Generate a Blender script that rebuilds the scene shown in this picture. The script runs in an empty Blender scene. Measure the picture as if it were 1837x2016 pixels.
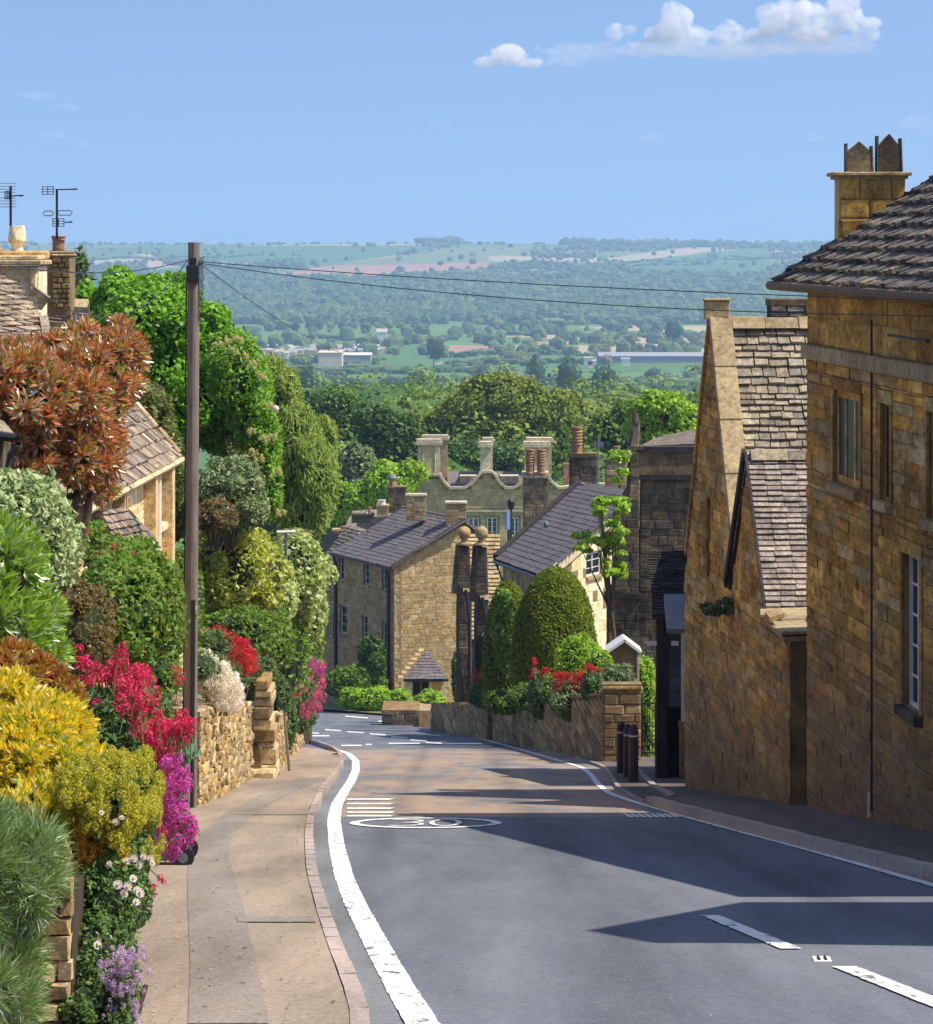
import bpy, bmesh, math, random
import numpy as np
from mathutils import Vector, Matrix
from mathutils.geometry import tessellate_polygon
from mathutils import noise as mnoise
R = math.radians
rng = np.random.default_rng(7)
random.seed(7)
sc = bpy.context.scene
col = sc.collection
# ------------------------------------------------------------------ camera
F = 7040.0; CU = 918.5; HV = 480.0          # photograph measured at 1837 x 2016
cd = bpy.data.cameras.new('camera'); cam = bpy.data.objects.new('camera', cd); col.objects.link(cam)
cam.location = (0, 0, 0); cam.rotation_euler = (R(90), 0, 0)
cd.sensor_fit = 'HORIZONTAL'; cd.sensor_width = 36.0; cd.lens = 36.0*F/1837.0
cd.shift_y = -(1008-HV)/1837.0
cd.clip_start = 0.5; cd.clip_end = 60000
sc.camera = cam
# ------------------------------------------------------------------ sky, sun, exposure
SUN_EL = 56.0; SUN_AZ = -12.0                 # azimuth measured from +X towards +Y
sdir = Vector((math.cos(R(SUN_EL))*math.cos(R(SUN_AZ)), math.cos(R(SUN_EL))*math.sin(R(SUN_AZ)), math.sin(R(SUN_EL))))
wd = bpy.data.worlds.new('World'); sc.world = wd; wd.use_nodes = True
nt = wd.node_tree; nt.nodes.clear()
wo = nt.nodes.new('ShaderNodeOutputWorld'); bg = nt.nodes.new('ShaderNodeBackground')
sky = nt.nodes.new('ShaderNodeTexSky'); sky.sky_type = 'NISHITA'; sky.sun_disc = False
sky.sun_elevation = R(SUN_EL); sky.sun_rotation = R(90-SUN_AZ)
sky.altitude = 200; sky.air_density = 1.0; sky.dust_density = 2.2; sky.ozone_density = 5.5
tc = nt.nodes.new('ShaderNodeTexCoord')
mp = nt.nodes.new('ShaderNodeMapping'); mp.vector_type = 'POINT'
mp.inputs['Location'].default_value = (0, 0, 0.16); mp.inputs['Scale'].default_value = (1, 1, 1.2)
nt.links.new(tc.outputs['Generated'], mp.inputs['Vector']); nt.links.new(mp.outputs[0], sky.inputs['Vector'])
nt.links.new(sky.outputs[0], bg.inputs['Color']); bg.inputs['Strength'].default_value = 0.15
nt.links.new(bg.outputs[0], wo.inputs['Surface'])
ld = bpy.data.lights.new('sun', 'SUN'); ld.energy = 5.0; ld.angle = R(0.5); ld.color = (1.0, 0.93, 0.80)
lo = bpy.data.objects.new('sun', ld); col.objects.link(lo)
lo.rotation_euler = sdir.to_track_quat('Z', 'Y').to_euler(); lo.location = (60, -10, 80)
vs = sc.view_settings; vs.view_transform = 'Standard'; vs.look = 'None'; vs.exposure = 0.38; vs.gamma = 1.0
vs.use_curve_mapping = False
sc.cycles.volume_bounces = 3; sc.cycles.max_bounces = 6; sc.cycles.diffuse_bounces = 3
sc.cycles.transparent_max_bounces = 8; sc.cycles.volume_max_steps = 64
# ------------------------------------------------------------------ geometry of the place
def W(u, v, Y): return Vector(((u-CU)*Y/F, Y, (HV-v)*Y/F))
def XU(u, Y): return (u-CU)*Y/F
def ZV(v, Y): return (HV-v)*Y/F
PY = [-200, 0, 140, 185, 210, 260, 400, 700, 1200, 1700, 2400, 4300, 5200, 8600, 9600, 12000]
PD = [-23.4, 1.6, 19.1, 24.2, 26.5, 30.5, 39.0, 62.0, 80.0, 87.0, 90.0, 90.0, 76.0, 4.0, 8.0, 60.0]
def depth(Y): return float(np.interp(Y, PY, PD))
def gz(Y): return -depth(Y)
def GY(v, h=0.0):
    """distance at which the ground (raised by h) is met by the sight line through picture row v"""
    a, b = 3.0, 230.0
    for _ in range(50):
        m = (a+b)/2
        if (v-HV)/F*m < depth(m)-h: a = m
        else: b = m
    return a
def GP(u, v, h=0.0):
    Y = GY(v, h); return Vector((XU(u, Y), Y, gz(Y)+h))
# ------------------------------------------------------------------ object helpers
def prop(o, label=None, cat=None, group=None, kind=None):
    if label: o['label'] = label
    if cat: o['category'] = cat
    if group: o['group'] = group
    if kind: o['kind'] = kind
    return o
class Thing:
    def __init__(s, name, label, cat, base, group=None, kind=None):
        s.base = Vector(base); s.o = bpy.data.objects.new(name, None); col.objects.link(s.o)
        s.o.location = s.base; s.o.empty_display_size = 0.3
        prop(s.o, label, cat, group, kind)
def loc_of(parent):
    """world position of a parent that is never rotated or scaled"""
    v = Vector((0, 0, 0)); o = parent
    while o is not None: v = v + o.location; o = o.parent
    return v
def P_(parent): return parent.o if isinstance(parent, Thing) else parent
def link(o, parent=None):
    col.objects.link(o)
    if parent is not None: o.parent = P_(parent)
    return o
def mesh_np(name, V, Fq, mats, smooth=False, midx=None):
    """V (n,3); Fq (m,k) one face size"""
    me = bpy.data.meshes.new(name); V = np.asarray(V, dtype=np.float32); Fq = np.asarray(Fq, dtype=np.int32)
    me.vertices.add(len(V)); me.vertices.foreach_set('co', V.ravel())
    k = Fq.shape[1]; me.loops.add(Fq.size); me.loops.foreach_set('vertex_index', Fq.ravel())
    me.polygons.add(len(Fq)); me.polygons.foreach_set('loop_start', np.arange(0, Fq.size, k, dtype=np.int32))
    me.polygons.foreach_set('loop_total', np.full(len(Fq), k, dtype=np.int32))
    if midx is not None: me.polygons.foreach_set('material_index', np.asarray(midx, dtype=np.int32))
    for m in (mats if isinstance(mats, (list, tuple)) else [mats]): me.materials.append(m)
    me.update(calc_edges=True)
    me.polygons.foreach_set('use_smooth', np.full(len(Fq), bool(smooth)))
    return me
def obj_np(name, V, Fq, mats, parent=None, smooth=False, midx=None, base=None):
    V = np.asarray(V, dtype=np.float64)
    if parent is not None: off = np.array(loc_of(P_(parent))); l = (0, 0, 0)
    else: off = np.array(base) if base is not None else np.zeros(3); l = off
    o = bpy.data.objects.new(name, mesh_np(name, V-off, Fq, mats, smooth, midx)); o.location = l
    return link(o, parent)
class MB:
    """collects shapes in world space and links them as ONE mesh object"""
    def __init__(s): s.v = []; s.f = []
    def add(s, vs_, fs):
        n = len(s.v); s.v += [Vector(p) for p in vs_]; s.f += [tuple(i+n for i in f) for f in fs]; return s
    def box(s, a, b):
        x0, y0, z0 = a; x1, y1, z1 = b
        return s.add([(x0,y0,z0),(x1,y0,z0),(x1,y1,z0),(x0,y1,z0),(x0,y0,z1),(x1,y0,z1),(x1,y1,z1),(x0,y1,z1)],
                     [(0,3,2,1),(4,5,6,7),(0,1,5,4),(1,2,6,5),(2,3,7,6),(3,0,4,7)])
    def obox(s, c, ax, ay, az):
        """box from centre and three half-axis vectors"""
        c, ax, ay, az = Vector(c), Vector(ax), Vector(ay), Vector(az)
        p = [c+i*ax+j*ay+k*az for k in (-1,1) for j in (-1,1) for i in (-1,1)]
        return s.add(p, [(0,2,3,1),(4,5,7,6),(0,1,5,4),(1,3,7,5),(3,2,6,7),(2,0,4,6)])
    def bar(s, p, q, w, t=None, up=(0,0,1)):
        p, q = Vector(p), Vector(q); d = q-p; L = d.length; d.normalize(); u = Vector(up)
        if abs(d.dot(u)) > .98: u = Vector((0,1,0))
        x = d.cross(u).normalized(); z = x.cross(d)
        return s.obox((p+q)/2, x*w/2, d*L/2, z*(t or w)/2)
    def tube(s, pts, r, n=8, cap=True):
        pts = [Vector(p) for p in pts]; rs = r if isinstance(r, (list, tuple)) else [r]*len(pts)
        n0 = len(s.v); ref = Vector((0,0,1))
        for i, p in enumerate(pts):
            d = (pts[min(i+1, len(pts)-1)]-pts[max(i-1, 0)]).normalized()
            u = ref if abs(d.dot(ref)) < .95 else Vector((0,1,0))
            x = d.cross(u).normalized(); y = d.cross(x)
            for k in range(n):
                a = 2*math.pi*k/n; s.v.append(p+(x*math.cos(a)+y*math.sin(a))*rs[i])
        for i in range(len(pts)-1):
            for k in range(n):
                a, b = n0+i*n+k, n0+i*n+(k+1) % n; s.f.append((a, b, b+n, a+n))
        if cap:
            s.f.append(tuple(range(n0+n-1, n0-1, -1))); m = n0+(len(pts)-1)*n; s.f.append(tuple(range(m, m+n)))
        return s
    def lathe(s, c, prof, n=16):
        """profile of (radius, z) around a vertical axis at c"""
        return s.tube([(c[0], c[1], c[2]+z) for r, z in prof], [max(r, 1e-4) for r, z in prof], n)
    def prism(s, poly, d):
        """closed outline of points, extruded by vector d"""
        d = Vector(d); p = [Vector(q) for q in poly]; n = len(p)
        f = [tuple(range(n-1, -1, -1)), tuple(range(n, 2*n))]+[(i, (i+1) % n, (i+1) % n+n, i+n) for i in range(n)]
        return s.add(p+[q+d for q in p], f)
    def build(s, name, mat, parent=None, smooth=False, base=None, bevel=0.0):
        me = bpy.data.meshes.new(name)
        off = loc_of(P_(parent)) if parent is not None else (Vector(base) if base is not None else Vector((0,0,0)))
        me.from_pydata([tuple(p-off) for p in s.v], [], s.f)
        bm = bmesh.new(); bm.from_mesh(me); bmesh.ops.recalc_face_normals(bm, faces=bm.faces)
        if bevel > 0:
            bmesh.ops.bevel(bm, geom=list(bm.edges), offset=bevel, segments=1, affect='EDGES')
        bm.to_mesh(me); bm.free()
        me.materials.append(mat)
        if smooth:
            me.polygons.foreach_set('use_smooth', np.ones(len(me.polygons), dtype=bool))
        o = bpy.data.objects.new(name, me)
        if parent is None: o.location = off
        return link(o, parent)
# ------------------------------------------------------------------ materials
def nodes(name):
    m = bpy.data.materials.new(name); m.use_nodes = True; t = m.node_tree; t.nodes.clear()
    return m, t, t.nodes, t.links
def piece_random(t):
    g = t.nodes.new('ShaderNodeNewGeometry'); oi = t.nodes.new('ShaderNodeObjectInfo')
    a = t.nodes.new('ShaderNodeMath'); a.operation = 'ADD'; f = t.nodes.new('ShaderNodeMath'); f.operation = 'FRACT'
    t.links.new(g.outputs['Random Per Island'], a.inputs[0]); t.links.new(oi.outputs['Random'], a.inputs[1])
    t.links.new(a.outputs[0], f.inputs[0]); return f.outputs[0]
def ramp(t, fac, stops, interp='LINEAR'):
    r = t.nodes.new('ShaderNodeValToRGB'); r.color_ramp.interpolation = interp
    e = r.color_ramp.elements
    while len(e) < len(stops): e.new(0.5)
    for i, (p, c) in enumerate(stops): e[i].position = p; e[i].color = (*c, 1) if len(c) == 3 else c
    t.links.new(fac, r.inputs[0]); return r.outputs[0]
def noise_tex(t, scale, detail=4, rough=.6, coord=None, stretch=None, dist=0):
    n = t.nodes.new('ShaderNodeTexNoise'); n.inputs['Scale'].default_value = scale
    n.inputs['Detail'].default_value = detail; n.inputs['Roughness'].default_value = rough
    n.inputs['Distortion'].default_value = dist
    if coord is None:
        g = t.nodes.new('ShaderNodeNewGeometry'); coord = g.outputs['Position']
    if stretch:
        m = t.nodes.new('ShaderNodeMapping'); m.inputs['Scale'].default_value = stretch
        t.links.new(coord, m.inputs[0]); coord = m.outputs[0]
    t.links.new(coord, n.inputs['Vector']); return n.outputs['Fac']
NT_ = noise_tex
def mix(t, fac, a, b, mode='MIX'):
    m = t.nodes.new('ShaderNodeMix'); m.data_type = 'RGBA'; m.blend_type = mode; m.clamp_factor = True
    for s_, x in ((0, fac), (6, a), (7, b)):
        if isinstance(x, (int, float)): m.inputs[s_].default_value = x
        elif isinstance(x, (tuple, list)): m.inputs[s_].default_value = (*x, 1) if len(x) == 3 else x
        else: t.links.new(x, m.inputs[s_])
    return m.outputs[2]
def finish(m, t, colr, rough=.85, bump=None, bstr=.4, bdist=.01, metal=0, spec=.3):
    b = t.nodes.new('ShaderNodeBsdfPrincipled'); o = t.nodes.new('ShaderNodeOutputMaterial')
    if isinstance(colr, tuple): b.inputs['Base Color'].default_value = (*colr, 1)
    else: t.links.new(colr, b.inputs['Base Color'])
    b.inputs['Roughness'].default_value = rough; b.inputs['Metallic'].default_value = metal
    b.inputs['Specular IOR Level'].default_value = spec
    if bump is not None:
        k = t.nodes.new('ShaderNodeBump'); k.inputs['Strength'].default_value = bstr; k.inputs['Distance'].default_value = bdist
        t.links.new(bump, k.inputs['Height']); t.links.new(k.outputs[0], b.inputs['Normal'])
    t.links.new(b.outputs[0], o.inputs['Surface']); return m
def m_plain(name, c, rough=.7, var=.15, scale=6, metal=0, spec=.3, bstr=.2):
    m, t, N, L = nodes(name)
    n = noise_tex(t, scale, 5)
    c2 = tuple(max(0, x*(1-var)) for x in c); c3 = tuple(x*(1+var) for x in c)
    return finish(m, t, ramp(t, n, [(.3, c2), (.7, c3)]), rough, n, bstr, .01, metal, spec)
def m_stone(name, cols, dark=(.05,.038,.024), stain=.5, lichen=.3, scale=1.0, streak=False, rough=.92, base_dirt=None, var=.8, ys=1.0):
    """cols: base colours picked per stone; dark weather stains and pale lichen over them"""
    m, t, N, L = nodes(name)
    if ys != 1.0:
        g0 = N.new('ShaderNodeNewGeometry'); mp0 = N.new('ShaderNodeMapping'); mp0.inputs['Scale'].default_value = (1 if ys > .2 else .22, ys, 1)
        L.new(g0.outputs['Position'], mp0.inputs[0]); co = mp0.outputs[0]
    else: co = None
    def noise_tex(t, *a, **k): k.setdefault('coord', co); return NT_(t, *a, **k)
    r = piece_random(t)
    n_ = len(cols)
    c = ramp(t, r, [(i/n_, cols[i]) for i in range(n_)], 'CONSTANT')
    fine = noise_tex(t, 14*scale, 6, .7)
    c = mix(t, .75, c, ramp(t, fine, [(.3, (.30,.27,.24)), (.5, (1,1,1)), (.72, (1.6,1.55,1.45))]), 'MULTIPLY')
    m7 = t.nodes.new('ShaderNodeMath'); m7.operation = 'MULTIPLY'; m7.inputs[1].default_value = 7.31; L.new(r, m7.inputs[0])
    f7 = t.nodes.new('ShaderNodeMath'); f7.operation = 'FRACT'; L.new(m7.outputs[0], f7.inputs[0])
    c = mix(t, var, c, ramp(t, f7.outputs[0], [(0, (.62,.62,.62)), (1, (1.28,1.28,1.28))]), 'MULTIPLY')
    midn = noise_tex(t, 3.6*scale, 5, .75, dist=.3)
    c = mix(t, min(.8, var+.15), c, ramp(t, midn, [(.36, (.42,.40,.38)), (.52, (1,1,1)), (.64, (1.4,1.36,1.28))]), 'MULTIPLY')
    big = noise_tex(t, .55*scale, 6, .68, dist=.6, stretch=(1.5, 1.5, .5) if streak else None)
    sfac = ramp(t, big, [(.47-.12*stain, (0,0,0)), (.66, (1,1,1))])
    s2 = t.nodes.new('ShaderNodeMath'); s2.operation = 'MULTIPLY'; s2.inputs[1].default_value = min(1, stain*1.25)
    t.links.new(sfac, s2.inputs[0])
    c = mix(t, s2.outputs[0], c, mix(t, fine, dark, tuple(x*2.6 for x in dark)))
    if lichen > 0:
        ln = noise_tex(t, 5.5*scale, 5, .75)
        lf = ramp(t, ln, [(.60, (0,0,0)), (.68, (1,1,1))])
        l2 = t.nodes.new('ShaderNodeMath'); l2.operation = 'MULTIPLY'; l2.inputs[1].default_value = lichen
        t.links.new(lf, l2.inputs[0]); c = mix(t, l2.outputs[0], c, (.48,.43,.32))
    if base_dirt:
        z0, z1, dc = base_dirt                              # splash dirt between two heights over the ground plane
        g = t.nodes.new('ShaderNodeNewGeometry'); sx = t.nodes.new('ShaderNodeSeparateXYZ'); L.new(g.outputs['Position'], sx.inputs[0])
        a = t.nodes.new('ShaderNodeMath'); a.operation = 'MULTIPLY_ADD'; a.inputs[1].default_value = .125
        L.new(sx.outputs['Y'], a.inputs[0]); L.new(sx.outputs['Z'], a.inputs[2])    # height over plane + const
        w = noise_tex(t, 1.1, 6, .75)
        b = t.nodes.new('ShaderNodeMath'); b.operation = 'MULTIPLY_ADD'; b.inputs[1].default_value = 2.4
        L.new(w, b.inputs[0]); L.new(a.outputs[0], b.inputs[2])
        mr = t.nodes.new('ShaderNodeMapRange'); mr.inputs['From Min'].default_value = z1-1.6+1.2; mr.inputs['From Max'].default_value = z0-1.6+1.2
        L.new(b.outputs[0], mr.inputs['Value'])
        d2 = t.nodes.new('ShaderNodeMath'); d2.operation = 'MULTIPLY'; d2.inputs[1].default_value = .8
        L.new(mr.outputs[0], d2.inputs[0])
        c = mix(t, d2.outputs[0], c, mix(t, noise_tex(t, 7, 5, .7), tuple(x*.5 for x in dc), tuple(x*1.7 for x in dc)))
    hb = t.nodes.new('ShaderNodeMath'); hb.operation = 'ADD'
    L.new(fine, hb.inputs[0]); L.new(noise_tex(t, 50*scale, 3, .6), hb.inputs[1])
    return finish(m, t, c, rough, hb.outputs[0], .55, .012, spec=.15)
def m_leaf(name, cols, trans=.35, gloss=.25, rough=.45, patch=None):
    m, t, N, L = nodes(name)
    if all(x[1] >= x[0]*.75 and x[1] > x[2]*1.2 for x in cols) and max(max(x) for x in cols) < .5: cols = [(x[0]*1.35, x[1]*1.30, x[2]) for x in cols]
    r = piece_random(t); n_ = len(cols)
    c = ramp(t, r, [((i+.5)/n_, cols[i]) for i in range(n_)])
    if patch:
        pf = noise_tex(t, patch[0], 3, .5); c = mix(t, ramp(t, pf, [(.45, (0,0,0)), (.6, (1,1,1))]), c, patch[1])
    d = N.new('ShaderNodeBsdfDiffuse'); tr = N.new('ShaderNodeBsdfTranslucent'); g = N.new('ShaderNodeBsdfGlossy')
    g.inputs['Roughness'].default_value = rough
    L.new(c, d.inputs[0])
    tcx = mix(t, 1.0, c, (1.25, 1.15, .55), 'MULTIPLY'); L.new(tcx, tr.inputs[0])
    a = N.new('ShaderNodeMixShader'); a.inputs[0].default_value = trans; L.new(d.outputs[0], a.inputs[1]); L.new(tr.outputs[0], a.inputs[2])
    b = N.new('ShaderNodeMixShader'); fr = N.new('ShaderNodeFresnel'); fr.inputs[0].default_value = 1.35
    mm = N.new('ShaderNodeMath'); mm.operation = 'MULTIPLY'; mm.inputs[1].default_value = gloss*2
    L.new(fr.outputs[0], mm.inputs[0]); L.new(mm.outputs[0], b.inputs[0])
    L.new(a.outputs[0], b.inputs[1]); L.new(g.outputs[0], b.inputs[2])
    o = N.new('ShaderNodeOutputMaterial'); L.new(b.outputs[0], o.inputs['Surface']); return m
# ------------------------------------------------------------------ pieces: stones, tiles, slates
def unit_block(seed, inset=.09, jit=.05, round_=.0):
    """x width, y height, z outward; back at z=0, face at z=1"""
    g = np.random.default_rng(seed); j = lambda: g.uniform(-jit, jit)
    v = []
    for z, i in ((0, 0.0), (.62, 0.0+round_), (1, inset)):
        for x, y in ((-.5,-.5),(.5,-.5),(.5,.5),(-.5,.5)):
            v.append([x*(1-2*i)+j()*.5, y*(1-2*i)+j(), z+(j()*2 if z == 1 else 0)])
    f = []
    for a in (0, 4):
        for k in range(4): f.append((a+k, a+(k+1) % 4, a+(k+1) % 4+4, a+k+4))
    f.append((8, 9, 10, 11))
    return np.array(v), np.array(f)
def unit_tile(seed, jit=.04):
    """a stone slate: thick at the lower edge, tail lifted"""
    g = np.random.default_rng(seed); j = lambda s=1: g.uniform(-jit, jit)*s
    v = []
    cut = g.uniform(0, .12)
    for z0 in (0, 1):
        for x, y, zz in ((-.5,-.5,1),(.5,-.5,1),(.5,.5,.12),(-.5,.5,.12)):
            yy = y+j()*1.5; xx = x*(1-cut*(y < 0)*.5)+j()*.6
            z = (zz if z0 else zz-.62) if y < 0 else (zz if z0 else 0)
            v.append([xx, yy, z+j()*.6])
    f = [(0,3,2,1),(4,5,6,7),(0,1,5,4),(1,2,6,5),(2,3,7,6),(3,0,4,7)]
    return np.array(v), np.array(f)
BLOCKS = [unit_block(i) for i in range(6)]
ROUGH = [unit_block(20+i, .075, .11, .0) for i in range(10)]
TILES = [unit_tile(40+i) for i in range(6)]
SLATES = [unit_tile(60+i, .012) for i in range(4)]
_mcache = {}
def place(parent, name, items, units, mat, limit=300, minpx=7.5, stuffname=None):
    """items: list of (centre, xaxis, yaxis, zaxis) world vectors giving full size. Largest in view become objects, the rest one stuff mesh"""
    if not items: return
    n = len(items); A = np.array([[list(i[0]), list(i[1]), list(i[2]), list(i[3])] for i in items])   # n,4,3
    Y = np.maximum(A[:, 0, 1], .5); u = CU+A[:, 0, 0]*F/Y; v = HV-A[:, 0, 2]*F/Y
    ext = np.zeros((n, 2))
    for k in (1, 2):
        ext[:, 0] = np.maximum(ext[:, 0], np.abs(A[:, k, 0])*F/Y); ext[:, 1] = np.maximum(ext[:, 1], np.abs(A[:, k, 2])*F/Y)
    size = np.maximum(ext[:, 0], ext[:, 1]); inview = (u > -15) & (u < 1852) & (v > -15) & (v < 2031) & (A[:, 0, 1] > 1)
    score = np.where(inview & (size >= minpx), size*np.minimum(ext[:, 0], ext[:, 1])**.5, -1)
    order = np.argsort(-score); pick = [i for i in order[:limit] if score[i] > 0]; ps = set(pick)
    rest = [i for i in range(n) if i not in ps]
    off = np.array(loc_of(P_(parent))); par = P_(parent)
    key = (id(units), mat.name)
    if key not in _mcache: _mcache[key] = [mesh_np(name, V, Fq, mat) for V, Fq in units]
    ms = _mcache[key]; g = np.random.default_rng(len(items))
    for i in pick:
        o = bpy.data.objects.new(name, ms[g.integers(len(ms))])
        a = A[i]; M = Matrix(((a[1][0], a[2][0], a[3][0], a[0][0]-off[0]), (a[1][1], a[2][1], a[3][1], a[0][1]-off[1]), (a[1][2], a[2][2], a[3][2], a[0][2]-off[2]), (0, 0, 0, 1)))
        col.objects.link(o); o.parent = par; o.matrix_basis = M
    if rest:
        VV, FF, c = [], [], 0
        ch = g.integers(len(units), size=len(rest))
        for ui, (V, Fq) in enumerate(units):
            idx = np.array([r for r, k in zip(rest, ch) if k == ui], dtype=int)
            if len(idx) == 0: continue
            a = A[idx]; X = np.einsum('vk,nkj->nvj', V, a[:, 1:4])+a[:, None, 0]
            VV.append(X.reshape(-1, 3)); FF.append((Fq[None]+np.arange(len(idx))[:, None, None]*len(V)+c).reshape(-1, 4)); c += len(idx)*len(V)
        o = obj_np(stuffname or name, np.concatenate(VV), np.concatenate(FF), mat, parent); o['kind'] = 'stuff'
def intervals(poly, y):
    xs = []
    for i in range(len(poly)):
        (x0, y0), (x1, y1) = poly[i], poly[(i+1) % len(poly)]
        if (y0 <= y < y1) or (y1 <= y < y0): xs.append(x0+(y-y0)/(y1-y0)*(x1-x0))
    xs.sort(); return list(zip(xs[::2], xs[1::2]))
def inter(a, b):
    r = []
    for x0, x1 in a:
        for y0, y1 in b:
            lo_, hi = max(x0, y0), min(x1, y1)
            if hi-lo_ > 1e-4: r.append((lo_, hi))
    return r
def minus(a, h0, h1):
    r = []
    for x0, x1 in a:
        if h1 <= x0 or h0 >= x1: r.append((x0, x1)); continue
        if h0 > x0: r.append((x0, h0))
        if h1 < x1: r.append((h1, x1))
    return r
def layout(poly, holes, row, wid, seed=1, minw=.08, strict=True):
    """courses of rectangles (x0,x1,y0,y1) filling poly minus holes; row=(lo,hi) heights, wid=(lo,hi)"""
    g = random.Random(seed); ys = [p[1] for p in poly]; y, top = min(ys), max(ys); out = []
    edges = sorted([h[2] for h in holes]+[h[3] for h in holes])
    while y < top-.02:
        h = g.uniform(*row)
        for e in edges:
            if y < e-.01 < y+h*1.3: h = e-y; break
        if y+h > top-row[0]*.4: h = top-y
        if strict: iv = inter(intervals(poly, y+.01*h), intervals(poly, y+.97*h))
        else: iv = intervals(poly, y+.5*h)
        for hx0, hx1, hy0, hy1 in holes:
            if hy0 < y+h*.5 < hy1: iv = minus(iv, hx0, hx1)
        for a, b in iv:
            x = a
            while x < b-minw*.3:
                w = g.uniform(*wid)
                if x+w > b-minw: w = b-x
                out.append((x, min(x+w, b), y, y+h)); x += w
        y += h
    return out
class Fr:
    """a plane frame: origin, unit x along, unit y up, z outward"""
    def __init__(s, o, x, y=None):
        s.o = Vector(o); s.x = Vector(x).normalized(); s.y = Vector(y).normalized() if y is not None else Vector((0,0,1))
        s.z = s.x.cross(s.y).normalized()
    def p(s, a, b, c=0): return s.o+s.x*a+s.y*b+s.z*c
def wall_face(parent, fr, poly, holes, mat, name='wall', thick=.35, reveal=None):
    """a wall slab with real openings and reveals, front face at z=0 of the frame"""
    V, Fc = [], []
    loops = [poly]+[[(h[0],h[2]),(h[1],h[2]),(h[1],h[3]),(h[0],h[3])] for h in holes]
    tess = tessellate_polygon([[Vector((x, y, 0)) for x, y in L] for L in loops])
    flat = [p for L in loops for p in L]; n = len(flat)
    V = [fr.p(x, y, 0) for x, y in flat]+[fr.p(x, y, -thick) for x, y in flat]
    for t3 in tess: Fc.append(tuple(t3)); Fc.append(tuple(i+n for i in reversed(t3)))
    k = 0
    for L in loops:
        for i in range(len(L)):
            a, b = k+i, k+(i+1) % len(L); Fc.append((a, b, b+n, a+n))
        k += len(L)
    m = MB(); m.add(V, Fc); return m.build(name, mat, parent)
def blocks(parent, fr, rects, mat, units=BLOCKS, name='stone', depth_=.03, gap=.012, limit=300, jitter=.012, seed=3, **kw):
    g = random.Random(seed); it = []
    for x0, x1, y0, y1 in rects:
        w, h = x1-x0-gap, y1-y0-gap
        if w < .02 or h < .015: continue
        d = depth_+g.uniform(-jitter, jitter)
        it.append((fr.p((x0+x1)/2, (y0+y1)/2, -.004), fr.x*w, fr.y*h, fr.z*d))
    place(parent, name, it, units, mat, limit, **kw)
def tiles(parent, fr, poly, holes, mat, row, wid, units=TILES, name='slate', th=.045, limit=300, seed=5, lift=.02, gap=.012, over=.35, **kw):
    """overlapping slates laid from the eave upwards on plane frame fr"""
    g = random.Random(seed); it = []
    for x0, x1, y0, y1 in layout(poly, holes, row, wid, seed, strict=False, minw=wid[0]*.6):
        w, h = x1-x0-gap, (y1-y0)*(1+over)
        cy = y0+h/2-g.uniform(0, .12)*(y1-y0)
        it.append((fr.p((x0+x1)/2, cy, lift*.3), (fr.x*w + fr.y*w*g.uniform(-.01,.01)), fr.y*h, fr.z*(th*g.uniform(.8, 1.35))))
    place(parent, name, it, units, mat, limit, **kw)
def slab(parent, pts, th, mat, name='roof'):
    """a roof board from 3+ coplanar points with thickness downwards along its normal"""
    p = [Vector(q) for q in pts]; n = (p[1]-p[0]).cross(p[2]-p[0]).normalized()
    if n.z < 0: n = -n
    m = MB(); m.prism(p, -n*th); return m.build(name, mat, parent)
# ------------------------------------------------------------------ foliage
def ico(sub):
    bm = bmesh.new(); bmesh.ops.create_icosphere(bm, subdivisions=sub, radius=1.0)
    V = np.array([v.co[:] for v in bm.verts]); Fq = np.array([[v.index for v in f.verts] for f in bm.faces]); bm.free(); return V, Fq
ICO1, ICO2, ICO3 = ico(1), ico(2), ico(3)
def unitv(n, g): 
    v = g.normal(size=(n, 3)); return v/np.linalg.norm(v, axis=1, keepdims=True)
def leaf_mesh(C, Nn, T, L, Wd, fold=0.0):
    """rhombic leaves: centre, normal, long axis, length, width -> quads"""
    B = np.cross(Nn, T); B /= np.maximum(np.linalg.norm(B, axis=1, keepdims=True), 1e-6)
    L = L[:, None]; Wd = Wd[:, None]
    V = np.stack([C-T*L*.5, C-B*Wd*.5-Nn*fold*L+T*L*.05, C+T*L*.5, C+B*Wd*.5-Nn*fold*L+T*L*.05], 1).reshape(-1, 3)
    return V, np.arange(len(V)).reshape(-1, 4)
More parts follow.
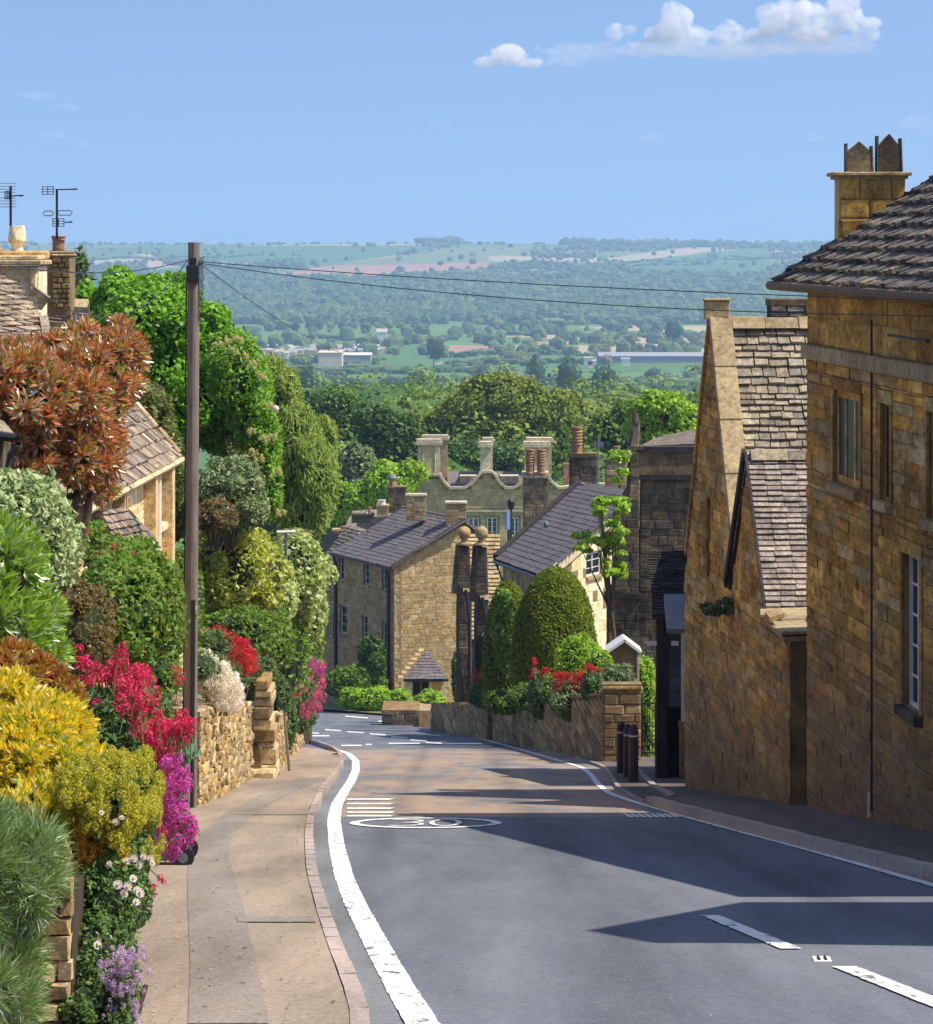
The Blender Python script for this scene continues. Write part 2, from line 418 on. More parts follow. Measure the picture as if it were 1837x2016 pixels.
def leaf_cloud(blobs, n, size, aspect=.5, lumps=14, lump_r=.34, up=.35, g=None, droop=0.0, radial=0.0, inner=.15, fold=.08):
    """blobs: (centre, (rx,ry,rz)); returns quads spread over lumpy ellipsoids"""
    g = g or rng; area = np.array([(r[0]*r[2]+r[0]*r[1]+r[1]*r[2]) for c, r in blobs]); cnt = np.maximum(1, (n*area/area.sum()).astype(int))
    CC, NN = [], []
    for (c, r), k in zip(blobs, cnt):
        c = np.array(c); r = np.array(r); m = max(4, int(lumps))
        ld_ = unitv(m, g); lc = ld_*(1-lump_r*.75*g.uniform(.75, 1.2, (m, 1))); lr = lump_r*g.uniform(.6, 1.3, m)
        which = g.integers(m, size=k); d = unitv(k, g); d = d+ld_[which]*.55; d /= np.linalg.norm(d, axis=1, keepdims=True)
        rad = lr[which]*(1-inner*3*g.random(k)**3)
        p = lc[which]+d*rad[:, None]
        sh = g.random(k) < .07; p = p+d*(sh*g.random(k)*.22)[:, None]
        free = g.random(k) < .24
        q = unitv(k, g); p = np.where(free[:, None], q*(1-.12*g.random((k, 1))), p); d = np.where(free[:, None], q, d)
        CC.append(c+p*r); NN.append(d/r*np.mean(r))
    C = np.concatenate(CC); D = np.concatenate(NN); D /= np.linalg.norm(D, axis=1, keepdims=True); k = len(C)
    Nn = D*.55+unitv(k, g)*.75+np.array([0, 0, up]); Nn /= np.linalg.norm(Nn, axis=1, keepdims=True)
    T = unitv(k, g)+D*radial+np.array([0, 0, -droop]); T -= Nn*(T*Nn).sum(1, keepdims=True); T /= np.maximum(np.linalg.norm(T, axis=1, keepdims=True), 1e-6)
    S = size*g.uniform(.65, 1.3, k)
    return leaf_mesh(C, Nn, T, S, S*aspect*g.uniform(.8, 1.2, k), fold)
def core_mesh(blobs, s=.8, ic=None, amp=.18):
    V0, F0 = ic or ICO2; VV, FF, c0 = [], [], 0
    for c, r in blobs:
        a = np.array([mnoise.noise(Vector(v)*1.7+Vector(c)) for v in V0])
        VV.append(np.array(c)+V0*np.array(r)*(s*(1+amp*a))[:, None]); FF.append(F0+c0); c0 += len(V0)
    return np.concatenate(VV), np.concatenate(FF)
def tri2quad(F3): return np.concatenate([F3, F3[:, 2:3]], 1)
def merge(parts):
    VV, FF, c = [], [], 0
    for V, Fq in parts: VV.append(V); FF.append(Fq+c); c += len(V)
    return np.concatenate(VV), np.concatenate(FF)
def foliage(parent, name, blobs, n, size, mat, core=None, core_s=.74, stuff=True, base=None, **kw):
    V, Fq = leaf_cloud(blobs, n, size, **kw)
    o = obj_np(name, V, Fq, mat, parent, base=base)
    if stuff: o['kind'] = 'stuff'
    if core is not None:
        Vc, Fc = core_mesh(blobs, core_s); c = obj_np('shade_core', Vc, Fc, core, parent, base=base)  # solid dark core, blocks see-through and stands for shade inside the leaves
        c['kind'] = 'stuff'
    return o
def B(u, v, Y, ru, rv, rd=None):
    s = Y/F; return (tuple(W(u, v, Y)), (ru*s, rd if rd is not None else ru*s, rv*s))
def bush(name, label, cat, blobs, n, size, mat, core=True, group=None, stems=True, **kw):
    c = Vector(blobs[0][0]); lowz = min(b[0][2]-b[1][2] for b in blobs); base = Vector((c.x, c.y, lowz))
    t = Thing(name, label, cat, base, group)
    foliage(t, 'foliage', blobs, n, size, mat, core=MATS['core_shade'] if core else None, **kw)
    if stems:
        m = MB()
        for k in range(4):
            a = k*1.57+.4; m.tube([base+Vector((math.cos(a)*.06, math.sin(a)*.06, -.3)), base+Vector((math.cos(a)*.2, math.sin(a)*.2, blobs[0][1][2]*.7))], [.03, .015], 5)
        m.build('stem', MATS['bark'], t)
    return t
def tree(name, label, base, blobs, n, size, mat, trunk_r=.2, group=None, cat='tree', core=True, nl=7, **kw):
    t = Thing(name, label, cat, base, group)
    foliage(t, 'crown', blobs, n, size, mat, core=MATS['core_shade'] if core else None, core_s=.60, **kw)
    b = Vector(base); c0 = Vector(blobs[0][0]); m = MB()
    fork = b.lerp(c0, .55)
    m.tube([b-Vector((0,0,.3)), b.lerp(fork, .5)+Vector((.05*trunk_r, 0, 0)), fork, c0], [trunk_r*1.25, trunk_r, trunk_r*.8, trunk_r*.35], 8)
    g = random.Random(int(abs(b.x*100)))
    for k in range(nl):
        bl = blobs[k % len(blobs)]; c = Vector(bl[0]); e = c+Vector((g.uniform(-.7,.7)*bl[1][0], g.uniform(-.7,.7)*bl[1][1], g.uniform(-.2,.8)*bl[1][2]))
        mid = fork.lerp(e, .5)+Vector((0,0,.1*bl[1][2])); m.tube([fork, mid, e], [trunk_r*.5, trunk_r*.3, trunk_r*.1], 5)
    m.build('trunk', MATS['bark'], t); return t
MATS = {}
# ------------------------------------------------------------------ materials of the place
MATS['bark'] = m_plain('bark', (.10,.075,.05), .9, .4, 9)
MATS['core_shade'] = m_plain('core_shade', (.022,.035,.012), .95, .3, 9)  # near-black green: inner shade of bushes and crowns put into the colour
SOCHRE = [(.58,.32,.060), (.64,.37,.080), (.50,.29,.070), (.54,.36,.14), (.68,.42,.11), (.46,.24,.045), (.52,.38,.18)]
MATS['stone_street'] = m_stone('stone_street', SOCHRE, dark=(.045,.026,.010), stain=.50, lichen=.18, ys=.35, base_dirt=(.2, 2.9, (.17,.115,.075)))
MATS['stone_ashlar'] = m_stone('stone_ashlar', [(.60,.35,.085), (.64,.39,.10), (.54,.31,.075), (.58,.37,.12)], dark=(.06,.034,.010), stain=.5, lichen=.12, streak=True, var=.6, ys=.4)
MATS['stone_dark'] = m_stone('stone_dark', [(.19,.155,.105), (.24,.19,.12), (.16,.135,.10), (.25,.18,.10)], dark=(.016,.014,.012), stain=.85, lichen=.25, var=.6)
MATS['stone_warm'] = m_stone('stone_warm', [(.44,.31,.14), (.48,.36,.18), (.40,.27,.11), (.44,.35,.20)], dark=(.12,.08,.045), stain=.45, lichen=.25, var=.4)
MATS['stone_coping'] = m_stone('stone_coping', [(.44,.34,.19), (.48,.37,.20), (.40,.31,.18)], dark=(.12,.09,.055), stain=.45, lichen=.4, var=.4)
MATS['stone_cottage'] = m_stone('stone_cottage', [(.78,.60,.33), (.80,.66,.40), (.74,.52,.26), (.82,.70,.46)], dark=(.4,.28,.14), stain=.12, lichen=.3, var=.35)
MATS['stone_wall'] = m_stone('stone_wall', [(.47,.36,.20), (.53,.40,.21), (.40,.27,.12), (.58,.46,.28), (.33,.24,.14), (.48,.30,.11)], dark=(.10,.07,.035), stain=.3, lichen=.3, scale=1.6)
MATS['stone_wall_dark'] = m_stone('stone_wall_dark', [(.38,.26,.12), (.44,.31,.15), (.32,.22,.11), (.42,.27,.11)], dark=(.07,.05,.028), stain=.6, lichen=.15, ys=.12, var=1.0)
MATS['stone_manor'] = m_stone('stone_manor', [(.56,.43,.23), (.60,.47,.27), (.52,.39,.21)], dark=(.12,.11,.08), stain=.4, lichen=.2, scale=.6, var=.3)
MATS['stone_manor_trim'] = m_stone('stone_manor_trim', [(.52,.45,.31), (.56,.49,.35)], dark=(.2,.17,.11), stain=.25, lichen=.3, scale=.6, var=.35)
MATS['mortar_dark'] = m_plain('mortar_dark', (.22,.135,.055), .95, .5, 3)
MATS['mortar_warm'] = m_plain('mortar_warm', (.22,.16,.085), .95, .3, 3)
MATS['mortar_pale'] = m_plain('mortar_pale', (.50,.38,.2), .95, .25, 3)
MATS['joint_black'] = m_plain('joint_black', (.05,.035,.02), .95, .5, 3)
MATS['slate_stone'] = m_stone('slate_stone', [(.34,.28,.20), (.40,.33,.23), (.28,.24,.185), (.43,.35,.24), (.31,.27,.21)], dark=(.09,.075,.06), stain=.4, lichen=.4, scale=1.3)
MATS['slate_cottage'] = m_stone('slate_cottage', [(.27,.215,.165), (.33,.265,.20), (.23,.19,.155), (.37,.30,.21)], dark=(.07,.055,.045), stain=.45, lichen=.4, scale=1.3)
MATS['slate_hip'] = m_stone('slate_hip', [(.17,.15,.13), (.21,.18,.15), (.14,.125,.115), (.25,.20,.15)], dark=(.045,.04,.04), stain=.5, lichen=.3, scale=1.5)
MATS['slate_annex'] = m_stone('slate_annex', [(.31,.26,.225), (.34,.285,.24), (.28,.235,.21)], dark=(.12,.10,.09), stain=.3, lichen=.35, scale=1.5)
MATS['slate_grey'] = m_stone('slate_grey', [(.150,.130,.132), (.160,.138,.137), (.140,.123,.125)], dark=(.09,.075,.08), stain=.3, lichen=.1, scale=.8, rough=.7, var=.3)
MATS['slate_dark'] = m_stone('slate_dark', [(.055,.047,.045), (.075,.062,.055), (.045,.04,.04)], dark=(.02,.018,.018), stain=.5, lichen=.08)
MATS['joint_slate'] = m_plain('joint_slate', (.035,.032,.035), .95, .3, 3)
MATS['glass'] = m_plain('glass', (.010,.011,.013), .35, .2, 2, spec=.12, bstr=0)
MATS['glass_sky'] = m_plain('glass_sky', (.05,.075,.11), .2, .5, 2, spec=.6, bstr=.05)
MATS['white_paint'] = m_plain('white_paint', (.68,.67,.62), .5, .08, 8)
MATS['black_iron'] = m_plain('black_iron', (.018,.018,.02), .45, .3, 20, spec=.4)
MATS['lead'] = m_plain('lead', (.16,.17,.19), .55, .25, 6)
MATS['terracotta'] = m_stone('terracotta', [(.50,.30,.15), (.46,.26,.13)], dark=(.14,.08,.05), stain=.35, lichen=.3, scale=2)
MATS['terracotta_pink'] = m_stone('terracotta_pink', [(.42,.23,.16), (.40,.22,.15)], dark=(.14,.08,.06), stain=.35, lichen=.3, scale=2)
MATS['pole_wood'] = None
def _pole():
    m, t, N, L = nodes('pole_wood')
    n = noise_tex(t, 20, 6, .7, stretch=(3, 3, .12)); n2 = noise_tex(t, 2, 4)
    c = mix(t, n2, ramp(t, n, [(.25, (.07,.055,.05)), (.5, (.20,.165,.15)), (.75, (.33,.28,.26))]), ramp(t, n, [(.3, (.12,.09,.07)), (.7, (.25,.20,.17))]))
    return finish(m, t, c, .85, n, .6, .01)
MATS['pole_wood'] = _pole()
def _asphalt(name, base, base2, buff=None, patch=False):
    m, t, N, L = nodes(name)
    fine = noise_tex(t, 55, 4, .8); mid = noise_tex(t, 1.3, 5, .6); lane = noise_tex(t, .9, 4, .6, stretch=(1.5, .10, 1))
    c = ramp(t, mid, [(.3, base), (.7, base2)])
    c = mix(t, .65, c, ramp(t, lane, [(.32, tuple(x*.62 for x in base)), (.68, tuple(x*1.45 for x in base2))]))
    if buff:
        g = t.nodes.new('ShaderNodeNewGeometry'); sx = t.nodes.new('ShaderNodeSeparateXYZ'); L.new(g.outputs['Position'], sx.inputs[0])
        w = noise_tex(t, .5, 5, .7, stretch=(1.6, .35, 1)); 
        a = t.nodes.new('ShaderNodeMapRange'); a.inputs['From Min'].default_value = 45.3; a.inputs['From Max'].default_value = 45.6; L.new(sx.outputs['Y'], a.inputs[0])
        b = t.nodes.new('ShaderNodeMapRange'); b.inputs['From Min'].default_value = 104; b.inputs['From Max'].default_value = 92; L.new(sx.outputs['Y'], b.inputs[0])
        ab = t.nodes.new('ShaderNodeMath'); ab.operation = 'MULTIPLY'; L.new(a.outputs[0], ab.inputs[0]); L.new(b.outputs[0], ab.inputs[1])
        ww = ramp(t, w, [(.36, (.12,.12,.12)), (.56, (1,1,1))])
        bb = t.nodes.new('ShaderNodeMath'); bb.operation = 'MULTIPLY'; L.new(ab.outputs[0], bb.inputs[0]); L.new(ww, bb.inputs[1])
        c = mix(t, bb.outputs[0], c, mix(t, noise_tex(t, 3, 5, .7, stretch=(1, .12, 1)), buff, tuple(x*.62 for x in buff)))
        # darker tyre line polished into the lane
        tr = t.nodes.new('ShaderNodeMath'); tr.operation = 'MULTIPLY_ADD'; tr.inputs[1].default_value = .004
        L.new(sx.outputs['Y'], tr.inputs[0]); L.new(sx.outputs['X'], tr.inputs[2])
        for cx, wd_ in ((-.75, .13), (.95, .16)):
            d = t.nodes.new('ShaderNodeMath'); d.operation = 'SUBTRACT'; d.inputs[1].default_value = cx; L.new(tr.outputs[0], d.inputs[0])
            ad = t.nodes.new('ShaderNodeMath'); ad.operation = 'ABSOLUTE'; L.new(d.outputs[0], ad.inputs[0])
            mr = t.nodes.new('ShaderNodeMapRange'); mr.inputs['From Min'].default_value = wd_*2.2; mr.inputs['From Max'].default_value = 0; mr.inputs['To Max'].default_value = .32; L.new(ad.outputs[0], mr.inputs[0])
            c = mix(t, mr.outputs[0], c, (.035,.036,.045))
    sp = ramp(t, noise_tex(t, 32, 4, .85), [(.53, (0,0,0)), (.60, (1,1,1))]); sd = ramp(t, noise_tex(t, 24, 4, .85, dist=.3), [(.40, (1,1,1)), (.47, (0,0,0))])
    c = mix(t, .45, c, mix(t, sp, c, tuple(min(.6, x*1.9) for x in base2))); c = mix(t, .5, c, mix(t, sd, c, tuple(x*.4 for x in base)))
    hb = mix(t, .5, fine, sp)
    return finish(m, t, c, .9, hb, .35, .01, spec=.25)
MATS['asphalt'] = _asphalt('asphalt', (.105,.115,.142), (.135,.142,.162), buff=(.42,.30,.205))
MATS['gutter'] = _asphalt('gutter', (.125,.135,.145), (.17,.18,.19))
MATS['pavement'] = _asphalt('pavement', (.235,.185,.140), (.31,.245,.185))
MATS['pavement_strip'] = _asphalt('pavement_strip', (.195,.165,.138), (.245,.212,.178))
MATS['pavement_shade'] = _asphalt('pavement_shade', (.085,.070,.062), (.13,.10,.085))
MATS['kerb'] = _asphalt('kerb', (.34,.265,.225), (.41,.325,.28))
def _line():
    m, t, N, L = nodes('road_paint')
    w = noise_tex(t, 6, 6, .75, stretch=(1.8, .5, 1), dist=.4); c = mix(t, ramp(t, w, [(.565, (0,0,0)), (.60, (1,1,1))]), ramp(t, noise_tex(t, 2, 4), [(.3, (.62,.61,.57)), (.7, (.80,.79,.75))]), (.13,.135,.15))
    return finish(m, t, c, .75, w, .2, .01)
MATS['road_paint'] = _line()
# ================================================================== TERRAIN
def tz(X, Y):
    z = np.interp(Y, PY, [-d for d in PD])
    far = np.clip((Y-4300)/2500, 0, 1)
    z = z+far*(7*np.sin(X/620+Y/900)+5*np.sin(X/270-Y/1400+1)+4*np.sin(X/1400+2.0))*np.clip((9200-Y)/900, .25, 1)
    z = z+np.clip((X-300)/1800, 0, 1)*far*9
    z = z+np.clip((Y-230)/300, 0, 1)*np.clip((1600-Y)/900, 0, 1)*1.2*np.sin(X/31+Y/47)
    return z
def dxy(x, y, x0=315, y0=433, k=.343): return (x0+x*k, y0+y*k)
Z1 = lambda pts: [dxy(*p) for p in pts]
Z2 = lambda pts: [dxy(p[0], p[1], 866) for p in pts]
GREEN1, GREEN2, GREEN3 = (.095,.19,.035), (.155,.20,.06), (.07,.16,.035)
BROWN1, BROWN2, BUFF = (.36,.20,.125), (.38,.26,.15), (.40,.32,.18)
FIELDS = [
 (Z1([(0,150),(1450,145),(1600,165),(1100,240),(650,235),(0,235)]), GREEN3), (Z1([(1110,240),(1837,150),(1900,150),(1900,245),(950,265)]), GREEN2),
 (Z1([(610,320),(950,265),(1900,242),(1900,290),(1300,335),(640,350)]), BROWN1), (Z1([(1640,722),(1837,722),(1837,782),(1640,782)]), BROWN1),
 (Z1([(1590,820),(1837,812),(1837,866),(1590,878)]), BROWN2), (Z1([(1110,885),(1760,878),(1760,925),(1110,918)]), GREEN1),
 (Z1([(900,965),(1480,975),(1480,1035),(900,1030)]), GREEN2), (Z1([(900,1038),(1500,1045),(1500,1100),(900,1090)]), GREEN1),
 (Z1([(560,650),(1050,655),(1050,705),(560,720)]), GREEN1), (Z2([(30,728),(450,722),(450,765),(30,785)]), BROWN1),
 (Z2([(540,698),(800,696),(740,745),(550,745)]), BROWN1), (Z2([(1090,712),(1190,708),(1190,745),(1090,745)]), BROWN1),
 (Z2([(870,252),(1070,203),(1430,158),(1760,152),(1460,197),(1100,243)]), BUFF), (Z2([(0,820),(300,812),(220,862),(0,872)]), BROWN2),
 (Z2([(0,165),(500,140),(560,165),(240,215),(0,245)]), GREEN2), (Z2([(1000,240),(1450,200),(1800,260),(1700,330),(1100,290)]), GREEN3),
 (Z2([(1470,190),(1837,160),(1900,160),(1900,250),(1740,250)]), GREEN3), (Z2([(420,300),(780,300),(760,325),(400,325)]), GREEN2),
 (Z2([(800,875),(1400,870),(1400,905),(800,910)]), GREEN1), (Z2([(700,1030),(1100,1035),(1100,1065),(700,1060)]), GREEN2),
 (Z2([(90,440),(220,440),(320,500),(60,480)]), GREEN2), (Z2([(1450,660),(1700,660),(1700,705),(1450,705)]), GREEN2)]
def inpoly(px, py, poly):
    r = np.zeros(px.shape, bool); n = len(poly)
    for i in range(n):
        (x0, y0), (x1, y1) = poly[i], poly[(i+1) % n]
        c = ((y0 > py) != (y1 > py)) & (px < (x1-x0)*(py-y0)/((y1-y0) or 1e-9)+x0); r ^= c
    return r
def cellcol(X, Y):
    a = .35; U = X*math.cos(a)+Y*math.sin(a)+40*np.sin(Y/260); Vv = -X*math.sin(a)+Y*math.cos(a)+30*np.sin(X/180)
    ci, cj = np.floor(U/210), np.floor(Vv/330); h = np.abs(np.sin(ci*127.1+cj*311.7)*43758.5) % 1
    pal = np.array([GREEN1, GREEN2, GREEN3, GREEN1, (.075,.135,.04), GREEN2, BUFF, GREEN3]); 
    e = np.minimum(np.abs(U/210-ci-.5), np.abs(Vv/330-cj-.5))
    return pal[(h*8).astype(int) % 8], U/210-ci, Vv/330-cj
Yr = np.concatenate([np.linspace(-60, 200, 40), np.linspace(210, 1000, 60), np.geomspace(1030, 3900, 120), np.linspace(3950, 9500, 240), np.linspace(9600, 15000, 8)])
Sx = np.linspace(-1, 1, 281)
GYm, GS = np.meshgrid(Yr, Sx, indexing='ij'); GXm = GS*(60+.24*np.maximum(GYm, 0)); GZm = tz(GXm, GYm)
GZm = GZm-np.where(GYm < 205, .35, 0.0)-np.clip(1-np.abs(GYm-205)/40, 0, 1)*.0
Vt = np.stack([GXm, GYm, GZm], -1).reshape(-1, 3); nr, nc = GXm.shape
ii, jj = np.meshgrid(np.arange(nr-1), np.arange(nc-1), indexing='ij'); b_ = (ii*nc+jj).ravel()
Ft = np.stack([b_, b_+1, b_+nc+1, b_+nc], 1)
def m_terrain():
    m, t, N, L = nodes('terrain')
    a = N.new('ShaderNodeVertexColor'); a.layer_name = 'field'
    n = noise_tex(t, .02, 6, .7); n2 = noise_tex(t, .004, 3, .5, stretch=(1, 3, 1))
    c = mix(t, .6, a.outputs[0], ramp(t, n, [(.3, (.7,.72,.7)), (.7, (1.2,1.18,1.15))]), 'MULTIPLY')
    c = mix(t, .5, c, ramp(t, n2, [(.35, (.8,.85,.8)), (.65, (1.1,1.05,1.0))]), 'MULTIPLY')
    return finish(m, t, c, .95)
to = obj_np('ground', Vt, Ft, m_terrain(), smooth=True); prop(to, kind='structure')
pc, fu, fv = cellcol(Vt[:, 0], Vt[:, 1]); cc = pc.copy()
Yv = np.maximum(Vt[:, 1], 1); pu, pv = CU+Vt[:, 0]*F/Yv, HV-Vt[:, 2]*F/Yv
for poly, c in FIELDS:
    k = inpoly(pu, pv, poly) & (Vt[:, 1] > 1000); cc[k] = c
cc[Vt[:, 1] < 205] = (.10,.09,.05); ca = to.data.color_attributes.new('field', 'FLOAT_COLOR', 'POINT')
ca.data.foreach_set('color', np.concatenate([cc, np.ones((len(cc), 1))], 1).astype(np.float32).ravel())

# ================================================================== ROAD
def lin(pts, h=0.0):
    """picture points on the ground raised by h -> sorted arrays of X over Y"""
    P3 = [GP(u, v, h) for u, v in pts]; P3.sort(key=lambda p: p.y); return np.array([p.y for p in P3]), np.array([p.x for p in P3])
KR = [(742,2016),(738,2006),(709,1938),(680,1870),(649,1792),(623,1709),(616,1640),(620,1600),(639,1552),(662,1522),(678,1497),(673,1486)]   # kerb, road edge
LKY, LKX = lin(KR, .12)
LKY = np.concatenate([[4.0], LKY]); LKX = np.concatenate([[LKX[0]-.15], LKX])
_yy = np.arange(4.0, LKY[-1], .25); _xx = np.interp(_yy, LKY, LKX); _k = np.hanning(21); _k /= _k.sum()
_xs = np.convolve(np.pad(_xx, 10, mode='reflect', reflect_type='odd'), _k, 'valid'); LKY, LKX = np.append(_yy, LKY[-1]), np.append(_xs, LKX[-1])
RK = [(1837,1738),(1700,1702),(1600,1676),(1400,1622),(1262,1584),(1215,1556),(1188,1512),(1110,1487),(1000,1465),(920,1448),(850,1438),(755,1431)]
RKY, RKX = lin(RK)
RKY = np.concatenate([[2.0, 20.0], RKY]); RKX = np.concatenate([[6.1, 4.9], RKX])
_yy = np.arange(2.0, 110, .5); _xx = np.interp(_yy, RKY, RKX); _xs = np.convolve(np.pad(_xx, 10, mode='reflect', reflect_type='odd'), _k, 'valid')
_m = RKY > 110; RKY, RKX = np.concatenate([_yy, RKY[_m]]), np.concatenate([_xs, RKX[_m]])
YMOUTH = LKY[-1]
def XL(Y): return float(np.interp(Y, LKY, LKX)) if Y < YMOUTH else -30.0
def XR(Y): return float(np.interp(Y, RKY, RKX))
def sheet(name, rows, mat, kind='structure', h=0.0, nx=2, parent=None):
    """rows: (Y, xleft, xright)"""
    V, Fq = [], []
    for Y, a, b in rows:
        for k in range(nx): x = a+(b-a)*k/(nx-1); V.append((x, Y, gz(Y)+h))
    for i in range(len(rows)-1):
        for k in range(nx-1): q = i*nx+k; Fq.append((q, q+1, q+nx+1, q+nx))
    o = obj_np(name, V, Fq, mat, parent); 
    if parent is None: prop(o, kind=kind)
    return o
ys = list(np.arange(4, YMOUTH, .5))+[YMOUTH-.01]
road_rows = [(y, XL(y)-.05, XR(y)+1.2) for y in ys]+[(YMOUTH, XL(YMOUTH-.01)-.05, XR(YMOUTH)+1.2)]
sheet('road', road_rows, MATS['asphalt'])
ye = float(RKY[-1]); rows = []
for y in np.arange(YMOUTH, 236, 1.0):
    rows.append((y, -34.0, XR(y)+1.2))
sheet('side_road', rows, MATS['asphalt'])
# gutter strip of paler grit beside the kerb, worn into the asphalt
sheet('gutter', [(y, XL(y)+.002, XL(y)+np.interp(y, [15, 30, 45, 60, 80], [.17, .2, .30, .35, .2])) for y in ys], MATS['gutter'], h=.004)
# pavements (raised .12) with kerb stones set one by one
PH = .12
def XPL(Y): return float(np.interp(Y, [5, 15.9, 26, 45.3, 61, 99, 110], [-1.6, -1.9, -2.75, -3.9, -4.15, -5.1, -5.5]))
ysp = [y for y in ys if y < YMOUTH]
sheet('pavement', [(y, XPL(y)-.3, XL(y)-.094) for y in ysp]+[(YMOUTH+.3, XPL(YMOUTH)-.3, XL(YMOUTH-.01)-.35)], MATS['pavement'], h=PH)
# side mouth of pavement curving left behind the wall end
mp_ = [(YMOUTH+.3, XPL(YMOUTH)-.3, XL(YMOUTH-.01)-.35), (YMOUTH+3, XPL(YMOUTH)-.3, GP(665,1482,PH).x), (YMOUTH+8, XPL(YMOUTH)-.6, GP(640,1472,PH).x), (YMOUTH+13, XPL(YMOUTH)-1.2, -4.6), (YMOUTH+16, -9, -6.2)]
sheet('pavement', mp_, MATS['pavement'], h=PH)
def strip(pts, wid, mat, name, h=PH+.004):
    P3 = [GP(u, v, PH) for u, v in pts]; V = []
    for p, w in zip(P3, wid): V += [(p.x-w/2, p.y, gz(p.y)+h), (p.x+w/2, p.y, gz(p.y)+h)]
    o = obj_np(name, V, [(2*i, 2*i+1, 2*i+3, 2*i+2) for i in range(len(pts)-1)], mat); return prop(o, kind='structure')
strip([(450,2016),(440,1900),(425,1790),(415,1720),(412,1680),(428,1640),(480,1595),(560,1555),(620,1532)], [.36,.36,.38,.38,.34,.34,.36,.4,.5], MATS['pavement_strip'], 'pavement_patch')
strip([(540,1605),(546,1600)], [1.05,1.05], MATS['pavement_strip'], 'pavement_patch', PH+.008)
strip([(545,1817),(540,1806)], [.5,.5], MATS['pavement_strip'], 'pavement_patch', PH+.008)
def kerb(name, path, wid, hgt, step, side, label=None):
    """stones along path (list of X,Y); side=+1: kerb body lies to -X of the path"""
    root = Thing(name, label, None, (path[0][0], path[0][1], gz(path[0][1])), kind='structure')
    pts = [Vector((x, y, 0)) for x, y in path]; L = [0]
    for a, b in zip(pts, pts[1:]): L.append(L[-1]+(b-a).length)
    g = random.Random(11); s = 0; it = []
    def at(d):
        x = np.interp(d, L, [p.x for p in pts]); y = np.interp(d, L, [p.y for p in pts]); return Vector((x, y, gz(y)))
    while s < L[-1]-.1:
        e = min(s+step*g.uniform(.85, 1.15), L[-1]); a, b = at(s), at(e); ax = b-a; l = ax.length; axn = ax.normalized()
        n = Vector((axn.y, -axn.x, 0)).normalized()*side*-1
        up = n.cross(axn).normalized(); up = up if up.z > 0 else -up
        c = (a+b)/2+n*wid/2
        it.append((c-up*.1+n*g.uniform(-.002,.002), axn*(l-.006), n*wid, up*(hgt+.1+g.uniform(-.002,.002)))); s = e
    place(root, 'kerb_stone', it, KERBU, MATS['kerb'], 300, 4)
KERBU = [unit_block(90+i, .008, .012) for i in range(4)]
kpath = [(XL(y), y) for y in np.arange(6, YMOUTH-.2, .35)]
km = [GP(672,1490), GP(664,1482), GP(650,1475), GP(630,1468), GP(604,1461)]
kerb('kerb', kpath+[(p.x, p.y) for p in km], .088, PH+.003, .92, 1)
# opposite pavement: raised kerb, then a dropped apron by the bollards
YD = GY(1584)
rk = [(XR(y), y) for y in np.arange(14, YD, .4)]
kerb('kerb', rk, .14, .125, .92, -1)
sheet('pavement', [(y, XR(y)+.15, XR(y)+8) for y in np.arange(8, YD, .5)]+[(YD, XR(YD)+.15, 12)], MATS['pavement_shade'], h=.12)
rows = [(y, XR(y)+.0, XR(y)+9) for y in np.arange(YD+.0, 84, .6)]
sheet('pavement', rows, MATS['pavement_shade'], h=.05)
kerb('kerb', [(XR(y)+.55*math.sin(min(1, (y-YD)/3)*1.57), y) for y in np.arange(YD, 80, .5)], .10, .08, .8, -1)
kerb('kerb', [(XR(y)-.01, y) for y in np.arange(YD, 84, .6)], .07, .052, 1.0, -1)
# far verge beyond the junction
far = [GP(635,1400), GP(755,1409)]
vg = [(p.x, p.y) for p in far]
o = obj_np('verge', [(-30, 188, gz(188)+.05), (far[0].x, far[0].y, gz(far[0].y)+.10), (far[1].x, far[1].y, gz(far[1].y)+.10), (6, 165, gz(165)+.10), (10, 235, gz(235)+.3), (-34, 235, gz(235)+.3)], [(0,1,4,5),(1,2,3,4)], m_plain('verge_grass', (.16,.17,.06), .95, .4, 2)); prop(o, kind='structure')
# ------------------------------------------------------------------ painted markings
def ribbon(name, ctr, wid, h=.009, dense=.12, mat=None):
    """ctr: picture points along the line; wid: width in metres"""
    P3 = [GP(u, v) for u, v in ctr]; pts = []
    for a, b in zip(P3, P3[1:]):
        n = max(1, int((b-a).length/dense))
        for k in range(n): pts.append(a.lerp(b, k/n))
    pts.append(P3[-1]); V = []
    if len(P3) > 3:
        for _ in range(60): pts = [pts[0]]+[(pts[i-1]+pts[i]*2+pts[i+1])/4 for i in range(1, len(pts)-1)]+[pts[-1]]
    for i, p in enumerate(pts):
        d = pts[min(i+1, len(pts)-1)]-pts[max(i-1, 0)]; n = Vector((d.y, -d.x, 0)).normalized()*wid/2
        for q in (p-n, p+n): V.append((q.x, q.y, gz(q.y)+h))
    ge = np.random.default_rng(5); V = [(x+ge.normal(0,.003), y, z) for x, y, z in V]
    o = obj_np(name, V, [(2*i, 2*i+1, 2*i+3, 2*i+2) for i in range(len(pts)-1)], mat or MATS['road_paint']); return prop(o, kind='structure')
ribbon('road_marking', [(850,2050),(828,2010),(783,1938),(727,1834),(700,1782),(678,1730),(663,1667),(657,1615),(663,1585),(676,1562),(692,1538),(701,1516),(700,1498),(686,1484),(660,1476)], .165)
ribbon('road_marking', [(1880,1757),(1837,1744),(1600,1676),(1420,1628),(1330,1603),(1240,1577),(1200,1563),(1178,1545),(1163,1525),(1145,1511),(1050,1483),(960,1458),(870,1440)], .11)
ribbon('road_marking', [(1398,1804),(1558,1870)], .13); ribbon('road_marking', [(1662,1905),(1880,1992)], .14)
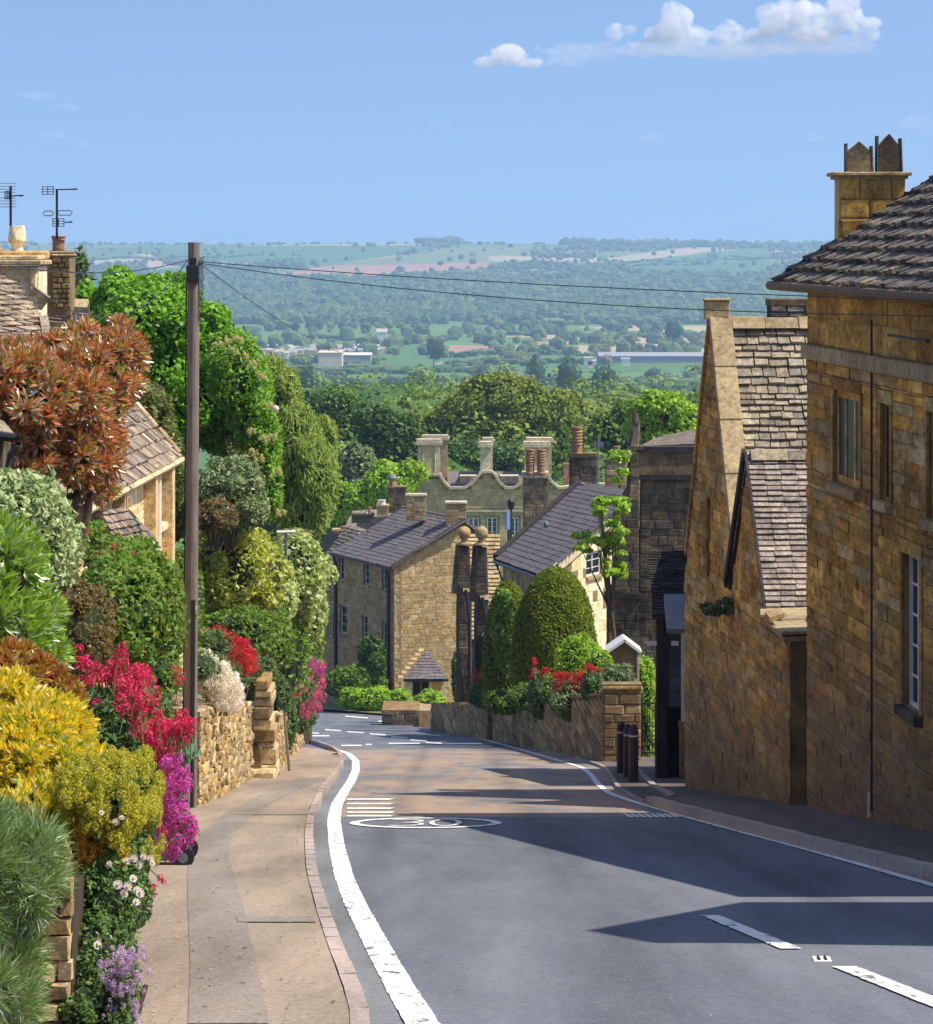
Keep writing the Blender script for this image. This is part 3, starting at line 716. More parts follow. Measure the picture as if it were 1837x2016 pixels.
def tri(name, pts, h=.008):
    P3 = [GP(u, v) for u, v in pts]; o = obj_np(name, [(p.x, p.y, gz(p.y)+h) for p in P3], [tuple(range(len(P3)))], MATS['road_paint']); return prop(o, kind='structure')
for v in (1574,1583,1592,1600,1607): tri('road_marking', [(682,v+1.6),(776-(v % 3)*4,v+1.6),(778,v-1.2),(684,v-1.2)])
for k in range(8): tri('road_marking', [(1226+k*13,1603),(1240+k*13,1610),(1249+k*13,1610),(1233+k*13,1603)])
for a in ((596,1442),(640,1437),(684,1441),(728,1445),(770,1451),(808,1457),(838,1462)): tri('road_marking', [(a[0],a[1]-1.2),(a[0]+32,a[1]+1.0),(a[0]+32,a[1]+3.0),(a[0],a[1]+.8)])
for a in ((596,1449,52),(672,1468,40),(720,1466,12),(765,1464,62)): tri('road_marking', [(a[0],a[1]-1.1),(a[0]+a[2],a[1]-1.1),(a[0]+a[2],a[1]+1.2),(a[0],a[1]+1.2)])
for a in ((680,1410),(745,1420)): tri('road_marking', [(a[0],a[1]-1),(a[0]+45,a[1]+3),(a[0]+45,a[1]+5),(a[0],a[1]+1)])
# speed roundel with the number 30, drawn long for a driver's low eye
def roundel():
    c = GP(838, 1621); Yc, Xc = c.y, c.x; y0, y1 = GY(1632), GY(1611); ry = (y1-y0)/2; rx = .92; n = 48; h = .010
    V, Fq = [], []
    for k in range(n):
        a = 2*math.pi*k/n
        for s_ in (1, .87): 
            sy = 1 if s_ == 1 else .80
            x, y = Xc+rx*s_*math.cos(a), Yc+ry*sy*math.sin(a); V.append((x, y, gz(y)+h))
    for k in range(n): a, b = 2*k, 2*((k+1) % n); Fq.append((a, b, b+1, a+1))
    o = obj_np('speed_roundel', V, Fq, MATS['road_paint']); prop(o, kind='structure')
    def stroke(pts, w, closed=False):
        V, Fq = [], []; P2 = [Vector((Xc+x, Yc+y*ry)) for x, y in pts]; m = len(P2)
        for i, p in enumerate(P2):
            a = P2[(i-1) % m] if closed or i else p; b = P2[(i+1) % m] if closed or i < m-1 else p
            d = (b-a); d.y *= .25; nn = Vector((-d.y, d.x)).normalized()
            for s_ in (-1, 1): x, y = p.x+nn.x*w*s_, p.y+nn.y*w*s_*2.2; V.append((x, y, gz(y)+h+.002))
        for i in range(m if closed else m-1): a, b = 2*i, 2*((i+1) % m); Fq.append((a, a+1, b+1, b))
        q = obj_np('digit', V, Fq, MATS['road_paint'], o)
    three = [(-.42,.50),(-.30,.58),(-.14,.55),(-.06,.42),(-.06,.22),(-.14,.08),(-.26,.04),(-.14,-.02),(-.05,-.14),(-.04,-.34),(-.12,-.50),(-.28,-.57),(-.43,-.50)]
    zero = [(.24+.17*math.cos(a), .57*math.sin(a)) for a in np.linspace(0, 2*math.pi, 20)[:-1]]
    stroke(three, .032); stroke(zero, .032, True)
roundel()
# garden bank behind the roadside wall
V, Fq = [], []; yy = list(np.arange(6, YMOUTH+4, 1.5))
for y in yy:
    for dx, hh in ((.15, PH+.75), (.6, 1.15), (2, 1.5), (5, 1.9), (14, 2.5), (60, 5)): V.append((XPL(y)-dx, y, gz(y)+hh))
n6 = 6
for i in range(len(yy)-1):
    for k in range(n6-1): q = i*n6+k; Fq.append((q, q+1, q+n6+1, q+n6))
o = obj_np('garden_bank', V, Fq, m_plain('garden_soil', (.075,.06,.03), .95, .4, 3), smooth=True); prop(o, kind='structure')
# reflecting road stud
s = GP(1618, 1891); t = Thing('road_stud', 'white cat\'s eye stud set between two centre dashes of the road', 'road stud', s)
m = MB(); m.box((s.x-.055, s.y-.07, s.z), (s.x+.055, s.y+.07, s.z+.014)); m.build('casing', MATS['white_paint'], t, bevel=.006)
for dx in (-.02, .02):
    m = MB(); m.tube([(s.x+dx, s.y-.06, s.z+.018), (s.x+dx, s.y+.03, s.z+.018)], .008, 8); m.build('reflector', MATS['glass'], t)
# ================================================================== THE STREET HOUSES (shaded side)
def win(parent, fr, x0, x1, y0, y1, deep, mull=0, rows=1, frame_mat=None, glass=None, fd=.04, sill=True, bar=.035, surround=None, sillmat=None, sill_out=.10, name='window'):
    """frame part, panes and sill as sub-parts; real recess"""
    frame_mat = frame_mat or MATS['stone_ashlar']; glass = glass or MATS['glass']
    m = MB(); xs = np.linspace(x0, x1, mull+2); w = bar
    def bx(a, b, c, d, z0, z1): m.obox(fr.p((a+b)/2, (c+d)/2, (z0+z1)/2), fr.x*(b-a)/2, fr.y*(d-c)/2, fr.z*(z1-z0)/2)
    z0, z1 = -deep-.03, -deep+fd
    bx(x0, x0+w, y0, y1, z0, z1); bx(x1-w, x1, y0, y1, z0, z1); bx(x0+w, x1-w, y1-w, y1, z0, z1); bx(x0+w, x1-w, y0, y0+w, z0, z1)
    for x in xs[1:-1]: bx(x-w/2, x+w/2, y0+w, y1-w, z0, z1)
    o = m.build(name, frame_mat, parent)
    for k in range(mull+1):
        a, b = xs[k]+w/2, xs[k+1]-w/2
        p = MB(); p.obox(fr.p((a+b)/2, (y0+y1)/2, -deep), fr.x*((b-a)/2), fr.y*((y1-y0)/2-w*.5), fr.z*.005); p.build('pane', glass, o)
    if rows > 1:
        q = MB()
        for r_ in range(1, rows):
            y = y0+(y1-y0)*r_/rows; q.obox(fr.p((x0+x1)/2, y, -deep+.012), fr.x*((x1-x0)/2-w), fr.y*.011, fr.z*.012)
        q.build('glazing_bar', frame_mat, o)
    if sill:
        q = MB(); q.obox(fr.p((x0+x1)/2, y0-.06, -deep/2+sill_out/2), fr.x*((x1-x0)/2+.07), fr.y*.055, fr.z*(deep/2+sill_out/2)); q.build('sill', sillmat or MATS['stone_warm'], o, bevel=.01)
    return o
# ---- big hipped house -------------------------------------------------------------------------
HX = lambda Y: 4.33+(45.4-Y)*.069
A0 = Vector((HX(45.4), 45.4, 0)); A1 = Vector((HX(27.5), 27.5, 0)); dirA = (A1-A0).normalized(); LA = (A1-A0).length
frA = Fr((A0.x, A0.y, 0), dirA)                    # x runs towards the camera along the street front, z outward (-X)
if frA.z.x > 0: frA.z = -frA.z
EZ = -.50
def sA(u):                                         # distance along the front where picture column u lies
    Y = (4.33+45.4*.069)/((u-CU)/F+.069); return (45.4-Y)/abs(dirA.y)
t = Thing('hipped_house', 'tall shaded ochre stone house with hipped stone slate roof and mullioned windows', 'house', (A0.x, A0.y, gz(45.4)))
wz = lambda s, v: ZV(v, 45.4-s*abs(dirA.y))
g1 = gz(45.4)-.2
s1a, s1b = sA(1643), sA(1695); s2a, s2b = sA(1737), sA(1755); s3a = sA(1829); s4a, s4b = sA(1780), sA(1814)
WT, WB = -1.76, -2.88
holes = [(s1a, s1b, WB, WT), (s2a, s2b, WB, WT-.03), (s3a, s3a+1.8, WB, WT), (s4a, s4b, -5.02, -3.36), (s3a+4.5, s3a+6.3, WB, WT), (s4b+4.2, s4b+5.1, -4.6, -3.0)]
polyA = [(0, g1), (LA, gz(27.5)-.2), (LA, EZ), (0, EZ)]
wall_face(t, frA, polyA, holes, MATS['mortar_dark'], thick=.4)
SC = -1.36                                         # string course
up = [r for r in layout([(0, SC+.1), (LA, SC+.1), (LA, EZ), (0, EZ)], [], (.26,.34), (.7,1.3), 2)]
blocks(t, frA, up, MATS['stone_ashlar'], depth_=.016, jitter=.004, gap=.014, name='ashlar_block', limit=120)
lo_holes = [(h[0]-.14, h[1]+.14, h[2]-.12, h[3]+.16) for h in holes]
low = layout([(0, g1), (LA, gz(27.5)-.2), (LA, SC-.1), (0, SC-.1)], lo_holes, (.12,.19), (.35,1.25), 4)
blocks(t, frA, low, MATS['stone_street'], depth_=.022, jitter=.014, gap=.008, limit=300, seed=8)
m = MB(); m.obox(frA.p(LA/2, SC, .045), frA.x*LA/2, frA.y*.095, frA.z*.045); m.build('string_course', MATS['stone_warm'], t, bevel=.015)
for h in holes:                                     # dressed surrounds
    for nm, a, b, c, d in (('jamb', h[0]-.13, h[0], h[2], h[3]), ('jamb', h[1], h[1]+.13, h[2], h[3]), ('lintel', h[0]-.13, h[1]+.13, h[3], h[3]+.15)):
        m = MB(); m.obox(frA.p((a+b)/2, (c+d)/2, .0), frA.x*((b-a)/2-.002), frA.y*((d-c)/2-.002), frA.z*.026); m.build(nm, MATS['stone_street'], t)
win(t, frA, *holes[0], .05, mull=2, bar=.09, rows=1, fd=.016); win(t, frA, *holes[1], .05, mull=0, bar=.03, fd=.016)
win(t, frA, *holes[2], .05, mull=2, bar=.09, fd=.016); win(t, frA, *holes[4], .20, mull=2, bar=.10)
win(t, frA, *holes[3], .10, mull=1, rows=5, bar=.045, frame_mat=MATS['white_paint'], glass=MATS['glass'], sillmat=MATS['stone_dark'])
win(t, frA, *holes[5], .22, mull=1, rows=5, bar=.045, frame_mat=MATS['white_paint'])
m = MB()
for f in (.02, .98): m.box((0,0,0), (0,0,0)) if False else None
# far end wall and back walls
m = MB(); bx = 8.5; m.prism([frA.p(.03, g1, -.41), frA.p(.03, EZ, -.41), frA.p(.03, EZ, -.41)+Vector((bx, .4, 0)), frA.p(.03, g1, -.41)+Vector((bx, .4, 0))], (0,-.4,0)); m.build('end_wall', MATS['stone_dark'], t)
m = MB(); m.prism([frA.p(LA, g1+2, -.41), frA.p(LA, EZ, -.41), frA.p(LA, EZ, -.41)+Vector((bx, .4, 0)), frA.p(LA, g1+2, -.41)+Vector((bx, .4, 0))], (0,.4,0)); m.build('end_wall', MATS['stone_dark'], t)
# roof: eave overhang .34, hipped far end
OV = .36; tp = .743; ew = 4.6
e0 = frA.p(-OV, EZ, OV); e1 = frA.p(LA+OV, EZ, OV); inn = -frA.z
r0 = frA.p(-OV+ew, EZ+ew*tp, OV-ew); r1 = frA.p(LA+OV-ew, EZ+ew*tp, OV-ew)
slab(t, [e0, e1, r1, r0], .06, MATS['joint_slate'])
b0 = e0+inn*ew*2; b1 = e1+inn*ew*2
slab(t, [e0, r0, b0], .06, MATS['joint_slate']); slab(t, [e1, r1, b1], .06, MATS['joint_slate']); slab(t, [b0, r0, r1, b1], .06, MATS['joint_slate'])
ysl = (inn+Vector((0,0,tp))).normalized(); LR = LA+2*OV; sl = ew*math.sqrt(1+tp*tp)
def roof_frame(o, x, y):
    f = Fr(o, x, y)
    if f.z.z < 0: f.z = -f.z
    return f
fr = roof_frame(e0, frA.x, ysl)
tiles(t, fr, [(0,0),(LR,0),(LR-ew,sl),(ew,sl)], [], MATS['slate_hip'], (.20,.25), (.14,.30), th=.075, limit=300, over=.28, gap=.012, lift=.03)
fe = roof_frame(e0, inn, (frA.x+Vector((0,0,tp))).normalized())
tiles(t, fe, [(0,0),(2*ew,0),(ew,sl)], [], MATS['slate_hip'], (.20,.25), (.2,.4), th=.05, limit=10)
fe2 = roof_frame(e1, inn, (-frA.x+Vector((0,0,tp))).normalized())
tiles(t, fe2, [(0,0),(2*ew,0),(ew,sl)], [], MATS['slate_hip'], (.20,.25), (.2,.4), th=.05, limit=10)
m = MB(); m.tube([e0+Vector((0,0,.03)), r0+Vector((0,0,.04))], .035, 6); m.build('hip_ridge', MATS['joint_slate'], t)
m = MB(); gy = e0+frA.z*.05; m.tube([e0+frA.z*.06-frA.x*.05+Vector((0,0,-.03)), e1+frA.z*.06+Vector((0,0,-.03))], .058, 8); m.build('gutter', m_plain('gutter_rust', (.15,.085,.035), .7, .5, 12), t)
for k in range(14):                                 # gutter brackets and rafter feet
    s_ = .1+k*.62; m = MB(); m.bar(frA.p(s_, EZ-.03, OV-.03), frA.p(s_, EZ-.06, .02), .05, .06); m.build('rafter_foot', MATS['joint_slate'], t)
m = MB(); m.box((0,0,0),(0,0,0)) if False else None
sp = sA(1728); m.tube([frA.p(sp, SC+.5, .07), frA.p(sp, gz(41)+.3, .07)], .014, 6); m.build('cable', MATS['black_iron'], t)
m = MB(); m.tube([frA.p(sA(1836), -1.02, .05), frA.p(sA(1800), -.98, .28)], .018, 6); m.build('wall_bracket', MATS['black_iron'], t)
m = MB(); sp2 = sA(1722); m.tube([frA.p(sp2, ZV(1552,41), .06), frA.p(sp2, ZV(1602,41), .06)], .022, 8); m.build('vent_pipe', MATS['stone_manor_trim'], t)
# chimney of the hipped house
cx0, cx1, cy0, cy1 = XU(1651,44.6), XU(1783,44.6), 44.6, 45.3; ztop = ZV(352,44.6)
m = MB(); m.box((cx0+.02, cy0+.02, -1.2), (cx1-.02, cy1-.02, ztop)); ch = m.build('chimney', MATS['mortar_pale'], t)
frc = Fr((cx0, cy0, -1.2), (1,0,0)); frc.z = Vector((0,-1,0)); g_ = ztop+1.2
blocks(ch, frc, layout([(0,0),(cx1-cx0,0),(cx1-cx0,g_),(0,g_)], [], (.23,.27), (.26,.42), 5), MATS['stone_ashlar'], depth_=.03, jitter=.003, gap=.012, name='ashlar_block')
m = MB(); z = ztop
m.prism([(cx0-.05, cy0-.05, z),(cx1+.05, cy0-.05, z),(cx1+.10, cy0-.1, z+.035),(cx0-.10, cy0-.1, z+.035)], (0, cy1-cy0+.12, 0)) if False else None
m.box((cx0-.03, cy0-.03, z), (cx1+.03, cy1+.03, z+.04)); m.box((cx0-.075, cy0-.075, z+.04), (cx1+.075, cy1+.075, z+.085)); m.build('chimney_cap', MATS['stone_warm'], ch, bevel=.008)
for (ua, ub, vt) in ((1666,1714,278),(1727,1771,263)):  # stone hoods, two slabs leaning into a point
    xa, xb = XU(ua,44.9), XU(ub,44.9); zt = ZV(vt,44.9); zb = z+.085; zs = zb+(zt-zb)*.68; xm = (xa+xb)/2
    m = MB(); m.prism([(xa-.01,44.78,zb),(xb+.01,44.78,zb),(xb-.01,44.78,zs),(xm,44.78,zt),(xa+.01,44.78,zs)], (0,.07,0)); hd_ = MB(); hd_.prism([(xa+.01,45.06,zb),(xb-.01,45.06,zb),(xb-.02,45.06,zs),(xm,45.06,zt-.02),(xa+.02,45.06,zs)], (0,.06,0))
    hd = m.build('chimney_hood', MATS['stone_dark'], ch, bevel=.01); hd_.build('hood_back', MATS['stone_dark'], ch, bevel=.01)
    m = MB(); m.bar((xa-.005,44.9,zb), (xa-.005,44.9,zt-.03), .02, .25); m.bar((xb+.02,44.9,zb), (xb+.005,44.9,zt-.06), .02, .25); m.build('side_slab', MATS['stone_dark'], hd)
m = MB(); m.bar((XU(1718,44.9),44.95,z+.085),(XU(1716,44.9),44.95,ZV(312,44.9)), .03); m.bar((XU(1705,44.9),44.95,ZV(311,44.9)),(XU(1722,44.9),44.95,ZV(311,44.9)), .012); m.build('flue_strap', MATS['black_iron'], ch)

# ---- gabled house with stone slate roof ---------------------------------------------------------
KS = .065; BX = lambda Y: 3.55+(57.2-Y)*KS
def sB(u): Y = (3.55+57.2*KS)/((u-CU)/F+KS); return Y
b0_ = Vector((BX(57.6), 57.6, 0)); b1_ = Vector((BX(46.9), 46.9, 0)); dB = (b1_-b0_).normalized()
frB = Fr((b0_.x, b0_.y, 0), dB); 
if frB.z.x > 0: frB.z = -frB.z
SB = lambda Y: (57.6-Y)/abs(dB.y)
t = Thing('gabled_house', 'steep gabled stone house with mossy stone slate roof beside the hipped house', 'house', (b0_.x, b0_.y, gz(57.6)))
ap = (SB(54.45), -1.16); ff = (SB(57.3), -5.0); nf = (SB(51.55), -5.0); gb = lambda Y: gz(Y)-.2
polyB = [(0, gb(57.6)), (SB(50.9), gb(50.9)), (SB(50.9), -5.3), (nf[0], -5.3), nf, ap, (ff[0], ff[1]), (0, -5.3)]
hB = [(SB(54.9), SB(54.55), -5.1, -3.9)]
wall_face(t, frB, polyB, hB, MATS['mortar_dark'], thick=.32)
blocks(t, frB, layout(polyB, [(hB[0][0]-.05, hB[0][1]+.05, hB[0][2]-.05, hB[0][3]+.05)], (.11,.20), (.35,1.1), 6), MATS['stone_street'], depth_=.022, jitter=.014, gap=.008, seed=4, limit=300)
m = MB(); m.obox(frB.p((hB[0][0]+hB[0][1])/2, -4.5, -.2), frB.x*.19, frB.y*.62, frB.z*.01); m.build('window', MATS['glass'], t)
# roof slopes: ridge runs away from the street (+X)
RX = 4.6
def gable_roof(t, fr, apex, lfoot, rfoot, length, mat, row, wid, th, dens_limit, far_mat=None, over=0.0, setback=.0, units=TILES):
    """fr: gable wall frame; ridge runs along -fr.z; returns nothing"""
    inn = -fr.z
    A = fr.p(apex[0], apex[1], -setback); Rr = A+inn*length
    for foot, lim in ((rfoot, dens_limit), (lfoot, 5)):
        Fp = fr.p(foot[0], foot[1], -setback); dn = (Fp-A); L = dn.length; ydir = -dn.normalized()
        slab(t, [Fp, Fp+inn*length, Rr, A], .08, MATS['joint_slate'])
        f2 = roof_frame(Fp, inn, ydir); tiles(t, f2, [(0,0),(length,0),(length,L),(0,L)], [], mat, row, wid, units, th=th, limit=lim, gap=.012 if units is TILES else .004)
gable_roof(t, frB, (ap[0], ap[1]-.12), (ff[0]-.1, ff[1]-.2), (nf[0], nf[1]+.1), RX, MATS['slate_stone'], (.10,.19), (.13,.30), .055, 300, setback=.3)
def coping(t, fr, p, q, wid_, mat, n=7, th=.09, out=.05, proud=.06, name='coping_stone'):
    """coping slabs up a gable verge from p to q (frame coords)"""
    a, b = Vector(p), Vector(q); d = (b-a); L = d.length; dn = d.normalized(); nrm = Vector((-dn.y, dn.x)); nrm = nrm if nrm.y > 0 else -nrm
    g = random.Random(3)
    for k in range(n):
        c = a.lerp(b, (k+.5)/n)+nrm*(th*.5+g.uniform(0,.012)); m = MB()
        m.obox(fr.p(c.x, c.y, out-wid_/2), (fr.x*dn.x+fr.y*dn.y)*(L/n/2-.006), (fr.x*nrm.x+fr.y*nrm.y)*(th/2), fr.z*(wid_/2)); m.build(name, mat, t, bevel=.012)
coping(t, frB, nf, ap, .34, MATS['stone_coping'], 5, .13); coping(t, frB, ff, ap, .34, MATS['stone_street'], 7, .12)
m = MB(); k0 = frB.p(ap[0], ap[1]+.02, .04); m.obox(k0+Vector((.12,0,.13)), (.19,0,0), (0,.13,0), (0,0,.14)); m.obox(k0+Vector((.12,0,.29)), (.21,0,0), (0,.15,0), (0,0,.02)); m.build('apex_stone', MATS['stone_warm'], t, bevel=.015)
# ridge tiles
def ridge(t, a, b, n, mat, r=.10, name='ridge_tile'):
    a, b = Vector(a), Vector(b); L = (b-a).length/n; d = (b-a).normalized(); side = d.cross(Vector((0,0,1))).normalized(); g = random.Random(2)
    for k in range(n):
        c0 = a+d*(k*L+.006); w = r*g.uniform(.95, 1.08); m = MB(); zz = Vector((0,0,1))*g.uniform(0, .012)
        m.prism([c0-side*w*1.25-Vector((0,0,w*.75))+zz, c0-side*w*.45+Vector((0,0,w*.42))+zz, c0+side*w*.45+Vector((0,0,w*.42))+zz, c0+side*w*1.25-Vector((0,0,w*.75))+zz, c0+Vector((0,0,-w*.1))+zz], d*(L-.012)); m.build(name, mat, t)
A_ = frB.p(ap[0], ap[1]-.02, -.3); ridge(t, A_, A_-frB.z*RX, 9, MATS['stone_coping'], .14)
# rear stack: rises above the roof in thin courses
ux0, ux1 = XU(1514,56.5), XU(1600,56.5); m = MB(); m.box((ux0, 56.2, -3), (ux1+.5, 56.9, ZV(600,56.5))); ch = m.build('chimney', MATS['joint_slate'], t)
frc = Fr((ux0, 56.2, -2.2), (1,0,0)); frc.z = Vector((0,-1,0)); hh = ZV(602,56.5)+2.2
blocks(ch, frc, layout([(0,0),(ux1-ux0+.5,0),(ux1-ux0+.5,hh),(0,hh)], [], (.07,.10), (.12,.30), 5), MATS['slate_stone'], ROUGH, depth_=.05, jitter=.02, name='stone', limit=90, minpx=5)
m = MB(); m.box((ux0-.02, 56.14, ZV(602,56.5)), (ux1+.52, 56.95, ZV(588,56.5))); m.build('chimney_cap', MATS['stone_dark'], ch, bevel=.01)
m = MB(); m.box((4.75, 59.6, gz(66)-1), (9, 72.5, gz(66)+5.6)); m.build('hidden_wing', MATS['stone_dark'], t)  # unseen body added behind the house to throw its shadow on the road
slab(t, [(4.6,59.4,gz(66)+5.6),(4.6,72.7,gz(66)+5.6),(7,72.7,gz(66)+7.2),(7,59.4,gz(66)+7.2)], .1, MATS['slate_hip'], 'hidden_roof')  # roof of that added, unseen body
# ---- annex with regular slates --------------------------------------------------------------------
t = Thing('gabled_annex', 'narrow stone annex with regular grey slate rows between the gabled house and hipped house', 'outbuilding', tuple(frB.p(SB(50.9), gb(50.9), 0)))
ap2 = (SB(50.2), -2.98); ff2 = (SB(52.1), -4.98); nf2 = (SB(48.35), -5.0); pro = .05
frC = Fr(frB.p(0, 0, pro), dB); frC.z = frB.z
polyC = [(SB(50.88), gb(50.9)), (SB(46.4), gb(46.4)), (SB(46.4), -5.16), (SB(47.7), -5.12), nf2, ap2, (SB(50.88), -3.72)]
wall_face(t, frC, polyC, [], MATS['mortar_dark'], thick=.32)
blocks(t, frC, layout(polyC, [], (.13,.18), (.45,1.1), 9), MATS['stone_street'], depth_=.018, gap=.012, seed=14, limit=260)
m = MB(); m.prism([frC.p(ff2[0], ff2[1], -.02), frC.p(SB(50.9), -5.3, -.02), frC.p(SB(50.86), -3.74, -.02)], -frC.z*.3); m.build('gable_cheek', MATS['stone_street'], t)
gable_roof(t, frC, ap2, ff2, nf2, 3.2, MATS['slate_annex'], (.094,.097), (.20,.24), .04, 300, setback=-.02, units=SLATES)
m = MB(); m.bar(frC.p(ff2[0], ff2[1]+.03, .06), frC.p(ap2[0], ap2[1]+.05, .06), .05, .16); m.bar(frC.p(nf2[0], nf2[1]+.03, .04), frC.p(ap2[0], ap2[1]+.05, .04), .04, .05); m.build('verge', MATS['slate_dark'], t)
A_ = frC.p(ap2[0], ap2[1]+.03, -.02); ridge(t, A_, A_-frC.z*3.2, 6, MATS['slate_stone'], .11)
q0, q1 = frC.p(SB(48.3), -4.99, .10), frC.p(SB(46.35), -5.10, .10); q3, q2 = q0-frC.z*1.7+Vector((0,0,.05)), q1-frC.z*1.7+Vector((0,0,.05))
slab(t, [q0, q1, q2, q3], .06, MATS['stone_warm'], 'lean_to_roof'); g = random.Random(8)   # big ragged slabs
for k in range(4):
    a, b = (k+.02)/4, (k+.98)/4; m = MB(); o_ = Vector((0,0,.012+.012*(k % 2))); m.prism([q0.lerp(q1, a)+o_+frC.z*g.uniform(0,.09), q0.lerp(q1, b)+o_+frC.z*g.uniform(0,.09), q3.lerp(q2, b)+o_, q3.lerp(q2, a)+o_], (0,0,.05)); m.build('roof_slab', MATS['stone_coping'], t, bevel=.01)
m = MB(); m.obox(q0.lerp(q1, .45)+Vector((.05,-.02,.12)), (.10,.02,.03), (-.02,.14,.02), (0,0,.035)); m.build('loose_slab', MATS['stone_warm'], t)
m = MB(); c = frB.p(SB(46.95), gz(47)+.18, -.30); m.obox(c, (.28,0,0), (0,.12,0), (0,0,.12)); m.build('step', MATS['stone_dark'], t, bevel=.02)
m = MB(); m.box((4.75, 46.6, gz(46.6)-.1), (6.5, 46.8, -5.0)); m.build('passage_wall', MATS['stone_dark'], t)
# tuft of weeds on the ledge
p = W(1420, 1196, 52.0); o = foliage(None, 'weed_tuft', [((p.x-.08,p.y,p.z),(.22,.2,.12)), ((p.x+.08,p.y,p.z+.02),(.16,.2,.13))], 900, .07, m_leaf('weed_leaf', [(.06,.10,.03),(.10,.13,.07),(.03,.05,.02)]), stuff=False, base=(p.x,p.y,p.z), aspect=.35)
prop(o, 'tuft of weeds sprouting from the shaded wall of the steep gabled house', 'plant')

# ---- neighbour up the hill, beyond the frame, whose gable throws its shadow on the road ------------
t = Thing('corner_house', 'stone house with a gable to the street uphill of the hipped house', 'house', (5.9, 22, gz(22)))
frD = Fr((5.7, 26.2, 0), (0.02,-1,0)); frD.z = Vector((-1,0,0))
g0 = gz(26.2)-.2; pD = [(0, g0), (4.4, gz(21.8)-.2), (4.4, gz(22)+6.9), (3.4, gz(22)+7.25), (0, gz(26)+5.35)]
wall_face(t, frD, pD, [(1.2,2.2,-2.0,-.8)], MATS['mortar_dark'], thick=.4); blocks(t, frD, layout(pD, [(1.1,2.3,-2.1,-.7)], (.15,.24), (.25,.55), 31), MATS['stone_street'], depth_=.02)
win(t, frD, 1.2,2.2,-2.0,-.8, .2, mull=1, bar=.08)
slab(t, [frD.p(3.4, gz(22)+7.3, 0), frD.p(3.4, gz(22)+7.3, -6), frD.p(-.1, gz(26)+5.35, -6), frD.p(-.1, gz(26)+5.35, 0)], .12, MATS['slate_hip'])
slab(t, [frD.p(3.4, gz(22)+7.3, 0), frD.p(3.4, gz(22)+7.3, -6), frD.p(4.5, gz(22)+6.9, -6), frD.p(4.5, gz(22)+6.9, 0)], .12, MATS['slate_hip'])
m = MB(); m.box((6.1, 21.8, gz(22)), (11.5, 26.2, gz(26)+5.3)); m.build('body_wall', MATS['stone_street'], t)
# ================================================================== MIDDLE DISTANCE
LM = {}
def leafm(name, cols, **k): LM[name] = m_leaf(name, cols, **k); return LM[name]
leafm('yew', [(.07,.11,.010),(.11,.155,.012),(.17,.20,.016),(.08,.12,.012)], trans=.3, gloss=.1)
leafm('lime_leaf', [(.18,.34,.02),(.26,.42,.03),(.13,.28,.02),(.32,.46,.05)], trans=.4)
leafm('mid_green', [(.07,.15,.018),(.10,.19,.022),(.14,.22,.03)], trans=.35)
leafm('deep_green', [(.035,.085,.014),(.055,.115,.018),(.085,.15,.025)], trans=.3)
leafm('olive', [(.11,.13,.03),(.15,.17,.045),(.08,.11,.025)], trans=.35)
leafm('oak_spring', [(.13,.18,.035),(.19,.24,.05),(.10,.15,.03),(.22,.26,.07)], trans=.3, gloss=.1)
leafm('grey_green', [(.14,.19,.10),(.19,.25,.14),(.10,.15,.07)], trans=.25)
leafm('valerian', [(.07,.13,.05),(.10,.17,.07),(.05,.10,.035)], trans=.3)
leafm('petal_red', [(.60,.03,.05),(.72,.05,.08),(.48,.02,.04)], trans=.3, gloss=.05)
leafm('petal_pink', [(.62,.10,.26),(.70,.16,.34),(.55,.07,.2)], trans=.3, gloss=.05)
def wallbox(t, name, fr, L, z0a, z0b, z1a, z1b, thick, mat, holes=(), stone=None, row=(.2,.3), wid=(.3,.6), depth_=.02, limit=200, seed=1, units=BLOCKS, gap=.012, pts=None):
    poly = pts or [(0, z0a), (L, z0b), (L, z1b), (0, z1a)]
    wall_face(t, fr, poly, list(holes), mat, thick=thick, name=name)
    if stone: blocks(t, fr, layout(poly, [(h[0]-.02, h[1]+.02, h[2]-.02, h[3]+.02) for h in holes], row, wid, seed), stone, units, depth_=depth_, gap=gap, seed=seed, limit=limit)
def cap(m, x0, x1, y0, y1, z, o=.06, h=.1): m.box((x0-o, y0-o, z), (x1+o, y1+o, z+h))
def stack(parent, u0, u1, v0, v1, Y, d, mat, body_stone=None, row=(.2,.28), wid=(.25,.5), capmat=None, base=None, capo=.06, caph=.1, zlow=None, name='chimney', standalone=None):
    """square chimney stack seen between picture columns u0,u1 and rows v0 (top), v1"""
    x0, x1 = XU(u0, Y), XU(u1, Y); z1, z0 = ZV(v0, Y), ZV(v1, Y); z0 = zlow if zlow is not None else z0
    m = MB(); m.box((x0, Y, z0), (x1, Y+d, z1-caph)); c = m.build(name, mat, parent)
    m = MB(); cap(m, x0, x1, Y, Y+d, z1-caph, capo, caph*.55); cap(m, x0, x1, Y, Y+d, z1-caph*.45, capo*.5, caph*.45); m.build('chimney_cap', capmat or mat, c)
    if body_stone:
        fr = Fr((x0, Y, z0), (1,0,0)); fr.z = Vector((0,-1,0))
        blocks(c, fr, layout([(0,0),(x1-x0,0),(x1-x0,z1-caph-z0),(0,z1-caph-z0)], [], row, wid, 3), body_stone, depth_=.025, limit=60)
    return c, (x0, x1, z1)
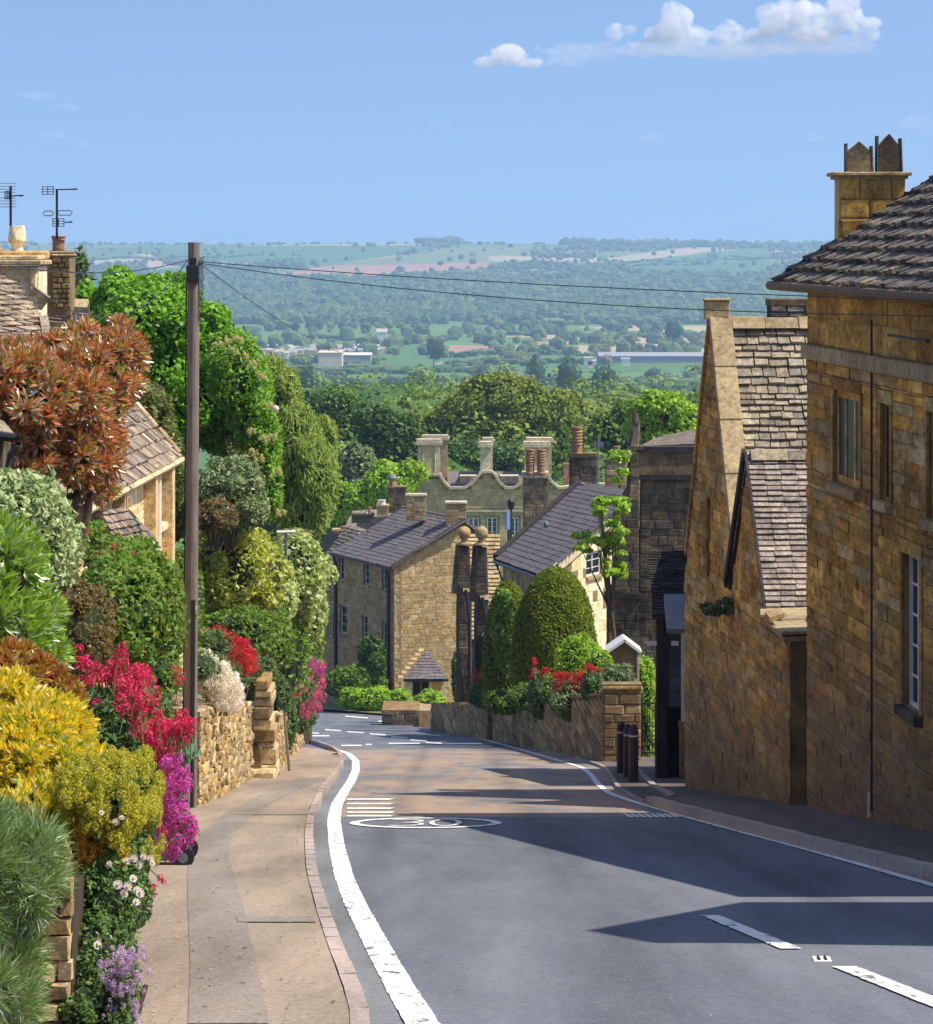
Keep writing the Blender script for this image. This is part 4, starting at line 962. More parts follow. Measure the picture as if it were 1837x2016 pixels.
def pot(parent, u, v0, v1, Y, w, mat, banded=False, name='chimney_pot'):
    z1, z0 = ZV(v0, Y), ZV(v1, Y); r = w*Y/F/2; h = z1-z0; m = MB()
    prof = [(r*1.05, 0), (r*.95, .06*h), (r*.9, .1*h)]
    if banded:
        for k in range(5): zz = .35+.11*k; prof += [(r*.92, (zz)*h), (r*1.08, (zz+.03)*h), (r*.92, (zz+.06)*h)]
    prof += [(r*.85, .9*h), (r*1.05, .93*h), (r*1.05, h)]
    m.lathe((XU(u, Y), Y+.25, z0-.02), prof, 12); return m.build(name, mat, parent, smooth=False)
# ---- three storey slate house at the bend --------------------------------------------------------
Yc = 183.0
c0 = Vector((XU(776,Yc), Yc, 0)); gdir = Vector((.80,-.60,0)).normalized(); sdir_ = Vector((-.36,.933,0)).normalized()
gdir = Vector((.90,.436,0)).normalized()
def ulen(o, d, u):                                   # distance along d from o until picture column u
    k = (u-CU)/F; return (k*o.y-o.x)/(d.x-k*d.y)
LG = ulen(c0, gdir, 940); LS = ulen(c0, sdir_, 664); 
zE = ZV(1112, Yc); zg = gz(183)-.4
t = Thing('three_storey_house', 'three storey stone house with grey slate roof and a small porch at the road bend', 'house', (c0.x, c0.y, gz(183)))
frG = Fr((c0.x, c0.y, 0), gdir); frG.z = -frG.z if frG.z.y > 0 else frG.z
Ya = (c0+gdir*LG*.83).y; zR = ZV(1026, Ya); apx = LG*.83
wallbox(t, 'gable_wall', frG, LG, 0, 0, 0, 0, .4, MATS['mortar_warm'], stone=MATS['stone_warm'], row=(.13,.20), wid=(.2,.55), depth_=.02, limit=300, seed=2, pts=[(0, zg), (LG, zg), (LG, zR-.8), (apx, zR), (0, zE)])
frS = Fr((c0.x, c0.y, 0), sdir_); frS.z = -frS.z if frS.z.x > 0 else frS.z
def sS(u): return ulen(c0, sdir_, u)
def zS(u, v): return ZV(v, (c0+sdir_*sS(u)).y)
hS = []
for (ua, ub, va, vb) in ((667,677,1093,1141),(716,727,1108,1150),(752,762,1118,1160),(669,683,1190,1245),(713,724,1210,1262),(752,764,1222,1288),(669,681,1322,1360)):
    a, b = sorted((sS(ua), sS(ub))); hS.append((a, b, zS(ua, vb), min(zS(ua, va), zE-.25)))
wallbox(t, 'side_wall', frS, LS, zg, zg, zE, zE, .4, MATS['mortar_warm'], hS, MATS['stone_warm'], (.18,.26), (.3,.7), seed=5, limit=220)
for h in hS: win(t, frS, *h, .14, mull=0, rows=3, bar=.06, frame_mat=MATS['white_paint'], glass=MATS['glass'])
m = MB(); m.obox((c0+gdir*LG/2+sdir_*LS)+Vector((0,0,(zE+zg)/2)), gdir*LG/2, sdir_*.15, Vector((0,0,(zE-zg)/2))); m.build('rear_wall', MATS['stone_warm'], t)
def zroofpt(a, s, z): return Vector((c0.x, c0.y, 0))+gdir*a+sdir_*s+Vector((0,0,z))
ov = .28
e0 = zroofpt(-ov, -ov, zE-.1); e1 = zroofpt(-ov, LS+ov, zE-.1); q1 = zroofpt(apx, LS+ov, zR+.08); q0 = zroofpt(apx, -ov, zR+.08)
slab(t, [e0, e1, q1, q0], .12, MATS['joint_slate']); w0 = zroofpt(apx+3.4, -ov, zR-2.3); w1 = zroofpt(apx+3.4, LS+ov, zR-2.3); slab(t, [q0, q1, w1, w0], .12, MATS['slate_grey'])
fr = roof_frame(e0, (e1-e0), (q0-e0)-(q0-e0).project((e1-e0))); Lx = (e1-e0).length; Ly = ((q0-e0)-(q0-e0).project(e1-e0)).length
tiles(t, fr, [(0,0),(Lx,0),(Lx,Ly),(0,Ly)], [], MATS['slate_grey'], (.26,.30), (.5,.8), SLATES, th=.03, limit=160, minpx=6, gap=.02)
ridge(t, q0, q1, 8, MATS['slate_grey'], .14)
m = MB(); m.bar(e0+Vector((0,0,.0)), q0+Vector((0,0,.0)), .10, .22); m.build('bargeboard', MATS['stone_dark'], t)
m = MB(); m.tube([e0+Vector((-.05,0,-.06)), e1+Vector((-.05,0,-.06))], .07, 6); m.build('gutter', MATS['black_iron'], t)
for u_, v_ in ((768, 1115), (660, 1090)):
    s_ = min(max(sS(u_), .1), LS); p0 = frS.p(s_, zE-.1, .25); p1 = frS.p(s_, zE-.7, .1); p2 = frS.p(s_, zg+.4, .1)
    m = MB(); m.tube([p0, p1, p2], .09, 6); m.build('downpipe', MATS['black_iron'], t)
stack(t, 800, 838, 973, 1025, 187.5, .9, MATS['stone_warm'], MATS['stone_warm'], capmat=MATS['stone_manor_trim'])
stack(t, 878, 918, 988, 1042, Ya+.2, .9, MATS['stone_warm'], MATS['stone_warm'], capmat=MATS['stone_manor_trim'], row=(.3,.4), wid=(.4,.7))
# porch on its gable
Yp = 180.5; x0, x1 = XU(797,Yp), XU(875,Yp); zt, ze, zb = ZV(1292,Yp), ZV(1337,Yp), zg
m = MB(); xm = (x0+x1)/2-.2; m.prism([(x0-.25,Yp-.1,ze),(x1+.2,Yp-.1,ze),(x1-.75,Yp+1.6,zt),(x0+.75,Yp+1.6,zt)], (0,0,-.12)); po = m.build('porch', MATS['joint_slate'], t)
f2 = roof_frame((x0-.25,Yp-.1,ze), (1,0,0), Vector((0,1.7,zt-ze))); Lp = math.hypot(1.7, zt-ze)
tiles(po, f2, [(0,0),(x1-x0+.45,0),(x1-x0-.5,Lp),(.95,Lp)], [], MATS['slate_grey'], (.2,.25), (.3,.45), SLATES, th=.04, limit=60, minpx=5)
m = MB(); 
for k in range(7): f_ = k/6; m.obox((x0-.2+1.0*f_, Yp+1.7*f_-.1, ze+(zt-ze)*f_+.05), (.13,.02,0), (0,.16,.05), (0,0,.10))
m.build('hip_stones', MATS['stone_warm'], po)
frp = Fr((x0, Yp+.1, 0), (1,0,0)); frp.z = Vector((0,-1,0)); wx0, wx1 = XU(812,Yp)-x0, XU(845,Yp)-x0; dx0, dx1 = XU(850,Yp)-x0, XU(868,Yp)-x0
hp = [(wx0, wx1, ZV(1370,Yp), ZV(1341,Yp)), (dx0, dx1, zb+.3, ZV(1342,Yp))]
wall_face(po, frp, [(0,zb),(x1-x0,zb),(x1-x0,ze-.02),(0,ze-.02)], hp, MATS['stone_manor_trim'], thick=.15)
win(po, frp, *hp[0], .06, mull=1, bar=.06, frame_mat=MATS['stone_dark'], rows=1)
m = MB(); m.obox(frp.p((dx0+dx1)/2, (hp[1][2]+hp[1][3])/2, -.08), (( dx1-dx0)/2,0,0), (0,.03,0), (0,0,(hp[1][3]-hp[1][2])/2)); m.build('door', m_plain('door_ochre', (.55,.30,.06), .6, .2), po)
# small window and attic gable further right belong to the neighbour: cottage row with ball finials
def finial(parent, u, vt, Y, r=.30):
    x, z = XU(u, Y), ZV(vt, Y); m = MB(); k = r
    m.lathe((x, Y, z-2.9*k), [(k*1.1,0),(k*1.1,.3*k),(k*.5,.45*k),(k*.42,.85*k),(k*.7,1.0*k)]+[(k*math.sin(a), 1.9*k-k*math.cos(a)) for a in np.linspace(.5, 3.1, 9)], 14)
    return m.build('ball_finial', MATS['stone_warm'], parent, smooth=True)
Yf = 150.0
t = Thing('finial_gable_house', 'tall narrow stone house whose two steep gables carry ball finials', 'house', (XU(935,Yf), Yf, gz(Yf)))
for i, (u0, u1, ut, vt, vb, Y) in enumerate(((899,929,914,1076,1165,148.0),(934,962,948,1078,1180,145.0))):
    x0, x1, xt = XU(u0,Y), XU(u1,Y), XU(ut,Y); zt, zs, zb = ZV(vt,Y), ZV(vb,Y), gz(Y)-.3
    m = MB(); m.prism([(x0,Y,zb),(x1,Y,zb),(x1,Y,zs),(xt+.22,Y,zt),(xt-.22,Y,zt),(x0,Y,zs)], (0,.45,0)); w = m.build('gable', MATS['mortar_dark'], t)
    f2 = Fr((0,Y,0),(1,0,0)); f2.z = Vector((0,-1,0))
    blocks(w, f2, layout([(x0,zb),(x1,zb),(x1,zs),(xt+.2,zt),(xt-.2,zt),(x0,zs)], [], (.25,.34), (.3,.6), 4), MATS['stone_dark'], depth_=.03, limit=60, minpx=6)
    m = MB(); m.bar((x0-.03,Y+.2,zs-.1),(xt-.16,Y+.2,zt+.05),.4,.06); m.build('coping', MATS['stone_dark'], w)
    m = MB(); m.prism([(xt-.10,Y+1.3,zt+.02),(xt+.22,Y+1.3,zt+.02),(xt+.30,Y-.15,ZV(vb,Y)),(xt-.04,Y-.15,ZV(vb,Y))], (0,.12,0)); m.build('coping_slope', MATS['stone_warm'], w)
    finial(w, ut, 1036, Y, .27)
    m = MB(); m.tube([(x0+.1,Y-.25,zs+.3),(x0+.05,Y-.2,zs-.5),(x0+.05,Y-.1,zb)], .07, 6); m.build('downpipe', MATS['black_iron'], w)
    m = MB(); m.tube([(x1-.25,Y-.2,zs+.1),(x1-.1,Y-.2,zs-1.1),(x1-.1,Y-.1,zb)], .07, 6); m.build('downpipe', MATS['black_iron'], w)
Yr_ = 156; x0, x1 = XU(921,Yr_), XU(985,Yr_); fr = roof_frame((x0,Yr_-2,ZV(1250,Yr_)), (1,0,0), Vector((0,3,3.4)))
slab(t, [(x0,Yr_-2,ZV(1250,Yr_)),(x1,Yr_-2,ZV(1250,Yr_)),(x1,Yr_+1.7,ZV(1060,Yr_)),(x0,Yr_+1.7,ZV(1060,Yr_))], .1, MATS['joint_slate'])
fr = roof_frame((x0,Yr_-2,ZV(1250,Yr_)), (1,0,0), Vector((0,3.7,ZV(1060,Yr_)-ZV(1250,Yr_)))); ll = math.hypot(3.7, ZV(1060,Yr_)-ZV(1250,Yr_))
tiles(t, fr, [(0,0),(x1-x0,0),(x1-x0,ll),(0,ll)], [], MATS['stone_warm'], (.18,.26), (.3,.5), th=.09, limit=110, minpx=6)
m = MB(); m.box((x0,Yr_-1.8,gz(Yr_)-.3),(x1,Yr_+2,ZV(1245,Yr_))); m.build('wall', MATS['stone_dark'], t)
m = MB(); x0,x1 = XU(955,142),XU(1000,142); m.prism([(x0,142,ZV(1250,142)),(x0,142,gz(142)-.3),(x1+.3,142,gz(142)-.3),(x1+.3,142,ZV(1195,142)),(x1,142,ZV(1195,142))], (0,3,0)); lw = m.build('lower_wing', MATS['stone_warm'], t)
m = MB(); m.bar((x0-.1,141.9,ZV(1252,142)),(x1+.1,141.9,ZV(1188,142)),.5,.14); m.build('verge', MATS['lead'], lw)
# ---- slate roofed house behind the yew ---------------------------------------------------------------
t = Thing('slate_roof_house', 'stone house behind the yew with a broad purple grey slate roof', 'house', W(1060,1300,118))
eA, eB = W(976,1100,124), W(1072,1135,112); rA, rB = W(1142,952,130), W(1232,995,119)
slab(t, [eA, eB, rB, rA], .12, MATS['joint_slate'])
xd = (eB-eA); yd = (rA-eA)-(rA-eA).project(xd); fr = roof_frame(eA, xd, yd); Lx, Ly = xd.length, yd.length
sh = (rA-eA).dot(xd.normalized())
tiles(t, fr, [(0,0),(Lx,0),(Lx+sh,Ly),(sh,Ly)], [], MATS['slate_grey'], (.22,.25), (.42,.6), SLATES, th=.022, limit=260, minpx=6, gap=.015)
ridge(t, rA, rB, 8, MATS['slate_grey'], .12)
m = MB(); m.bar(eA+Vector((0,0,.03)), rA+Vector((0,0,.03)), .2, .25); m.build('verge', MATS['slate_dark'], t)
m = MB(); m.bar(eB+Vector((0,-.03,-.08)), rB+Vector((0,-.03,-.08)), .12, .28); m.build('bargeboard', MATS['stone_manor_trim'], t)
d = (eB-eA); d.z = 0; f2 = Fr((eA.x+.25, eA.y, 0), d); f2.z = -f2.z if f2.z.x > 0 else f2.z
wallbox(t, 'side_wall', f2, d.length-.3, gz(124)-.3, gz(112)-.3, eA.z-.1, eB.z-.1, .35, MATS['mortar_warm'], stone=MATS['stone_warm'], row=(.25,.35), wid=(.4,.8), depth_=.012, gap=.01, limit=120)
gd = (rB-eB); gd.z = 0; L1 = gd.length; f3 = Fr((eB.x+.05, eB.y+.25, 0), gd); f3.z = -f3.z if f3.z.y > 0 else f3.z
uw = lambda u: ulen(Vector((eB.x+.05, eB.y+.25, 0)), gd.normalized(), u)
hw = [(uw(1154), uw(1184), ZV(1146,114), ZV(1099,114))]
wallbox(t, 'gable_wall', f3, 0,0,0,0,0, .35, MATS['mortar_warm'], hw, MATS['stone_cottage'], (.3,.42), (.4,.9), limit=120, depth_=.012, pts=[(0,gz(112)-.3),(L1*1.9,gz(112)-.3),(L1*1.9,eB.z-.1),(L1,rB.z-.15),(0,eB.z-.1)])
win(t, f3, *hw[0], .10, mull=1, rows=3, bar=.06, frame_mat=MATS['white_paint'])
m = MB(); m.tube([eA+Vector((-.05,0,-.1)), eB+Vector((-.05,0,-.1))], .06, 6); m.build('gutter', MATS['black_iron'], t)
m = MB(); m.tube([eA+Vector((0,-.1,-.1)), eA+Vector((.3,-.3,-.9)), Vector((eA.x+.3, eA.y-.3, gz(120)))], .06, 6); m.build('downpipe', MATS['black_iron'], t)
c, _ = stack(t, 1122, 1176, 893, 985, 131, 1.0, MATS['stone_dark'], MATS['stone_dark'], capo=.04, caph=.14); pot(c, 1137, 840, 895, 131, 21, MATS['terracotta'], True)
m = MB(); x, z = XU(1178,130), ZV(985,130); m.tube([(x,130,z),(x,130,ZV(858,130))], .025, 6); m.bar((x-.15,130,ZV(873,130)),(x+.2,130,ZV(876,130)),.02,.2); m.build('aerial', MATS['lead'], t)
c, _ = stack(t, 1193, 1232, 905, 1000, 128, .8, MATS['stone_warm'], MATS['stone_warm'], capmat=MATS['stone_dark']); pot(c, 1215, 878, 912, 128, 14, MATS['terracotta_pink'])
# roof vent seen as a pale dome on the slates
s_ = W(1075,1027,121); m = MB(); m.lathe((s_.x,s_.y,s_.z-.2), [(.08,0),(.08,.14),(.06,.2),(.02,.23)], 10); m.build('roof_vent', MATS['lead'], t, smooth=True)
# banded twin pots stack in front of the manor
t = Thing('twin_pot_stack', 'slender stone chimney stack carrying two banded clay pots before the manor', 'chimney', W(1057,1130,140))
c, _ = stack(t, 1030, 1079, 930, 1130, 140, 1.0, MATS['stone_manor'], MATS['stone_dark'], capmat=MATS['stone_manor_trim'], capo=.07, caph=.22)
for u in (1044, 1066): pot(c, u, 884, 932, 139.7, 18, MATS['terracotta'], True)
# street lamp and sign pole near it
t = Thing('street_lamp', 'black lantern on a post before the manor windows', 'street lamp', (XU(1005,135), 135, gz(135)))
x = XU(1006,135); m = MB(); m.tube([(x,135,gz(135)),(x,135,ZV(1004,135))], [.06,.04], 8); m.build('post', MATS['black_iron'], t)
m = MB(); m.lathe((x,135,ZV(1004,135)), [(.05,0),(.13,.12),(.15,.30),(.17,.32),(.05,.42),(.02,.46)], 8); m.build('lantern', MATS['black_iron'], t)
t = Thing('road_sign', 'blue edged sign board on a pole beside the black lantern', 'sign', (XU(999,134), 134, gz(134)))
x = XU(1001,134); m = MB(); m.tube([(x,134.1,gz(134)),(x,134.1,ZV(1012,134))], .04, 6); m.build('pole', MATS['black_iron'], t)
m = MB(); m.obox((x-.02,134,ZV(1025,134)), (.07,.12,0), (.02,-.012,0), (0,0,.33)); m.build('board', m_plain('sign_blue', (.12,.18,.38), .5), t)
# ---- manor with shaped gables -----------------------------------------------------------------------
Ym = 250.0
t = Thing('manor_house', 'grey stone manor with shaped gables and tall ashlar chimneys in the valley village', 'manor house', (XU(990,Ym), Ym, gz(Ym)))
X = lambda u: XU(u, Ym); Z = lambda v: ZV(v, Ym)
prof = [(790,1300),(1200,1300),(1200,955),(1128,955),(1120,960),(1100,962),(1086,950),(1075,935),(1045,935),(1030,950),(1012,962),(996,962),(984,952),(976,938),(968,930),(950,930),(940,940),(930,953),(914,962),(885,962),(872,948),(866,936),(826,936),(812,958),(800,985),(790,1000)]
hm = [(X(921), X(943), Z(1040), Z(1018)), (X(958), X(980), Z(1056), Z(1018)), (X(921), X(943), Z(1100), Z(1065)), (X(1005), X(1022), Z(1056), Z(1018))]
frM = Fr((0, Ym, 0), (1,0,0)); frM.z = Vector((0,-1,0))
wall_face(t, frM, [(X(a), Z(b)) for a, b in prof], hm, MATS['mortar_warm'], thick=.6)
blocks(t, frM, layout([(X(a), Z(b)) for a, b in prof], [(h[0]-.1,h[1]+.1,h[2]-.1,h[3]+.1) for h in hm], (.32,.42), (.5,1.1), 3), MATS['stone_manor'], depth_=.02, jitter=.008, gap=.015, limit=120, name='ashlar_block')
m = MB()
for a, b in zip(prof[2:-1], prof[3:]): m.bar((X(a[0]), Ym+.15, Z(a[1])+.06), (X(b[0]), Ym+.15, Z(b[1])+.06), 1.0, .17)
m.build('coping', MATS['stone_manor_trim'], t)
m = MB(); m.box((X(885), Ym-.14, Z(1008)), (X(1140), Ym, Z(1003))); m.box((X(885), Ym-.10, Z(1000)), (X(1140), Ym, Z(997.5))); m.build('string_course', MATS['stone_manor_trim'], t)
for h in hm: win(t, frM, *h, .12, mull=1, rows=4, bar=.10, frame_mat=MATS['white_paint'], glass=MATS['glass_sky'])
slab(t, [(X(880),Ym+.8,Z(962)),(X(1030),Ym+.8,Z(962)),(X(1030),Ym+4,Z(935)),(X(880),Ym+4,Z(935))], .1, MATS['slate_grey'])
for (a, b) in ((905,945),(985,1022)): m = MB(); m.box((X(a),Ym+1.6,Z(955)),(X(b),Ym+3.5,Z(940))); m.build('dormer', MATS['stone_manor_trim'], t)
def mstack(u0, u1, v0, vb, rear_u0, rear_u1, niche=False):
    c, _ = stack(t, u0, u1, v0+8, vb, Ym-.1, 1.3, MATS['stone_manor_trim'], None, capo=.16, caph=.38)
    m = MB(); m.box((X(u0)-.1, Ym-.2, Z(vb)), (X(u1)+.1, Ym+1.2, Z(vb-3))); m.build('plinth', MATS['stone_manor_trim'], c)
    if niche:
        xm, w = (X(u0)+X(u1))/2, .42; m = MB(); pts = [(xm-w,Ym-.13,Z(vb-6))]+[(xm-w*math.cos(a),Ym-.13,Z(878)+w*math.sin(a)) for a in np.linspace(0,math.pi,8)]+[(xm+w,Ym-.13,Z(vb-6))]; m.prism(pts, (0,.02,0)); m.build('niche', MATS['stone_manor'], c)
        m = MB(); m.tube([(p[0],Ym-.14,p[2]) for p in pts], .05, 5); m.build('niche_moulding', MATS['stone_manor_trim'], c)
    c2, _ = stack(t, rear_u0, rear_u1, v0, vb+20, Ym+3, 1.2, MATS['stone_manor'], None, capmat=MATS['stone_manor_trim'], capo=.14, caph=.35)
mstack(823, 866, 857, 936, 833, 881, True); mstack(946, 966, 862, 931, 952, 970); mstack(1033, 1080, 862, 950, 1038, 1086)
c, _ = stack(t, 1110, 1124, 912, 962, Ym+2, .5, MATS['terracotta'], None, capo=.05, caph=.1)
# finials on small chimneys left of the manor: village roofs beyond the slate house
t = Thing('village_house', 'low stone house with small chimneys peeping over the slate roof of the three storey house', 'house', (XU(740,215), 215, gz(215)))
m = MB(); Yv_ = 205; m.prism([(XU(655,Yv_),Yv_,ZV(1085,Yv_)),(XU(790,Yv_),Yv_,ZV(1085,Yv_)),(XU(790,Yv_),Yv_+4,ZV(1010,Yv_)),(XU(690,Yv_),Yv_+4,ZV(1016,Yv_))], (0,0,-.2)); m.build('roof', MATS['slate_stone'], t)
m = MB(); m.box((XU(655,Yv_),Yv_+.3,gz(205)-1),(XU(800,Yv_),Yv_+7,ZV(1088,Yv_))); m.build('wall', MATS['stone_warm'], t)
c, _ = stack(t, 764, 800, 958, 1010, 207, 1, MATS['stone_dark'], MATS['stone_dark']); pot(c, 772, 940, 960, 207, 16, MATS['terracotta_pink']); 
m = MB(); m.lathe((XU(772,207),207.25,ZV(945,207)), [(.25,0),(.28,.1),(.2,.25),(.02,.32)], 10); m.build('cowl', MATS['lead'], c)
c, _ = stack(t, 742, 764, 994, 1016, 206, 1, MATS['stone_warm'], None); pot(c, 752, 984, 996, 206, 16, MATS['white_paint'])
c, _ = stack(t, 692, 735, 1012, 1030, 206, 1, MATS['stone_dark'], None); pot(c, 728, 998, 1014, 206, 9, MATS['terracotta_pink']); pot(c, 722, 1004, 1014, 206, 9, MATS['white_paint'])
c, _ = stack(t, 655, 690, 1042, 1080, 203, 1, MATS['stone_warm'], None); pot(c, 676, 1036, 1046, 203, 12, MATS['terracotta'])
# lower cottage with drainpipe at the side of the three storey house
t = Thing('lower_cottage', 'two storey stone cottage joined to the far end of the three storey house', 'house', W(645,1380,192))
Yl = 190; x0, x1 = XU(600,Yl+6), XU(664,Yl); f4 = Fr((x1, Yl+2.2, 0), (x0-x1, 6, 0)); f4.z = -f4.z if f4.z.y > 0 else f4.z; Ll = math.hypot(x0-x1, 6)
hh = [(.35+.2, .9+.2, ZV(1262,192), ZV(1212,192)), (1.5, 2.1, ZV(1262,192), ZV(1215,192))]
wallbox(t, 'wall', f4, Ll, gz(192)-.5, gz(192)-.5, ZV(1165,192), ZV(1165,192), .3, MATS['mortar_dark'], hh, MATS['stone_warm'], (.18,.25), (.3,.6), limit=100)
for h in hh: win(t, f4, *h, .1, mull=0, rows=3, bar=.07, frame_mat=MATS['white_paint'], glass=MATS['glass_sky'])
a0, a1 = f4.p(-.3, ZV(1168,192), .2), f4.p(Ll, ZV(1168,192), .2); sl_ = [a0, a1, a1+Vector((1.2,3,2.6)), a0+Vector((1.2,3,2.6))]; slab(t, sl_, .1, MATS['joint_slate'])
fr = roof_frame(a0, a1-a0, (sl_[3]-a0)-(sl_[3]-a0).project(a1-a0)); tiles(t, fr, [(0,0),(Ll,0),(Ll,4),(0,4)], [], MATS['slate_stone'], (.2,.26), (.3,.5), th=.05, limit=80, minpx=6)
# ---- dark buttressed building -------------------------------------------------------------------------
Yd = 109.0; t = Thing('buttressed_building', 'dark weathered stone building with a parapet, buttress and worn pinnacle', 'building', (XU(1290,Yd), Yd, gz(Yd)))
fd = Fr((0, Yd, 0), (1,0,0)); fd.z = Vector((0,-1,0)); X = lambda u: XU(u, Yd); Z = lambda v: ZV(v, Yd); gd_ = gz(Yd)-.3
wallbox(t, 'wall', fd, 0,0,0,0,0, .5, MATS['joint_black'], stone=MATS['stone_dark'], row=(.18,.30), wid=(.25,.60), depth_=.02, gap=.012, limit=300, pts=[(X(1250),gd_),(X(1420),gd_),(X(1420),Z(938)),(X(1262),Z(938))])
m = MB(); m.box((X(1258),Yd-.10,Z(935)),(X(1420),Yd+.4,Z(890))); m.build('parapet', MATS['stone_dark'], t)
m = MB(); m.box((X(1256),Yd-.16,Z(944)),(X(1420),Yd-.02,Z(934))); m.build('cornice', MATS['slate_dark'], t)
m = MB(); m.box((X(1258),Yd-.16,Z(890)),(X(1420),Yd+.5,Z(879))); m.build('lead_capping', MATS['slate_dark'], t)
slab(t, [(X(1262),Yd+.5,Z(880)),(X(1420),Yd+.5,Z(873)),(X(1420),Yd+3,Z(846)),(X(1300),Yd+3,Z(872))], .06, MATS['slate_cottage'], 'roof')
yb = Yd-.35                                          # stepped buttress
prof = [(1258,885),(1258,1600),(1196,1600),(1196,1190),(1190,1172),(1210,1150),(1210,1020),(1215,1000),(1236,960),(1238,900)]
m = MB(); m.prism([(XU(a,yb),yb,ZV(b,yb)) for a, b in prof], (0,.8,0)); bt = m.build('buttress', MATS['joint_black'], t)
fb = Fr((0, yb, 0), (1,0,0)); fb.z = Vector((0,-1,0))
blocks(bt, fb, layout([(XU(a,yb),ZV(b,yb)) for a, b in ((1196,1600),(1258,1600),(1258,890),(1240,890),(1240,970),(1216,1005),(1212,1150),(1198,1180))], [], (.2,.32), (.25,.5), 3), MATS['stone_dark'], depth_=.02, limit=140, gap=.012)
m = MB(); m.prism([(XU(1188,yb-.1),yb-.1,ZV(1178,yb)),(XU(1262,yb-.1),yb-.1,ZV(1178,yb)),(XU(1262,yb-.1),yb-.1,ZV(1170,yb)),(XU(1200,yb-.1),yb-.1,ZV(1160,yb))], (0,.6,0)); m.build('weathering', MATS['slate_dark'], bt)
x, zz = XU(1252,yb), ZV(885,yb); m = MB(); m.tube([(x-.03,yb+.2,zz),(x-.05,yb+.2,zz+.16),(x,yb+.2,zz+.47),(x+.01,yb+.2,zz+.84),(x-.02,yb+.2,zz+1.10)], [.25,.19,.15,.12,.08], 6)
m.box((x-.22,yb-.02,zz-.02),(x+.22,yb+.42,zz+.10)); 
for k in range(5): a = k*1.3; m.obox((x+.10*math.cos(a),yb+.2+.1*math.sin(a),zz+.2+.16*k), (.06,0,0), (0,.06,0), (0,0,.055))
m.obox((x-.01,yb+.2,zz+1.13), (.07,0,.01), (0,.06,0), (.01,0,.05)); m.build('pinnacle', MATS['stone_dark'], bt)
# slated lean-to and glazed porch against it
t = Thing('glazed_porch', 'dark slated porch with a leaded glass side and white post against the gabled house', 'porch', (XU(1320,63), 63, gz(63)))
Yp = 63.5; X = lambda u: XU(u, Yp); Z = lambda v: ZV(v, Yp)
p4 = [W(1284,1212,63.0), W(1375,1212,63.0), W(1375,1088,66.5), W(1290,1088,66.5)]
slab(t, p4, .08, MATS['joint_black']); xd = p4[1]-p4[0]; yd = (p4[3]-p4[0])-(p4[3]-p4[0]).project(xd); fr = roof_frame(p4[0], xd, yd)
tiles(t, fr, [(0,0),(xd.length,0),(xd.length,yd.length),(.1,yd.length)], [], MATS['slate_dark'], (.13,.16), (.16,.28), th=.04, limit=150)
m = MB(); m.obox(W(1342,1208,62), (.28,0,0), (0,.5,.25), (0,-.02,.04)); m.build('small_roof', MATS['lead'], t)
m = MB(); m.box((X(1293),Yp,gz(63)-.2),(X(1314),Yp+.4,Z(1215))); m.build('post', MATS['slate_dark'], t)
m = MB(); m.box((X(1293),Yp+.5,gz(63)-.2),(X(1350),Yp+.6,Z(1395))); m.box((X(1310),Yp+1.8,gz(63)-.2),(X(1352),Yp+1.9,Z(1215))); m.build('panelling', MATS['slate_dark'], t)
m = MB(); m.box((X(1317),Yp-.05,Z(1390)),(X(1338),Yp-.03,Z(1225))); g0_ = m.build('window', MATS['glass_sky'], t)
m = MB(); m.box((X(1314.5),Yp-.07,Z(1393)),(X(1317),Yp,Z(1222))); m.box((X(1338),Yp-.07,Z(1393)),(X(1340),Yp,Z(1222)))
for v in (1222,1258,1295,1330,1362,1393): m.box((X(1317),Yp-.065,Z(v+.8)),(X(1338),Yp-.02,Z(v-.8)))
m.build('glazing_bar', MATS['black_iron'], g0_)
m = MB(); m.box((X(1340.5),Yp-.2,Z(1420)),(X(1349),Yp-.05,Z(1225))); m.build('white_post', MATS['white_paint'], t)
m = MB(); m.box((X(1337),Yp-.25,gz(63)-.1),(X(1352),Yp-.0,Z(1420))); m.box((X(1335),Yp-.28,Z(1432)),(X(1354),Yp+.02,Z(1418))); m.build('pedestal', MATS['stone_street'], t, bevel=.01)
for (ua, ub) in ((1273,1293),(1322,1336)):
    m = MB(); m.box((XU(ua,62.8),62.8,ZV(1271,62.8)),(XU(ub,62.8),62.83,ZV(1262.5,62.8))); 
    if ua < 1300: m.box((XU(ua-4,62.8),62.8,ZV(1266,62.8)),(XU(ua,62.8),62.83,ZV(1263,62.8)))
    prop(m.build('name_plate', MATS['white_paint'], None, base=W(ua,1271,62.8)), 'small white plate on the glass of the dark porch' if ua > 1300 else 'small white plate beside the post of the dark porch', 'plate')
